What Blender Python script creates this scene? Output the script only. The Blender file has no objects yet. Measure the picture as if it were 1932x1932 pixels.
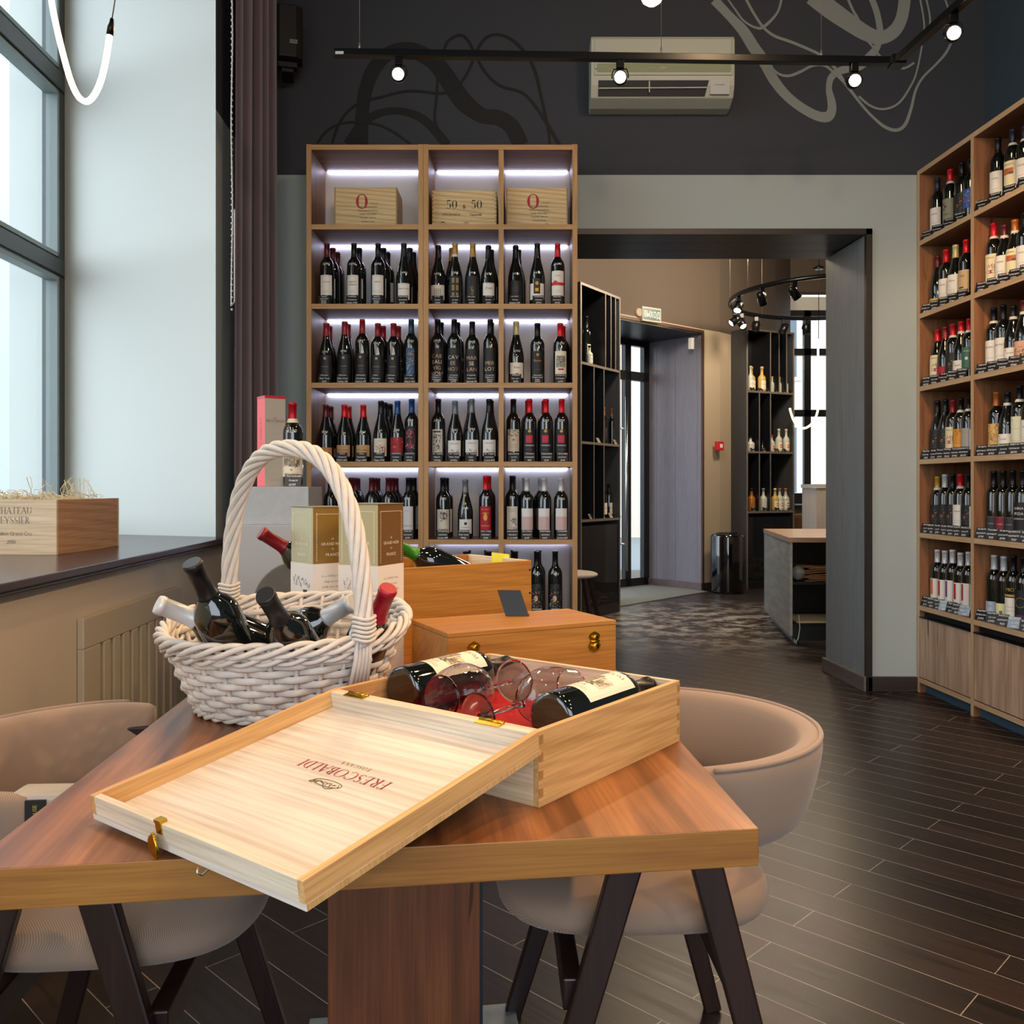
import bpy, bmesh, math, random
from mathutils import Vector, Matrix, Euler
R = random.Random(7)
SC = bpy.context.scene
COL = SC.collection
PI = math.pi

# ------------------------------------------------------------------ camera, world, exposure
H = 1.134                       # eye height; focal length 1700 px of 1932, principal point (1000, 920)
def P(px, py, D):               # survey: the point seen at (px, py) at depth D
    return Vector(((px-1000)*D/1700, D, H-(py-920)*D/1700))
def G(px, py, z=0.0):           # survey: the point seen at (px, py) that lies on the level z
    D = 1700*(H-z)/(py-920); return P(px, py, D)
cam = bpy.data.cameras.new('camera'); camo = bpy.data.objects.new('camera', cam); COL.objects.link(camo)
camo.location = (0, 0, H); camo.rotation_euler = (PI/2, 0, 0)
cam.sensor_width = 36; cam.lens = 36*1700/1932; cam.shift_x = -34/1932; cam.shift_y = -46/1932
cam.clip_start = .05; cam.clip_end = 200
SC.camera = camo
SC.view_settings.view_transform = 'Standard'; SC.view_settings.look = 'None'
SC.view_settings.gamma = 1; SC.view_settings.use_curve_mapping = False
SC.view_settings.exposure = 0.3
W = bpy.data.worlds.new('sky'); SC.world = W; W.use_nodes = True
bg = W.node_tree.nodes['Background']; bg.inputs[0].default_value = (.82, .90, 1.0, 1); bg.inputs[1].default_value = 3.5

def portal(loc, rot, sx, sy):
    l = bpy.data.lights.new('sky_portal', 'AREA'); l.shape = 'RECTANGLE'; l.size = sx; l.size_y = sy
    o = bpy.data.objects.new('sky_portal', l); COL.objects.link(o); o.location = loc; o.rotation_euler = rot
    l.cycles.is_portal = True
def spot(loc, target, power, col=(1, .62, .31), size=70, blend=.6, r=.05):
    l = bpy.data.lights.new('spot', 'SPOT'); l.energy = power; l.color = col; l.spot_size = math.radians(size); l.spot_blend = blend
    l.shadow_soft_size = r
    o = bpy.data.objects.new('spot', l); COL.objects.link(o); o.location = loc
    d = Vector(target)-Vector(loc); o.rotation_euler = d.to_track_quat('-Z', 'Y').to_euler()
    return o
def lamp_point(loc, power, col=(1, .64, .34), r=.1):
    l = bpy.data.lights.new('point', 'POINT'); l.energy = power; l.color = col; l.shadow_soft_size = r
    o = bpy.data.objects.new('point', l); COL.objects.link(o); o.location = loc
portal((-2.45, 3.0, 2.5), (0, -PI/2, 0), 3.2, 3.4)
portal((-2.45, -.9, 2.5), (0, -PI/2, 0), 3.2, 2.6)
portal((.6, -3.15, 2.2), (PI/2, 0, 0), 4.6, 3.2)
portal((4.4, 12.35, 2.2), (-PI/2, 0, 0), 2.2, 2.8)
portal((.87, 10.05, 1.4), (-PI/2, 0, .73), 1.3, 2.7)
# the other heads of the ceiling rail that runs on over the tables, and unseen fill lamps added to brighten the rooms
for loc, tgt, pw in [((1.75, 2.3, 2.95), (.1, 1.5, .7), 90), ((1.85, 1.0, 2.95), (-.1, 1.1, .7), 70),
                     ((1.9, -.4, 2.95), (.1, 1.4, .6), 65), ((1.6, 3.0, 2.95), (2.2, 4.6, 1.2), 60),
                     ((-.2, 1.2, 3.3), (-.3, 1.9, .8), 60), ((1.9, .6, 2.95), (2.3, 4.3, 1.0), 60)]:
    spot(loc, tgt, pw, size=75)
lamp_point((.4, .2, 3.3), 40); lamp_point((1.0, 3.0, 3.5), 30)
lamp_point((2.6, 8.6, 3.3), 135, (1, .80, .58), .2); lamp_point((1.2, 7.2, 3.4), 115, (1, .80, .58), .2)  # unseen points added to brighten the entrance room

# ------------------------------------------------------------------ helpers
def hexc(s):
    v = [int(s[i:i+2], 16)/255 for i in (0, 2, 4)]
    return tuple(c/12.92 if c <= .04045 else ((c+.055)/1.055)**2.4 for c in v)+(1,)
MATS = {}
def mat(name, col, rough=.5, metal=0, bump=0, bscale=200, emit=0, coat=0, var=0, vscale=6, spec=None, alpha=None):
    if name in MATS: return MATS[name]
    m = bpy.data.materials.new(name); m.use_nodes = True; MATS[name] = m
    nt = m.node_tree; b = nt.nodes['Principled BSDF']
    c = hexc(col) if isinstance(col, str) else tuple(col)+(1,)
    b.inputs['Base Color'].default_value = c; b.inputs['Roughness'].default_value = rough; b.inputs['Metallic'].default_value = metal
    if spec is not None: b.inputs['Specular IOR Level'].default_value = spec
    if coat: b.inputs['Coat Weight'].default_value = coat; b.inputs['Coat Roughness'].default_value = .04
    if emit:
        b.inputs['Emission Color'].default_value = c; b.inputs['Emission Strength'].default_value = emit
    if bump or var:
        tc = nt.nodes.new('ShaderNodeTexCoord'); n = nt.nodes.new('ShaderNodeTexNoise')
        nt.links.new(tc.outputs['Object'], n.inputs['Vector'])
    if bump:
        n.inputs['Scale'].default_value = bscale; n.inputs['Detail'].default_value = 3
        bp = nt.nodes.new('ShaderNodeBump'); bp.inputs['Strength'].default_value = bump; bp.inputs['Distance'].default_value = .002
        nt.links.new(n.outputs['Fac'], bp.inputs['Height']); nt.links.new(bp.outputs['Normal'], b.inputs['Normal'])
    if var:
        n2 = nt.nodes.new('ShaderNodeTexNoise'); n2.inputs['Scale'].default_value = vscale; n2.inputs['Detail'].default_value = 5
        nt.links.new(tc.outputs['Object'], n2.inputs['Vector'])
        mx = nt.nodes.new('ShaderNodeMix'); mx.data_type = 'RGBA'
        mx.inputs[6].default_value = tuple(x*(1-var) for x in c[:3])+(1,); mx.inputs[7].default_value = tuple(min(1, x*(1+var)) for x in c[:3])+(1,)
        nt.links.new(n2.outputs['Fac'], mx.inputs[0]); nt.links.new(mx.outputs[2], b.inputs['Base Color'])
    return m
def ramp(nt, stops):
    r = nt.nodes.new('ShaderNodeValToRGB'); e = r.color_ramp.elements
    while len(e) < len(stops): e.new(.5)
    for i, (p, c) in enumerate(stops): e[i].position = p; e[i].color = c if len(c) == 4 else tuple(c)+(1,)
    return r
def wood(name, dark, light, axis='x', sc=1.0, rough=.45, cracks=0, contrast=1, bump=.15, rings=0.0):
    """board with grain along one local axis"""
    if name in MATS: return MATS[name]
    m = bpy.data.materials.new(name); m.use_nodes = True; MATS[name] = m
    nt = m.node_tree; b = nt.nodes['Principled BSDF']; b.inputs['Roughness'].default_value = rough
    tc = nt.nodes.new('ShaderNodeTexCoord')
    def mapped(along, across):
        mp = nt.nodes.new('ShaderNodeMapping'); s = [across*sc]*3; s['xyz'.index(axis)] = along*sc
        mp.inputs['Scale'].default_value = s; nt.links.new(tc.outputs['Object'], mp.inputs['Vector']); return mp
    n1 = nt.nodes.new('ShaderNodeTexNoise'); n1.inputs['Scale'].default_value = 1; n1.inputs['Detail'].default_value = 6; n1.inputs['Distortion'].default_value = .6
    nt.links.new(mapped(1.6, 22).outputs[0], n1.inputs['Vector'])
    n2 = nt.nodes.new('ShaderNodeTexNoise'); n2.inputs['Scale'].default_value = 1; n2.inputs['Detail'].default_value = 3
    nt.links.new(mapped(6, 230).outputs[0], n2.inputs['Vector'])
    md, ml = hexc(dark), hexc(light)
    mid = tuple((a+c)/2 for a, c in zip(md, ml))
    r1 = ramp(nt, [(.5-.22/contrast, md), (.5, mid), (.5+.2/contrast, ml)])
    nt.links.new(n1.outputs['Fac'], r1.inputs[0])
    mx = nt.nodes.new('ShaderNodeMix'); mx.data_type = 'RGBA'; mx.blend_type = 'MULTIPLY'; mx.inputs[0].default_value = .55
    r2 = ramp(nt, [(.3, (.55, .5, .45, 1)), (.6, (1, 1, 1, 1))]); nt.links.new(n2.outputs['Fac'], r2.inputs[0])
    nt.links.new(r1.outputs[0], mx.inputs[6]); nt.links.new(r2.outputs[0], mx.inputs[7])
    out = mx.outputs[2]
    if rings:
        w = nt.nodes.new('ShaderNodeTexWave'); w.inputs['Scale'].default_value = 1; w.inputs['Distortion'].default_value = 7; w.inputs['Detail'].default_value = 2; w.inputs['Detail Scale'].default_value = .6
        w.bands_direction = {'x': 'DIAGONAL', 'y': 'DIAGONAL', 'z': 'DIAGONAL'}[axis]
        nt.links.new(mapped(2.0, 26).outputs[0], w.inputs['Vector'])
        r3 = ramp(nt, [(0, (1-rings, 1-rings*1.2, 1-rings*1.4, 1)), (.45, (1, 1, 1, 1))]); nt.links.new(w.outputs['Fac'], r3.inputs[0])
        m3 = nt.nodes.new('ShaderNodeMix'); m3.data_type = 'RGBA'; m3.blend_type = 'MULTIPLY'; m3.inputs[0].default_value = 1
        nt.links.new(out, m3.inputs[6]); nt.links.new(r3.outputs[0], m3.inputs[7]); out = m3.outputs[2]
    if cracks:
        n3 = nt.nodes.new('ShaderNodeTexNoise'); n3.inputs['Scale'].default_value = 1; n3.inputs['Detail'].default_value = 2; n3.inputs['Distortion'].default_value = .9
        nt.links.new(mapped(1.5, 21).outputs[0], n3.inputs['Vector'])
        r4 = ramp(nt, [(.30, (.15, .10, .08, 1)), (.33, (1, 1, 1, 1))]); nt.links.new(n3.outputs['Fac'], r4.inputs[0])
        m4 = nt.nodes.new('ShaderNodeMix'); m4.data_type = 'RGBA'; m4.blend_type = 'MULTIPLY'; m4.inputs[0].default_value = cracks
        nt.links.new(out, m4.inputs[6]); nt.links.new(r4.outputs[0], m4.inputs[7]); out = m4.outputs[2]
    nt.links.new(out, b.inputs['Base Color'])
    if bump:
        bp = nt.nodes.new('ShaderNodeBump'); bp.inputs['Strength'].default_value = bump; bp.inputs['Distance'].default_value = .001
        nt.links.new(n2.outputs['Fac'], bp.inputs['Height']); nt.links.new(bp.outputs['Normal'], b.inputs['Normal'])
    return m

class MB:
    """collects shapes, links them as ONE mesh object"""
    def __init__(s): s.v = []; s.f = []; s.m = []; s.sm = []
    def add(s, vs, fs, m=0, smooth=False):
        n = len(s.v); s.v += [tuple(x) for x in vs]
        for f in fs: s.f.append([n+i for i in f]); s.m.append(m); s.sm.append(smooth)
        return s
    def box(s, a, b, m=0):
        (x0, y0, z0), (x1, y1, z1) = a, b
        if x0 > x1: x0, x1 = x1, x0
        if y0 > y1: y0, y1 = y1, y0
        if z0 > z1: z0, z1 = z1, z0
        return s.add([(x0, y0, z0), (x1, y0, z0), (x1, y1, z0), (x0, y1, z0), (x0, y0, z1), (x1, y0, z1), (x1, y1, z1), (x0, y1, z1)],
                     [(3, 2, 1, 0), (4, 5, 6, 7), (0, 1, 5, 4), (1, 2, 6, 5), (2, 3, 7, 6), (3, 0, 4, 7)], m)
    def prism(s, poly, z0, z1, m=0, smooth=False):      # ccw polygon in xy
        n = len(poly)
        s.add([(x, y, z0) for x, y in poly]+[(x, y, z1) for x, y in poly], [list(range(n))[::-1], [n+i for i in range(n)]], m)
        k = len(s.v)-2*n
        for i in range(n):
            j = (i+1) % n; s.f.append([k+i, k+j, k+n+j, k+n+i]); s.m.append(m); s.sm.append(smooth)
        return s
    def hexa(s, c8, m=0):                              # bottom 4 then top 4, ccw
        return s.add(c8, [(3, 2, 1, 0), (4, 5, 6, 7), (0, 1, 5, 4), (1, 2, 6, 5), (2, 3, 7, 6), (3, 0, 4, 7)], m)
    def beam(s, p, q, w, h, m=0, w2=None, h2=None, up=(0, 0, 1)):      # rectangular bar from p to q
        p, q = Vector(p), Vector(q); d = (q-p).normalized(); u = Vector(up)
        sx = d.cross(u)
        if sx.length < 1e-4: sx = d.cross(Vector((1, 0, 0)))
        sx.normalize(); sy = sx.cross(d).normalized(); w2 = w2 or w; h2 = h2 or h
        c = [p-sx*w/2-sy*h/2, p+sx*w/2-sy*h/2, p+sx*w/2+sy*h/2, p-sx*w/2+sy*h/2]
        e = [q-sx*w2/2-sy*h2/2, q+sx*w2/2-sy*h2/2, q+sx*w2/2+sy*h2/2, q-sx*w2/2+sy*h2/2]
        return s.add(c+e, [(0, 1, 2, 3), (7, 6, 5, 4), (4, 5, 1, 0), (5, 6, 2, 1), (6, 7, 3, 2), (7, 4, 0, 3)], m)
    def lathe(s, prof, n=24, m=0, smooth=True, cap=True, c=(0, 0, 0)):
        vs = []
        for r, z in prof:
            for k in range(n): a = 2*PI*k/n; vs.append((c[0]+r*math.cos(a), c[1]+r*math.sin(a), c[2]+z))
        fs = []
        for i in range(len(prof)-1):
            for k in range(n): j = (k+1) % n; fs.append((i*n+k, i*n+j, (i+1)*n+j, (i+1)*n+k))
        s.add(vs, fs, m, smooth)
        if cap:
            b = len(s.v)-len(vs)
            s.f.append([b+k for k in range(n)][::-1]); s.m.append(m); s.sm.append(False)
            s.f.append([b+(len(prof)-1)*n+k for k in range(n)]); s.m.append(m); s.sm.append(False)
        return s
    def tube(s, path, r, n=8, m=0, closed=False, cap=True, flat=1.0):
        path = [Vector(p) for p in path]; L = len(path); rs = r if isinstance(r, (list, tuple)) else [r]*L
        vs = []; prev = None
        for i, p in enumerate(path):
            if closed: t = path[(i+1) % L]-path[i-1]
            else: t = path[min(i+1, L-1)]-path[max(i-1, 0)]
            t.normalize()
            if prev is None:
                u = t.orthogonal().normalized() if abs(t.z) > .95 else t.cross(Vector((0, 0, 1))).normalized()
            else:
                u = (prev-t*prev.dot(t))
                u = u.normalized() if u.length > 1e-6 else t.orthogonal().normalized()
            prev = u; w = t.cross(u)
            for k in range(n):
                a = 2*PI*k/n; vs.append(p+(u*math.cos(a)*flat+w*math.sin(a))*rs[i])
        fs = []
        for i in range(L if closed else L-1):
            j2 = (i+1) % L
            for k in range(n): j = (k+1) % n; fs.append((i*n+k, i*n+j, j2*n+j, j2*n+k))
        if cap and not closed: fs += [tuple(range(n))[::-1], tuple((L-1)*n+k for k in range(n))]
        return s.add(vs, fs, m, True)
    def grid(s, nu, nv, fn, m=0, smooth=True, cu=False, cv=False):
        vs = [fn(i/(nu if cu else nu-1), j/(nv if cv else nv-1)) for i in range(nu) for j in range(nv)]
        fs = [(i*nv+j, ((i+1) % nu)*nv+j, ((i+1) % nu)*nv+(j+1) % nv, i*nv+(j+1) % nv)
              for i in range(nu if cu else nu-1) for j in range(nv if cv else nv-1)]
        return s.add(vs, fs, m, smooth)
    def mesh(s, name, mats, recalc=False):
        me = bpy.data.meshes.new(name); me.from_pydata(s.v, [], s.f)
        for x in mats: me.materials.append(x)
        me.polygons.foreach_set('material_index', s.m); me.polygons.foreach_set('use_smooth', s.sm)
        me.update()
        if recalc:
            bm = bmesh.new(); bm.from_mesh(me); bmesh.ops.recalc_face_normals(bm, faces=bm.faces); bm.to_mesh(me); bm.free()
        return me
    def build(s, name, mats, parent=None, loc=None, rz=0, bevel=0, label=None, recalc=False, kind=None):
        if not isinstance(mats, (list, tuple)): mats = [mats]
        return link(name, s.mesh(name, mats, recalc), parent, loc, rz, bevel, label, kind)
def link(name, me, parent=None, loc=None, rz=0, bevel=0, label=None, kind=None):
    o = bpy.data.objects.new(name, me); COL.objects.link(o)
    if parent: o.parent = parent
    if loc: o.location = loc
    if rz: o.rotation_euler.z = rz
    if bevel:
        b = o.modifiers.new('edge', 'BEVEL'); b.width = bevel; b.segments = 2; b.limit_method = 'ANGLE'; b.angle_limit = .7; b.harden_normals = False
    if label: o['label'] = label
    if kind: o['kind'] = kind
    return o
def thing(name, label, cat, loc=(0, 0, 0), rz=0, group=None, rot=None):
    o = bpy.data.objects.new(name, None); COL.objects.link(o); o.empty_display_size = .05
    o.location = loc; o.rotation_euler = rot if rot is not None else (0, 0, rz)
    return tag(o, label, cat, group)
def tag(o, label, cat, group=None):
    o['label'] = label; o['category'] = cat
    if group: o['group'] = group
    return o
def struct(name, mb, mats, **k):
    o = mb.build(name, mats, **k); o['kind'] = 'structure'; return o

# ---- lettering: sans glyphs from the built-in font, serif capitals drawn with stems and hairlines
CH = "ABCDEFGHIJKLMNOPQRSTUVWXYZabcdefghijklmnopqrstuvwxyz0123456789&-.,'АБВГДЕЗИКЛМНОПРСТУФХЦЧШЫЬЭЮЯабвгдезийклмнопрстуфхцчшщыьэюя"
GL = {}
def make_glyphs():
    obs = []
    for c in CH:
        cu = bpy.data.curves.new('glyph', 'FONT'); cu.body = c; cu.resolution_u = 2; cu.fill_mode = 'FRONT' if hasattr(cu, 'fill_mode') else None
        o = bpy.data.objects.new('glyph', cu); COL.objects.link(o); obs.append((c, o, cu))
    dg = bpy.context.evaluated_depsgraph_get()
    for c, o, cu in obs:
        me = bpy.data.meshes.new_from_object(o.evaluated_get(dg))
        vs = [(v.co.x, v.co.y) for v in me.vertices]; fs = [tuple(p.vertices) for p in me.polygons]
        fs = [f if me.polygons[i].normal.z > 0 else f[::-1] for i, f in enumerate(fs)]
        if vs:
            x0 = min(v[0] for v in vs); x1 = max(v[0] for v in vs)
            GL[c] = ([(x-x0, y) for x, y in vs], fs, x1-x0)
        bpy.data.meshes.remove(me)
    for c, o, cu in obs: bpy.data.objects.remove(o); bpy.data.curves.remove(cu)
make_glyphs()
def sans(s, h, track=.1, slant=0, jit=0):
    k = h/.72; vs = []; fs = []; x = 0
    for c in s:
        if c == ' ' or c not in GL: x += .3*k; continue
        gv, gf, w = GL[c]; n = len(vs); dy = (R.random()-.5)*jit*h
        vs += [(x+(a+b*slant)*k, b*k+dy) for a, b in gv]; fs += [tuple(n+i for i in f) for f in gf]; x += (w+track)*k
    return vs, fs, max(0, x-track*k)
SG = {}
def _sg():
    def ln(x0, y0, x1, y1, w):
        d = math.hypot(x1-x0, y1-y0); nx, ny = -(y1-y0)/d*w/2, (x1-x0)/d*w/2
        return [[(x0-nx, y0-ny), (x1-nx, y1-ny), (x1+nx, y1+ny), (x0+nx, y0+ny)]]
    def bar(x0, y0, x1, y1): return [[(x0, y0), (x1, y0), (x1, y1), (x0, y1)]]
    def stem(x, y0=0, y1=1, w=.12, s=.09): return bar(x-w/2, y0, x+w/2, y1)+bar(x-w/2-s, y0, x+w/2+s, y0+.035)+bar(x-w/2-s, y1-.035, x+w/2+s, y1)
    def arc(cx, cy, rx, ry, a0, a1, tk=.13, tn=.035, n=14):
        q = []
        for i in range(n):
            pts = []
            for a in (a0+(a1-a0)*i/n, a0+(a1-a0)*(i+1)/n):
                t = math.radians(a); w = tn+(tk-tn)*abs(math.cos(t))**1.5
                pts.append(((cx+(rx-w)*math.cos(t), cy+(ry-tn)*math.sin(t)), (cx+rx*math.cos(t), cy+ry*math.sin(t))))
            p = [pts[0][0], pts[0][1], pts[1][1], pts[1][0]]
            q.append(p if a1 > a0 else p[::-1])
        return q
    def sf(x, y): return bar(x-.12, y, x+.12, y+.035)
    D = {}
    D['A'] = (ln(.05, 0, .38, 1, .045)+ln(.36, 1, .7, 0, .13)+bar(.16, .33, .58, .37)+sf(.06, 0)+sf(.68, 0), .76)
    D['B'] = (stem(.16)+arc(.2, .76, .32, .24, -90, 90)+arc(.2, .265, .4, .265, -90, 90), .62)
    D['C'] = (arc(.45, .5, .45, .51, 40, 318)+bar(.77, .68, .8, .9), .82)
    D['D'] = (stem(.16)+arc(.2, .5, .55, .5, -90, 90), .77)
    D['E'] = (stem(.16)+bar(.16, .965, .56, 1)+bar(.16, 0, .6, .035)+bar(.16, .49, .46, .525)+bar(.53, .82, .56, 1)+bar(.57, 0, .6, .2)+bar(.43, .42, .46, .6), .62)
    D['F'] = (stem(.16)+bar(.16, .965, .56, 1)+bar(.16, .49, .46, .525)+bar(.53, .8, .56, 1)+bar(.43, .42, .46, .6), .58)
    D['G'] = (arc(.45, .5, .45, .51, 40, 318)+stem(.74, .02, .4, .11, .07), .86)
    D['H'] = (stem(.16)+stem(.66)+bar(.16, .485, .66, .52), .82)
    D['I'] = (stem(.16), .32)
    D['L'] = (stem(.16)+bar(.16, 0, .56, .035)+bar(.53, 0, .56, .22), .58)
    D['M'] = (stem(.12, w=.045)+stem(.82)+ln(.14, 1, .45, 0, .12)+ln(.45, 0, .8, 1, .04), .96)
    D['N'] = (stem(.14, w=.045)+stem(.7, w=.045)+ln(.12, 1, .7, 0, .13), .82)
    D['O'] = (arc(.47, .5, .47, .51, 0, 360, n=28), .94)
    D['R'] = (stem(.16)+arc(.2, .745, .36, .255, -90, 90)+ln(.3, .5, .66, 0, .12)+sf(.66, 0), .76)
    D['S'] = (arc(.29, .745, .24, .255, 30, 180, .11)+ln(.09, .66, .5, .34, .13)+arc(.29, .255, .26, .26, 0, -150, .11), .58)
    D['T'] = (stem(.36)+bar(.03, .965, .69, 1)+bar(.03, .8, .06, 1)+bar(.66, .8, .69, 1), .72)
    D['U'] = (stem(.16, .3, 1)+stem(.66, .3, 1, .045)+arc(.385, .3, .285, .31, 180, 360, .12), .8)
    D['V'] = (ln(.08, 1, .4, 0, .13)+ln(.4, 0, .68, 1, .045)+sf(.08, .965)+sf(.68, .965), .76)
    D['X'] = (ln(.08, 1, .64, 0, .13)+ln(.62, 1, .08, 0, .04), .72)
    D['Y'] = (ln(.06, 1, .38, .48, .13)+ln(.38, .48, .68, 1, .045)+stem(.38, 0, .5)+sf(.07, .965)+sf(.67, .965), .76)
    D['0'] = (arc(.3, .5, .3, .5, 0, 360, .16, n=24), .62)
    D['1'] = (stem(.2, 0, 1, .15)+ln(.02, .82, .2, .97, .05), .4)
    D['2'] = (arc(.28, .72, .26, .28, -20, 170, .15)+ln(.5, .62, .04, .06, .07)+bar(.02, 0, .56, .12), .58)
    D['5'] = (bar(.08, .88, .5, 1)+bar(.08, .5, .13, 1)+arc(.24, .32, .3, .32, -140, 120, .16), .56)
    D['8'] = (arc(.3, .75, .24, .25, 0, 360, .12, n=20)+arc(.3, .26, .29, .27, 0, 360, .14, n=20), .62)
    for c, (qs, w) in D.items():
        vs = []; fs = []
        for q in qs:
            n = len(vs); vs += q; fs.append(tuple(range(n, n+len(q))))
        SG[c] = (vs, fs, w)
_sg()
def serif(s, h, track=.08, slant=0, small=.0):
    vs = []; fs = []; x = 0
    for c in s:
        if c == ' ': x += .35*h; continue
        n = len(vs)
        if c in SG: gv, gf, w = SG[c]; k = h
        elif c in GL: gv, gf, w = GL[c]; k = h/.72
        else: continue
        vs += [(x+(a+b*slant)*k, b*k) for a, b in gv]; fs += [tuple(n+i for i in f) for f in gf]; x += w*k+track*h
    return vs, fs, max(0, x-track*h)
def put(mb, t, fn, m=0, cx=None, cy=0):
    """place lettering t=(verts, faces, width) through fn(x, y); centred on cx"""
    vs, fs, w = t; ox = -w/2+(cx or 0)
    mb.add([fn(x+ox, y+cy) for x, y in vs], fs, m)
def plane_fn(o, ux, uy): 
    o, ux, uy = Vector(o), Vector(ux), Vector(uy)
    return lambda x, y: o+ux*x+uy*y

# ------------------------------------------------------------------ the setting
def two_tone(name, low, high, zc, rough=.75, bump=.1):
    m = mat(name, low, rough, bump=bump, bscale=350)
    nt = m.node_tree; b = nt.nodes['Principled BSDF']
    g = nt.nodes.new('ShaderNodeNewGeometry'); sx = nt.nodes.new('ShaderNodeSeparateXYZ'); nt.links.new(g.outputs['Position'], sx.inputs[0])
    gt = nt.nodes.new('ShaderNodeMath'); gt.operation = 'GREATER_THAN'; gt.inputs[1].default_value = zc; nt.links.new(sx.outputs[2], gt.inputs[0])
    mx = nt.nodes.new('ShaderNodeMix'); mx.data_type = 'RGBA'; mx.inputs[6].default_value = hexc(low); mx.inputs[7].default_value = hexc(high)
    nt.links.new(gt.outputs[0], mx.inputs[0]); nt.links.new(mx.outputs[2], b.inputs['Base Color'])
    return m
PAINT = two_tone('shop_paint', 'a5b0af', '343840', 2.876)
PAINT_R = mat('blue_grey_paint', '33434f', .75, bump=.1, bscale=350)
PAINT_2 = two_tone('entrance_paint', 'a99a84', '54493f', 2.876)
PAINT_REV = mat('reveal_paint', 'cdd2cd', .7, bump=.12, bscale=300)
PAINT_SILL = mat('radiator_paint', 'b3a998', .7, bump=.1, bscale=300)
DARKCEIL = mat('dark_ceiling', '34373c', .8)
PANEL = wood('glare_lit_panel', '7c858d', '8a939b', 'z', 1, .32, contrast=.6, bump=.05)  # dark grey boards; window glare is put into this paler colour
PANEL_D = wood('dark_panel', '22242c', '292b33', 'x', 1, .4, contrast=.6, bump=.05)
TRIM = wood('brown_trim', '1c1512', '2a201a', 'x', 1, .4)
BASEW = wood('skirting_wood', '2a221e', '3b302a', 'x', 1, .45)
BASEG = wood('skirting_grey', '5a534f', '6a625e', 'y', 1, .45)
FRAME = mat('window_frame', '3a4044', .4, coat=.2)
FRAME_O = mat('olive_frame', '3f423c', .4, coat=.2)

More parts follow.
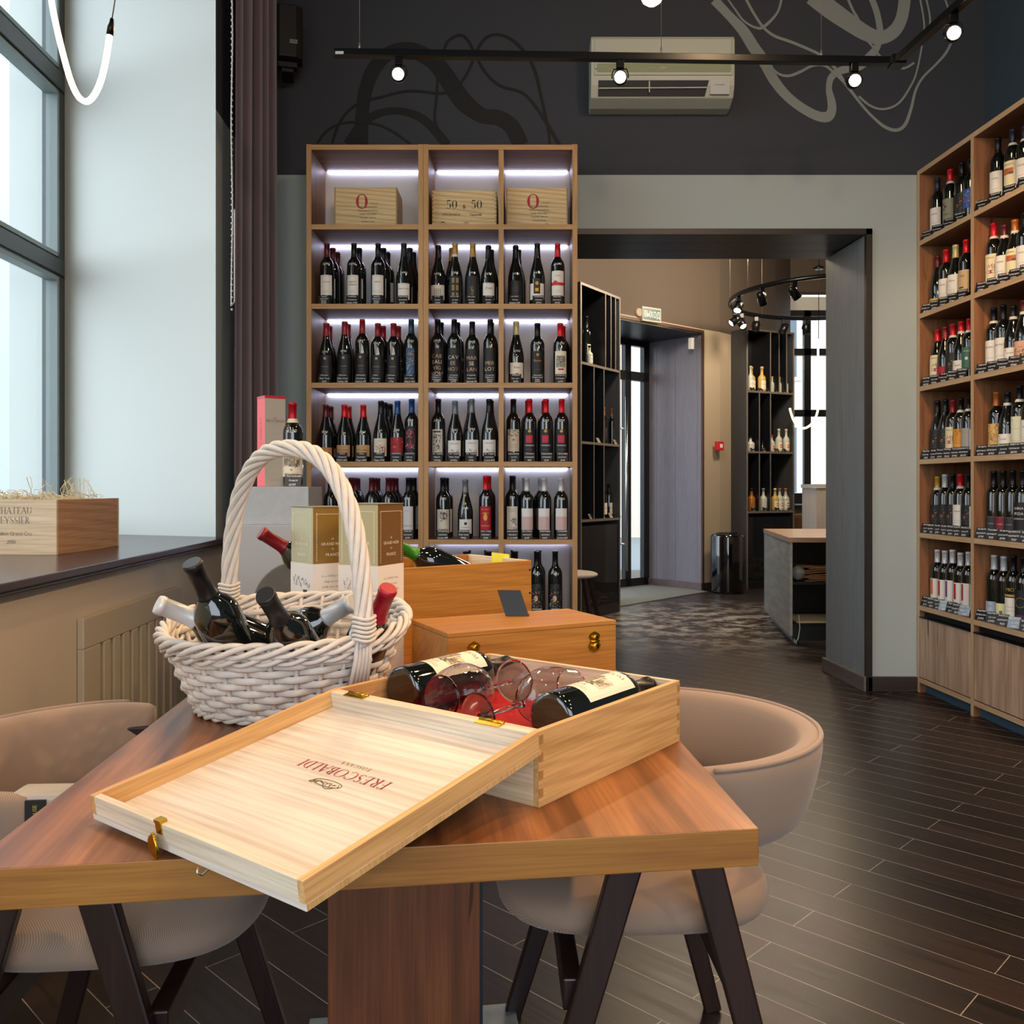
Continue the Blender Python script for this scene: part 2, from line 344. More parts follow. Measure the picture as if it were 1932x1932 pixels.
def floor_mat():
    m = bpy.data.materials.new('plank_floor'); m.use_nodes = True; nt = m.node_tree; b = nt.nodes['Principled BSDF']; N = nt.nodes.new; K = nt.links.new
    tc = N('ShaderNodeTexCoord'); mp = N('ShaderNodeMapping'); K(tc.outputs['Object'], mp.inputs['Vector'])
    mp.inputs['Rotation'].default_value = (0, 0, math.radians(44)); mp.inputs['Location'].default_value = (-.22, -.080, 0)
    br = N('ShaderNodeTexBrick'); K(mp.outputs[0], br.inputs['Vector'])
    br.inputs['Scale'].default_value = 1; br.inputs['Brick Width'].default_value = .9; br.inputs['Row Height'].default_value = .115
    br.inputs['Mortar Size'].default_value = .0011; br.inputs['Mortar Smooth'].default_value = 0; br.offset = .5
    br.inputs['Color1'].default_value = hexc('211917'); br.inputs['Color2'].default_value = hexc('352824'); br.inputs['Mortar'].default_value = hexc('a9a49d'); br.inputs['Bias'].default_value = -.25
    # grain
    mg = N('ShaderNodeMapping'); K(mp.outputs[0], mg.inputs['Vector']); mg.inputs['Scale'].default_value = (2.4, 34, 1)
    # every plank has its own piece of grain
    ad = N('ShaderNodeVectorMath'); ad.operation = 'ADD'; K(mg.outputs[0], ad.inputs[0])
    sc = N('ShaderNodeVectorMath'); sc.operation = 'SCALE'; sc.inputs['Scale'].default_value = 900; K(br.outputs['Color'], sc.inputs[0]); K(sc.outputs[0], ad.inputs[1])
    n = N('ShaderNodeTexNoise'); n.inputs['Scale'].default_value = 1; n.inputs['Detail'].default_value = 7; n.inputs['Distortion'].default_value = 1.6; K(ad.outputs[0], n.inputs['Vector'])
    r = ramp(nt, [(.3, (.35, .33, .33, 1)), (.52, (1, .97, .95, 1)), (.72, (1.0, 1.0, 1.0, 1))]); K(n.outputs['Fac'], r.inputs[0])
    mu = N('ShaderNodeMix'); mu.data_type = 'RGBA'; mu.blend_type = 'MULTIPLY'; mu.inputs[0].default_value = 1; K(br.outputs['Color'], mu.inputs[6]); K(r.outputs[0], mu.inputs[7])
    # dust trodden in by the entrance
    nd = N('ShaderNodeTexNoise'); nd.inputs['Scale'].default_value = 5.5; nd.inputs['Detail'].default_value = 5; nd.inputs['Roughness'].default_value = .7; K(tc.outputs['Object'], nd.inputs['Vector'])
    rd = ramp(nt, [(.46, (0, 0, 0, 1)), (.60, (1, 1, 1, 1))]); K(nd.outputs['Fac'], rd.inputs[0])
    vd = N('ShaderNodeVectorMath'); vd.operation = 'DISTANCE'; vd.inputs[1].default_value = (1.35, 7.6, 0); K(tc.outputs['Object'], vd.inputs[0])
    md = N('ShaderNodeMapRange'); md.inputs['From Min'].default_value = .4; md.inputs['From Max'].default_value = 1.7; md.inputs['To Min'].default_value = .9; md.inputs['To Max'].default_value = 0; K(vd.outputs['Value'], md.inputs['Value'])
    mm = N('ShaderNodeMath'); mm.operation = 'MULTIPLY'; K(rd.outputs[0], mm.inputs[0]); K(md.outputs[0], mm.inputs[1])
    du = N('ShaderNodeMix'); du.data_type = 'RGBA'; K(mm.outputs[0], du.inputs[0]); K(mu.outputs[2], du.inputs[6]); du.inputs[7].default_value = hexc('a5a19d')
    K(du.outputs[2], b.inputs['Base Color'])
    rr = N('ShaderNodeMapRange'); rr.inputs['To Min'].default_value = .30; rr.inputs['To Max'].default_value = .46; b.inputs['Specular IOR Level'].default_value = .32; K(n.outputs['Fac'], rr.inputs['Value']); K(rr.outputs[0], b.inputs['Roughness'])
    bp = N('ShaderNodeBump'); bp.inputs['Strength'].default_value = .25; bp.inputs['Distance'].default_value = .002
    hb = N('ShaderNodeMath'); hb.operation = 'SUBTRACT'; K(n.outputs['Fac'], hb.inputs[0]); K(br.outputs['Fac'], hb.inputs[1]); K(hb.outputs[0], bp.inputs['Height']); K(bp.outputs[0], b.inputs['Normal'])
    return m
struct('floor', MB().box((-2.45, -3.4, -.1), (7, 12.4, 0)), floor_mat())
struct('ceiling', MB().box((-2.45, -3.4, 4.3), (7, 12.4, 4.4)), DARKCEIL)

def wallseg(mb, a, b, z0, z1, t=.2, m=0):
    """wall whose room face runs a -> b with the room on its right-hand side"""
    a, b = Vector(a), Vector(b); d = (b-a).normalized(); n = Vector((-d.y, d.x))*t
    mb.prism([(a.x, a.y), (b.x, b.y), (b.x+n.x, b.y+n.y), (a.x+n.x, a.y+n.y)], z0, z1, m)
ZC = 4.3
# back wall with the wide opening into the entrance room
mb = MB(); mb.box((-1.75, 5.02, 0), (.15, 5.55, ZC)); mb.prism([(1.9, 5.02), (2.62, 5.02), (2.62, 5.55), (1.86, 5.55)], 0, ZC)
mb.box((.15, 5.02, 2.572), (1.9, 5.55, ZC))
struct('wall_back', mb, PAINT)
# opening: boarded lining and brown edge trim
mb = MB()
xf = lambda y: 1.866+(y-5.02)*(-.046/.536)
for y0, y1 in [(5.03, 5.115), (5.118, 5.325), (5.328, 5.545)]:
    mb.hexa([(xf(y0), y0, 0), (1.9, y0, 0), (1.9, y1, 0), (xf(y1), y1, 0), (xf(y0), y0, 2.54), (1.9, y0, 2.54), (1.9, y1, 2.54), (xf(y1), y1, 2.54)][:8])
struct('trim_1', mb, PANEL, recalc=True)
mb = MB()
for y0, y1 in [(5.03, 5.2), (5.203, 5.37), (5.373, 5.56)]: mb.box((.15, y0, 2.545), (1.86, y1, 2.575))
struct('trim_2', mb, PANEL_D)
mb = MB(); mb.box((1.866, 5.0, 0), (1.9, 5.03, 2.572)); mb.box((.15, 5.0, 2.54), (1.9, 5.03, 2.572))
struct('trim_3', mb, TRIM)
mb = MB(); mb.prism([(1.852, 5.0), (1.875, 5.0), (1.84, 5.58), (1.806, 5.58)], 0, .083); struct('baseboard_opening', mb, BASEG, bevel=.003)
mb = MB(); mb.box((1.875, 5.0, 0), (2.15, 5.02, .083)); mb.box((-1.5, 5.0, 0), (-1.16, 5.02, .083)); struct('baseboard_back', mb, BASEW, bevel=.003)
# right wall
mb = MB(); wallseg(mb, (2.534, 5.02), (3.15, -3.3), 0, ZC); struct('wall_right', mb, PAINT_R)
# left side: return, splayed reveal, sill wall, piers
mb = MB(); mb.prism([(-1.447, 4.148), (-1.506, 5.02), (-2.6, 5.02), (-2.6, 4.5), (-2.314, 4.484)], 0, ZC, 0)
o = struct('wall_window_pier', mb, [PAINT, PAINT_REV])
for p in o.data.polygons:
    n = p.normal
    if n.y < -.5: p.material_index = 1
lx = lambda y: -1.29-(y-2.1)*.0635
mb = MB()
def lpanel(y0, y1, z0, z1, t=.12): mb.prism([(lx(y0), y0), (lx(y1), y1), (lx(y1)-t, y1), (lx(y0)-t, y0)], z0, z1)
lpanel(1.7, 4.147, 0, .873)
struct('wall_under_sill', mb, PAINT_SILL, recalc=True)
mb = MB(); lpanel(.4, 1.7, 0, ZC, 1.0); lpanel(-3.3, -2.2, 0, ZC, 1.0); lpanel(-2.2, .4, 0, .9, 1.0); lpanel(-2.2, .4, 4.1, ZC, 1.0)
struct('wall_left', mb, PAINT_REV, recalc=True)
mb = MB(); mb.box((-2.5, 1.6, 4.12), (-1.4, 4.5, ZC)); struct('wall_lintel', mb, PAINT_REV)
# wall behind the viewer with an unseen opening added to let sky light in
mb = MB(); mb.box((-2.6, -3.4, 0), (-1.7, -3.2, ZC)); mb.box((2.9, -3.4, 0), (3.4, -3.2, ZC)); mb.box((-1.7, -3.4, 3.8), (2.9, -3.2, ZC)); mb.box((-1.7, -3.4, 0), (2.9, -3.2, .6))
struct('wall_front', mb, PAINT_REV)
# window sill
WOODSILL = wood('sill_wood', '2c2024', '43353a', 'y', 1, .22, contrast=.7, bump=.05)
mb = MB(); mb.prism([(-1.22, 1.7), (-1.375, 4.135), (-1.47, 4.158), (-2.31, 4.485), (-2.16, 1.7)][::1], .884, .9076)
mb.prism([(-1.228, 1.7), (-1.383, 4.135), (-1.5, 4.16), (-1.35, 1.7)], .872, .8835)
struct('sill', mb, WOODSILL, bevel=.004, recalc=True)
# window 1 in the left recess
GLASS = bpy.data.materials.new('window_glass'); GLASS.use_nodes = True
nt = GLASS.node_tree; nt.nodes.clear(); o_ = nt.nodes.new('ShaderNodeOutputMaterial'); mx_ = nt.nodes.new('ShaderNodeMixShader'); tr = nt.nodes.new('ShaderNodeBsdfTransparent'); gl = nt.nodes.new('ShaderNodeBsdfGlossy'); fr = nt.nodes.new('ShaderNodeFresnel')
tr.inputs[0].default_value = (.95, .97, .97, 1); gl.inputs['Roughness'].default_value = .01; fr.inputs[0].default_value = 1.5
ge = nt.nodes.new('ShaderNodeNewGeometry'); mr = nt.nodes.new('ShaderNodeMapRange'); mr.inputs['To Min'].default_value = 1.5; mr.inputs['To Max'].default_value = 1/1.5
nt.links.new(ge.outputs['Backfacing'], mr.inputs['Value']); nt.links.new(mr.outputs[0], fr.inputs[0]); nt.links.new(fr.outputs[0], mx_.inputs[0]); nt.links.new(tr.outputs[0], mx_.inputs[1]); nt.links.new(gl.outputs[0], mx_.inputs[2]); nt.links.new(mx_.outputs[0], o_.inputs[0])
wx = lambda y: -2.314-(y-4.48)*.0553
mb = MB()
def wbar(y0, y1, z0, z1, d0=0, d1=.08): mb.prism([(wx(y0)+d0, y0), (wx(y1)+d0, y1), (wx(y1)-d1, y1), (wx(y0)-d1, y0)], z0, z1)
for z0, z1 in [(.905, .97), (2.165, 2.262), (3.075, 3.185), (4.06, 4.12)]:
    wbar(1.7, 4.48, z0, z1); wbar(1.7, 4.46, z0+.012, z1-.012, .012, 0)
wbar(4.41, 4.485, .905, 4.12); wbar(1.7, 1.78, .905, 4.12); wbar(3.0, 3.08, .905, 4.12)
struct('window_1', mb, FRAME, bevel=.004, recalc=True)
mb = MB()
for y0, y1 in [(1.78, 3.0), (3.08, 4.41)]:
    for z0, z1 in [(.97, 2.165), (2.262, 3.075), (3.185, 4.06)]:
        w_ = .02     # gasket beads of each sash
        wbar(y1-w_, y1, z0, z1, .006, .05); wbar(y0, y0+w_, z0, z1, .006, .05); wbar(y0, y1, z1-w_, z1, .006, .05); wbar(y0, y1, z0, z0+w_, .006, .05)
struct('window_sash', mb, mat('sash_grey', '7f8d8d', .4), recalc=True)
mb = MB(); wbar(1.72, 4.47, .93, 4.1, -.03, .034); struct('window_pane', mb, GLASS, recalc=True)
# radiator grille below the sill
GR = mat('grille_paint', 'a59b87', .6)
g = thing('radiator_grille', 'beige radiator grille with vertical slots in the wall under the window sill', 'radiator grille')
mb = MB(); ly0, ly1 = 2.629, 3.505; zt = .752
def gr(y0, y1, z0, z1, d0=.001, d1=.022, m=0): mb.prism([(lx(y0)+d1, y0), (lx(y1)+d1, y1), (lx(y1)+d0, y1), (lx(y0)+d0, y0)], z0, z1, m)
gr(ly0, ly1, .66, zt); gr(ly0, ly1, .08, .15); gr(ly0, ly0+.12, .15, .66); gr(ly1-.06, ly1, .15, .66)
n = 9; y0s = ly0+.12; y1s = ly1-.06; st = (y1s-y0s)/n
for i in range(n):
    gr(y0s+i*st+st*.33, y0s+(i+1)*st, .15, .66)
mb.build('slatted_panel', GR, g, bevel=.003, recalc=True)
mb = MB(); gr(ly0+.1, ly1-.04, .12, .68, .0005, .004); mb.build('backing', mat('grille_back', '4e483e', .8), g, recalc=True)
# entrance room shell
pts = [(-1.9, 6.75), (-.5, 7.82), (.3, 8.48), (.85, 8.97)]
mb = MB()
for a, b in zip(pts[:-1], pts[1:]): wallseg(mb, a, b, 0, ZC)
pts2 = [(1.885, 9.895), (2.126, 10.09), (2.6, 10.62), (3.05, 11.2), (3.41, 11.8)]
for a, b in zip(pts2[:-1], pts2[1:]): wallseg(mb, a, b, 0, ZC)
wallseg(mb, (.85, 8.97), (1.885, 9.895), 2.835, ZC)
struct('wall_entrance', mb, PAINT_2)
mb = MB(); mb.box((3.41, 11.8, 0), (5.4, 12.3, .9)); mb.box((3.41, 11.8, 3.7), (5.4, 12.0, ZC)); mb.box((5.4, 11.8, 0), (7, 12.3, ZC)); mb.box((3.0, 11.85, 0), (3.41, 12.4, ZC))
mb.box((6.8, 5.5, 0), (7, 12, ZC)); mb.box((2.6, 5.5, 0), (7, 5.56, ZC)); mb.box((-2.1, 5.5, 0), (-1.9, 7, ZC))
struct('wall_far', mb, PAINT_2)
struct('sill_far', MB().box((3.41, 11.7, .87), (5.4, 12.3, .905)), mat('dark_sill', '191717', .3))
# far window: frame and pane
mb = MB()
def fw(x0, x1, z0, z1): mb.box((x0, 12.22, z0), (x1, 12.3, z1))
fw(3.41, 5.4, 3.46, 3.54); fw(3.41, 5.4, .9, 1.06); fw(3.41, 3.5, .9, 3.54); fw(3.72, 3.81, .9, 3.54); fw(4.7, 4.8, .9, 3.54)
for z in (2.93, 2.10): fw(3.41, 5.4, z, z+.09)
struct('window_2', mb, mat('far_frame', '23282c', .4))
struct('window_2_pane', MB().box((3.41, 12.25, .95), (5.4, 12.256, 3.5)), GLASS)
struct('wall_far_reveal', MB().box((3.38, 12.22, 3.54), (5.4, 12.32, 3.72)), mat('white_reveal', 'e5e8e6', .6))
# entrance niche
dA, dB = Vector((.34, 9.575)), Vector((1.375, 10.5)); nv = Vector((-.656, .755))
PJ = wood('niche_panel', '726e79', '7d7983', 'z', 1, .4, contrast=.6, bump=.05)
mb = MB(); a = Vector((1.885, 9.895)); L = .79
for s0, s1 in [(0, .06), (.063, .37), (.373, .65), (.653, L)]:
    p, q = a+nv*s0, a+nv*s1; w_ = Vector((.755, .656))*.03
    mb.prism([(p.x, p.y), (p.x+w_.x, p.y+w_.y), (q.x+w_.x, q.y+w_.y), (q.x, q.y)], 0, 2.835)
struct('trim_4', mb, PJ, recalc=True)
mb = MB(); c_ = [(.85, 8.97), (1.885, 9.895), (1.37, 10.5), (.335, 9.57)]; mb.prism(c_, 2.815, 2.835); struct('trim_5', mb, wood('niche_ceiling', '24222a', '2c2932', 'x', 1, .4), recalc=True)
mb = MB(); p = a-nv*.012; e = Vector((.755, .656))
mb.prism([(p.x-e.x*.0, p.y), (p.x+e.x*.03, p.y+e.y*.03), (p.x+e.x*.03+nv.x*.02, p.y+e.y*.03+nv.y*.02), (p.x+nv.x*.02, p.y+nv.y*.02)], 0, 2.86)
q0 = Vector((.85, 8.97))-nv*.012; q1 = a-nv*.012
mb.prism([(q0.x, q0.y), (q1.x, q1.y), (q1.x+nv.x*.02, q1.y+nv.y*.02), (q0.x+nv.x*.02, q0.y+nv.y*.02)], 2.83, 2.86)
struct('trim_6', mb, mat('niche_edge', '4a2f22', .5), recalc=True)
mb = MB(); s = a-nv*.01; q = a+nv*.78
mb.prism([(s.x, s.y), (q.x, q.y), (q.x-e.x*.02, q.y-e.y*.02), (s.x-e.x*.02, s.y-e.y*.02)], 0, .085); struct('baseboard_niche', mb, wood('niche_base', '5c4d50', '6a5a5c', 'y', 1, .4), recalc=True)
mb = MB()
for a_, b_ in zip(pts2[:-1], pts2[1:]):
    a_, b_ = Vector(a_), Vector(b_); d_ = (b_-a_).normalized(); n_ = Vector((d_.y, -d_.x))*.015
    mb.prism([(a_.x, a_.y), (b_.x, b_.y), (b_.x+n_.x, b_.y+n_.y), (a_.x+n_.x, a_.y+n_.y)], 0, .085)
struct('baseboard_entrance', mb, BASEW, recalc=True)
# entrance door: black frame, transom, pane, steel pull bar
dd = (dB-dA); dl = dd.length; du = dd.normalized()
def dbox(mb, t0, t1, z0, z1, n0=-.03, n1=.03, m=0):
    c = []
    for t, n_ in ((t0, n0), (t1, n0), (t1, n1), (t0, n1)): q = dA+du*t*dl+nv*n_; c.append((q.x, q.y))
    mb.prism(c, z0, z1, m)
mb = MB()
for t0, t1 in [(0, .05), (.695, .765), (.925, 1.0), (.32, .36)]: dbox(mb, t0, t1, 0, 2.815)
for z0, z1 in [(0, .1), (2.36, 2.46), (2.755, 2.815)]: dbox(mb, 0, 1, z0, z1)
struct('door_1', mb, mat('door_black', '15161a', .35), recalc=True)
mb = MB(); dbox(mb, .05, .925, .1, 2.36, -.004, .004); dbox(mb, .05, .925, 2.46, 2.755, -.004, .004); struct('door_1_pane', mb, GLASS, recalc=True)
mb = MB(); q = dA+du*.655*dl-nv*.1; mb.tube([(q.x, q.y, .2), (q.x, q.y, 2.15)], .017, 12)
for z in (.5, 1.8): mb.tube([(q.x, q.y, z), (q.x+nv.x*.1, q.y+nv.y*.1, z)], .01, 8)
struct('door_1_handle', mb, mat('steel', 'c8c4ba', .25, 1))
# ---------------- outside
FAC = mat('facade_pale', 'c9d2d4', .8, var=.1, vscale=.6); FAC2 = mat('facade_cream', 'd9cbbb', .8, var=.08, vscale=.5); GRD = mat('asphalt', '7d8182', .9)
struct('street_ground', MB().box((-40, -30, -.3), (40, 45, -.25)), GRD)
def house(name, label, loc, sx, sy, h, m, rz=0):
    t = thing(name, label, 'building', loc, rz)
    MB().box((-sx/2, -sy/2, -.25), (sx/2, sy/2, h)).build('wall', m, t)
    mw = mat('far_glass', '55636b', .2); mt = mat('far_trim', 'e9e6e0', .7)
    nx = max(2, int(sx/2.6))
    for face, ax in ((-1, 'y'), (1, 'x')):
        span = sx if ax == 'y' else sy; nx = max(2, int(span/2.6))
        for i in range(nx):
            for z in [z_ for z_ in (1.0, 4.2, 7.4) if z_+1.9 < h]:
                c = -span/2+(i+.5)*span/nx
                if ax == 'y':
                    b1 = MB().box((c-.65, -sy/2-.06, z-.1), (c+.65, -sy/2, z+2.0)); b2 = MB().box((c-.5, -sy/2-.08, z), (c+.5, -sy/2-.06, z+1.8))
                else:
                    b1 = MB().box((sx/2, c-.65, z-.1), (sx/2+.06, c+.65, z+2.0)); b2 = MB().box((sx/2+.06, c-.5, z), (sx/2+.08, c+.5, z+1.8))
                f = b1.build('window', mt, t); b2.build('pane', mw, f)
    return t
house('apartment_house', 'pale grey house seen through the window in the recess', (-13.5, 21, 0), 9, 18, 9.5, FAC)
house('street_house', 'cream plastered house across the street beyond the far window', (11, 28, 0), 22, 6, 10, FAC2)
house('corner_house', 'low pale house behind the glass entrance door', (-5, 34, 0), 8, 6, 11, FAC)

# ------------------------------------------------------------------ the table and what stands on it
TZ = .74
OAK = wood('table_laminate', '5c3216', 'a86d3e', 'y', .8, .33, cracks=1, contrast=1.5)
OAK_E = wood('table_edge', '875826', 'a4722f', 'x', 1.3, .45, contrast=.8)
OAK_P = wood('pedestal_laminate', '5e3520', '86512f', 'z', 1, .4, cracks=.8, contrast=1)
PINE = wood('pine', 'c99a5e', 'e0b77e', 'x', 1, .5, rings=.12, contrast=.9)
PINE_Y = wood('pine_y', 'cfa877', 'e6c99c', 'y', 1, .5, rings=.12, contrast=.9)
PINE_W = wood('pale_pine', 'd9c2a2', 'efe2cc', 'x', .9, .5, rings=.05, contrast=.8)
PINE_R = wood('red_pine', 'c9a080', 'e2c4a6', 'x', 1, .5, rings=.25)
HONEY = wood('honey_wood', 'a66c2a', 'c28c42', 'x', .9, .4, rings=.1, contrast=.8)
HONEY_Y = wood('honey_wood_y', 'a66c2a', 'c28c42', 'y', .9, .4, rings=.1, contrast=.8)
BRASS = mat('brass', 'c9a02e', .22, 1); GALV = mat('galvanised', '8f989c', .45, .6, var=.25, vscale=30)
STEEL = MATS['steel']; BLACK = mat('black_card', '0e0f12', .35)
t_ = thing('dining_table', 'wood-laminate table with thick edge standing under the opened wine case', 'table')
NR = G(1432, 1563, TZ); NL = G(-75, 1643, TZ)
dr = (G(1164, 1265, TZ)-NR).normalized(); dl_ = (G(319.6, 1340, TZ)-G(0, 1585.4, TZ)).normalized()
FR = NR+dr*1.68; FL = NL+dl_*1.66
rzt = math.atan2((NR-NL).y, (NR-NL).x)
inv = Matrix.Rotation(-rzt, 3, 'Z')
base = Vector((NL.x, NL.y, 0)); t_.location = base; t_.rotation_euler.z = rzt
q = [inv @ (Vector((p.x, p.y, 0))-base) for p in (NL, NR, FR, FL)]
mb = MB(); mb.prism([(p.x, p.y) for p in q], TZ-.0435, TZ)
o = mb.build('table_top', [OAK, OAK_E], t_, bevel=.0012)
for p in o.data.polygons: p.material_index = 0 if abs(p.normal.z) > .5 else 1
def loc_t(x, y): v = inv @ (Vector((x, y, 0))-base); return v.x, v.y
cx_, cy_ = loc_t(-.236, 1.70)
MB().box((cx_-.135, cy_-.09, .012), (cx_+.135, cy_+.09, TZ-.0435)).build('pedestal', OAK_P, t_, bevel=.0015)
MB().box((cx_+.1352, cy_-.085, .012), (cx_+.1402, cy_+.085, TZ-.0435)).build('steel_strip', mat('dark_steel', '3a4046', .4, .7), t_)
MB().box((cx_-.2, cy_-.22, 0), (cx_+.235, cy_+.235, .0115)).build('base_plate', GALV, t_, bevel=.002)

# opened two-bottle case
CN = Vector((.011, 1.107)); CR = Vector((.233, 1.401)); CL = Vector((-.313, 1.314))
sdir = (CR-CN).normalized(); LA = .368; LB = .384; CH_ = .0945
rzc = math.atan2(sdir.y, sdir.x)           # local x = along the side (near -> far), local y = towards the left corner
case = thing('wooden_wine_case', 'opened pine wine case with hinged lid folded back over the table edge', 'wine case', (CN.x, CN.y, TZ), rzc)
mb = MB(); w_ = .009
for y0_ in (0, LB-w_): MB().box((0, y0_, 0), (LA, y0_+w_, CH_)).build('side_board', PINE, case, bevel=.0006)
for x0_ in (0, LA-w_): MB().box((x0_, w_, .0), (x0_+w_, LB-w_, CH_)).build('end_board', wood('pine_end', 'd9bd95', 'ecd9bb', 'y', 1, .5, rings=.1), case, bevel=.0006)
mb = MB(); mb.box((w_, w_, 0), (LA-w_, LB-w_, .006)); mb.build('bottom_board', PINE_Y, case)
# finger joints
mb = MB()
for k in range(4):
    z = .012+k*.022
    for (x, y, sx_, sy_) in ((-.0003, -.0003, .009, .0005), (LA-.0087, -.0003, .009, .0005)):
        mb.box((x, y, z), (x+sx_, y+sy_, z+.011))
mb.build('finger_joints', wood('joint_wood', '9b6f3c', 'b98c55', 'z', 1), case)
RED = mat('red_velvet', 'b3121f', .85, bump=.3, bscale=700)
mb = MB()
def cloth(u, v): return Vector((w_+u*(LA-2*w_), w_+v*(LB-2*w_), .034+.006*math.sin(u*9+v*4)*math.sin(v*11)+.004*math.sin(u*23)))
mb.grid(24, 24, cloth); o = mb.build('velvet_lining', RED, case)
o.modifiers.new('thick', 'SOLIDIFY').thickness = -.003
# lid, hinged at the near end board: lies back and slopes down
th = math.radians(9.2); LT = .030
lid = link('lid', None, case) if 0 else bpy.data.objects.new('lid', None)
lidM = Matrix.Translation((0, 0, CH_)) @ Matrix.Rotation(-th, 4, 'Y')       # local x < 0 is away from the case; rim plane is z = 0
LX = .366
mb = MB(); mb.box((-LX, 0, -LT), (0, LB, -LT+.007)); 
for v in range(len(mb.v)): mb.v[v] = tuple(mb.v[v])
lid = mb.build('lid', [wood('lid_board', 'c9bba8', 'e6e1da', 'y', .6, .5, rings=.03, contrast=.8)], case, bevel=.0005)
lid.matrix_local = lidM
for y0_ in (0, LB-w_): MB().box((-LX, y0_, -LT+.007), (0, y0_+w_, 0)).build('lid_side', PINE, lid, bevel=.0006)
for x0_ in (-LX, -w_): MB().box((x0_, w_, -LT+.007), (x0_+w_, LB-w_, 0)).build('lid_end', wood('lid_end_wood', 'd4c6ae', 'e8dcc6', 'y', 1, .5, rings=.06), lid, bevel=.0006)
mb = MB()
mb.box((-LX+.001, -.0004, -LT+.0004), (-.001, .0003, -LT+.0068))
mb.build('end_grain_edge', wood('edge_grain', 'c49a60', 'd9b57e', 'z', 1), lid)
# print on the lid (reads from the hinge side of the table towards the free edge)
INKR = mat('ink_red', '8e1230', .6); INKB = mat('ink_brown', '6a5526', .6); INKK = mat('ink_black', '2a2a2c', .6)
mb = MB(); u = Vector((0, 1, 0)); v = Vector((-1, 0, 0)); zz = -LT+.0074
def lf(cx, cy): return plane_fn((-cx, cy, zz), (0, 1, 0), (-1, 0, 0))
put(mb, serif('FRESCOBALDI', .0185, .1), lf(.150, LB*.475), 0)
put(mb, serif('TOSCANA', .0072, .3), lf(.134, LB*.475), 1)
f = lf(.19, LB*.475)
R2 = random.Random(3)
for i in range(9):
    x = -.022+i*.0055; mb.tube([f(x+R2.uniform(-.004, .004), R2.uniform(-.006, .002)) for k in range(4)], .0004, 4, 1)
mb.tube([f(-.02+.001*i, .001+.006*math.sin(i*.16)) for i in range(42)], .0005, 4, 1); mb.tube([f(.024*math.cos(a/8)-.003, -.004+.007*math.sin(a/8)) for a in range(50)], .0004, 4, 1)
mb.build('lid_print', [INKR, INKB], lid)
for yy in (.075, LB-.06): mb = MB(); mb.box((-.012, yy-.02, .0002), (.0, yy+.02, .0014)); mb.tube([(0, yy-.02, .0018), (0, yy+.02, .0018)], .0022, 8); mb.build('hinge', BRASS, lid)
mb = MB(); yy = LB*.62                       # clasp: plate, loop
mb.box((-LX-.0012, yy-.0055, -.012), (-LX, yy+.0055, .003)); mb.box((-LX-.002, yy-.006, .000), (-LX+.007, yy+.006, .0035))
lp = [(-LX-.008+.0035*math.sin(a), yy+.010*math.sin(a), -.022+.013*math.cos(a)) for a in [i*2*PI/24 for i in range(24)]]
mb.tube(lp, .0017, 6, closed=True); mb.grid(12, 2, lambda s, t: Vector((-LX-.010, yy+(.010*math.sin(s*2*PI))*t, -.022+.013*math.cos(s*2*PI)*t)))
mb.build('clasp', BRASS, lid)
mb = MB(); mb.tube([(-LX, LB*.40, -.03), (-LX-.008, LB*.40, -.032), (-LX-.012, LB*.405, -.028), (-LX-.009, LB*.41, -.024)], .0012, 6); mb.build('hook', STEEL, lid)

# glass, bottles
BGLASS = mat('dark_bottle_glass', (.004, .006, .005), .04, spec=.8, coat=.6)
def bprof(kind, h=.30):
    if kind == 'bord': p = [(.030, .0), (.0365, .004), (.0375, .012), (.0375, .188), (.036, .203), (.030, .217), (.021, .228), (.0155, .238), (.0142, .25), (.0139, .29), (.0152, .2905), (.0152, .297), (.0135, .30)]
    elif kind == 'burg': p = [(.033, .0), (.0395, .004), (.041, .014), (.041, .125), (.0395, .145), (.035, .168), (.0285, .193), (.021, .218), (.0165, .24), (.0148, .26), (.0142, .288), (.0155, .289), (.0155, .297), (.0138, .30)]
    else: p = [(.030, .0), (.036, .004), (.037, .012), (.037, .15), (.036, .165), (.029, .182), (.018, .196), (.0135, .21), (.0130, .27), (.0152, .272), (.0152, .293), (.013, .295)]
    return [(r, z*h/.30) for r, z in p]
def rad(prof, z):
    for (r0, z0), (r1, z1) in zip(prof[:-1], prof[1:]):
        if z0 <= z <= z1 and z1 > z0: return r0+(r1-r0)*(z-z0)/(z1-z0)
    return prof[-1][0]
BM = {}
def body_mesh(kind, h):
    k = ('b', kind, h)
    if k not in BM: BM[k] = MB().lathe(bprof(kind, h), 28).mesh('glass_body', [BGLASS])
    return BM[k]
def cap_mesh(kind, h, col, frac=.235, rough=.35, metal=.2, screw=False):
    k = ('c', kind, h, col, frac)
    if k not in BM:
        pr = [(r+.0007, z) for r, z in bprof(kind, h) if z > frac*h/.30]
        z0 = frac*h/.30; pr = [(rad(bprof(kind, h), z0), z0-.0002), (rad(bprof(kind, h), z0)+.0008, z0)]+pr
        pr[-1] = (pr[-1][0], pr[-1][1]+.0012)
        BM[k] = MB().lathe(pr, 24).mesh('capsule', [mat('capsule_'+col, col, rough, metal, spec=.5)])
    return BM[k]
def wrap(prof, z0, ang=0, off=.0008):
    """maps flat label coordinates (x across, y up from z0) on to the bottle, label centre towards -y"""
    def fn(x, y):
        r = rad(prof, z0+y)+off; a = -PI/2+ang+x/max(rad(prof, z0+y), .012)
        return Vector((r*math.cos(a), r*math.sin(a), z0+y))
    return fn
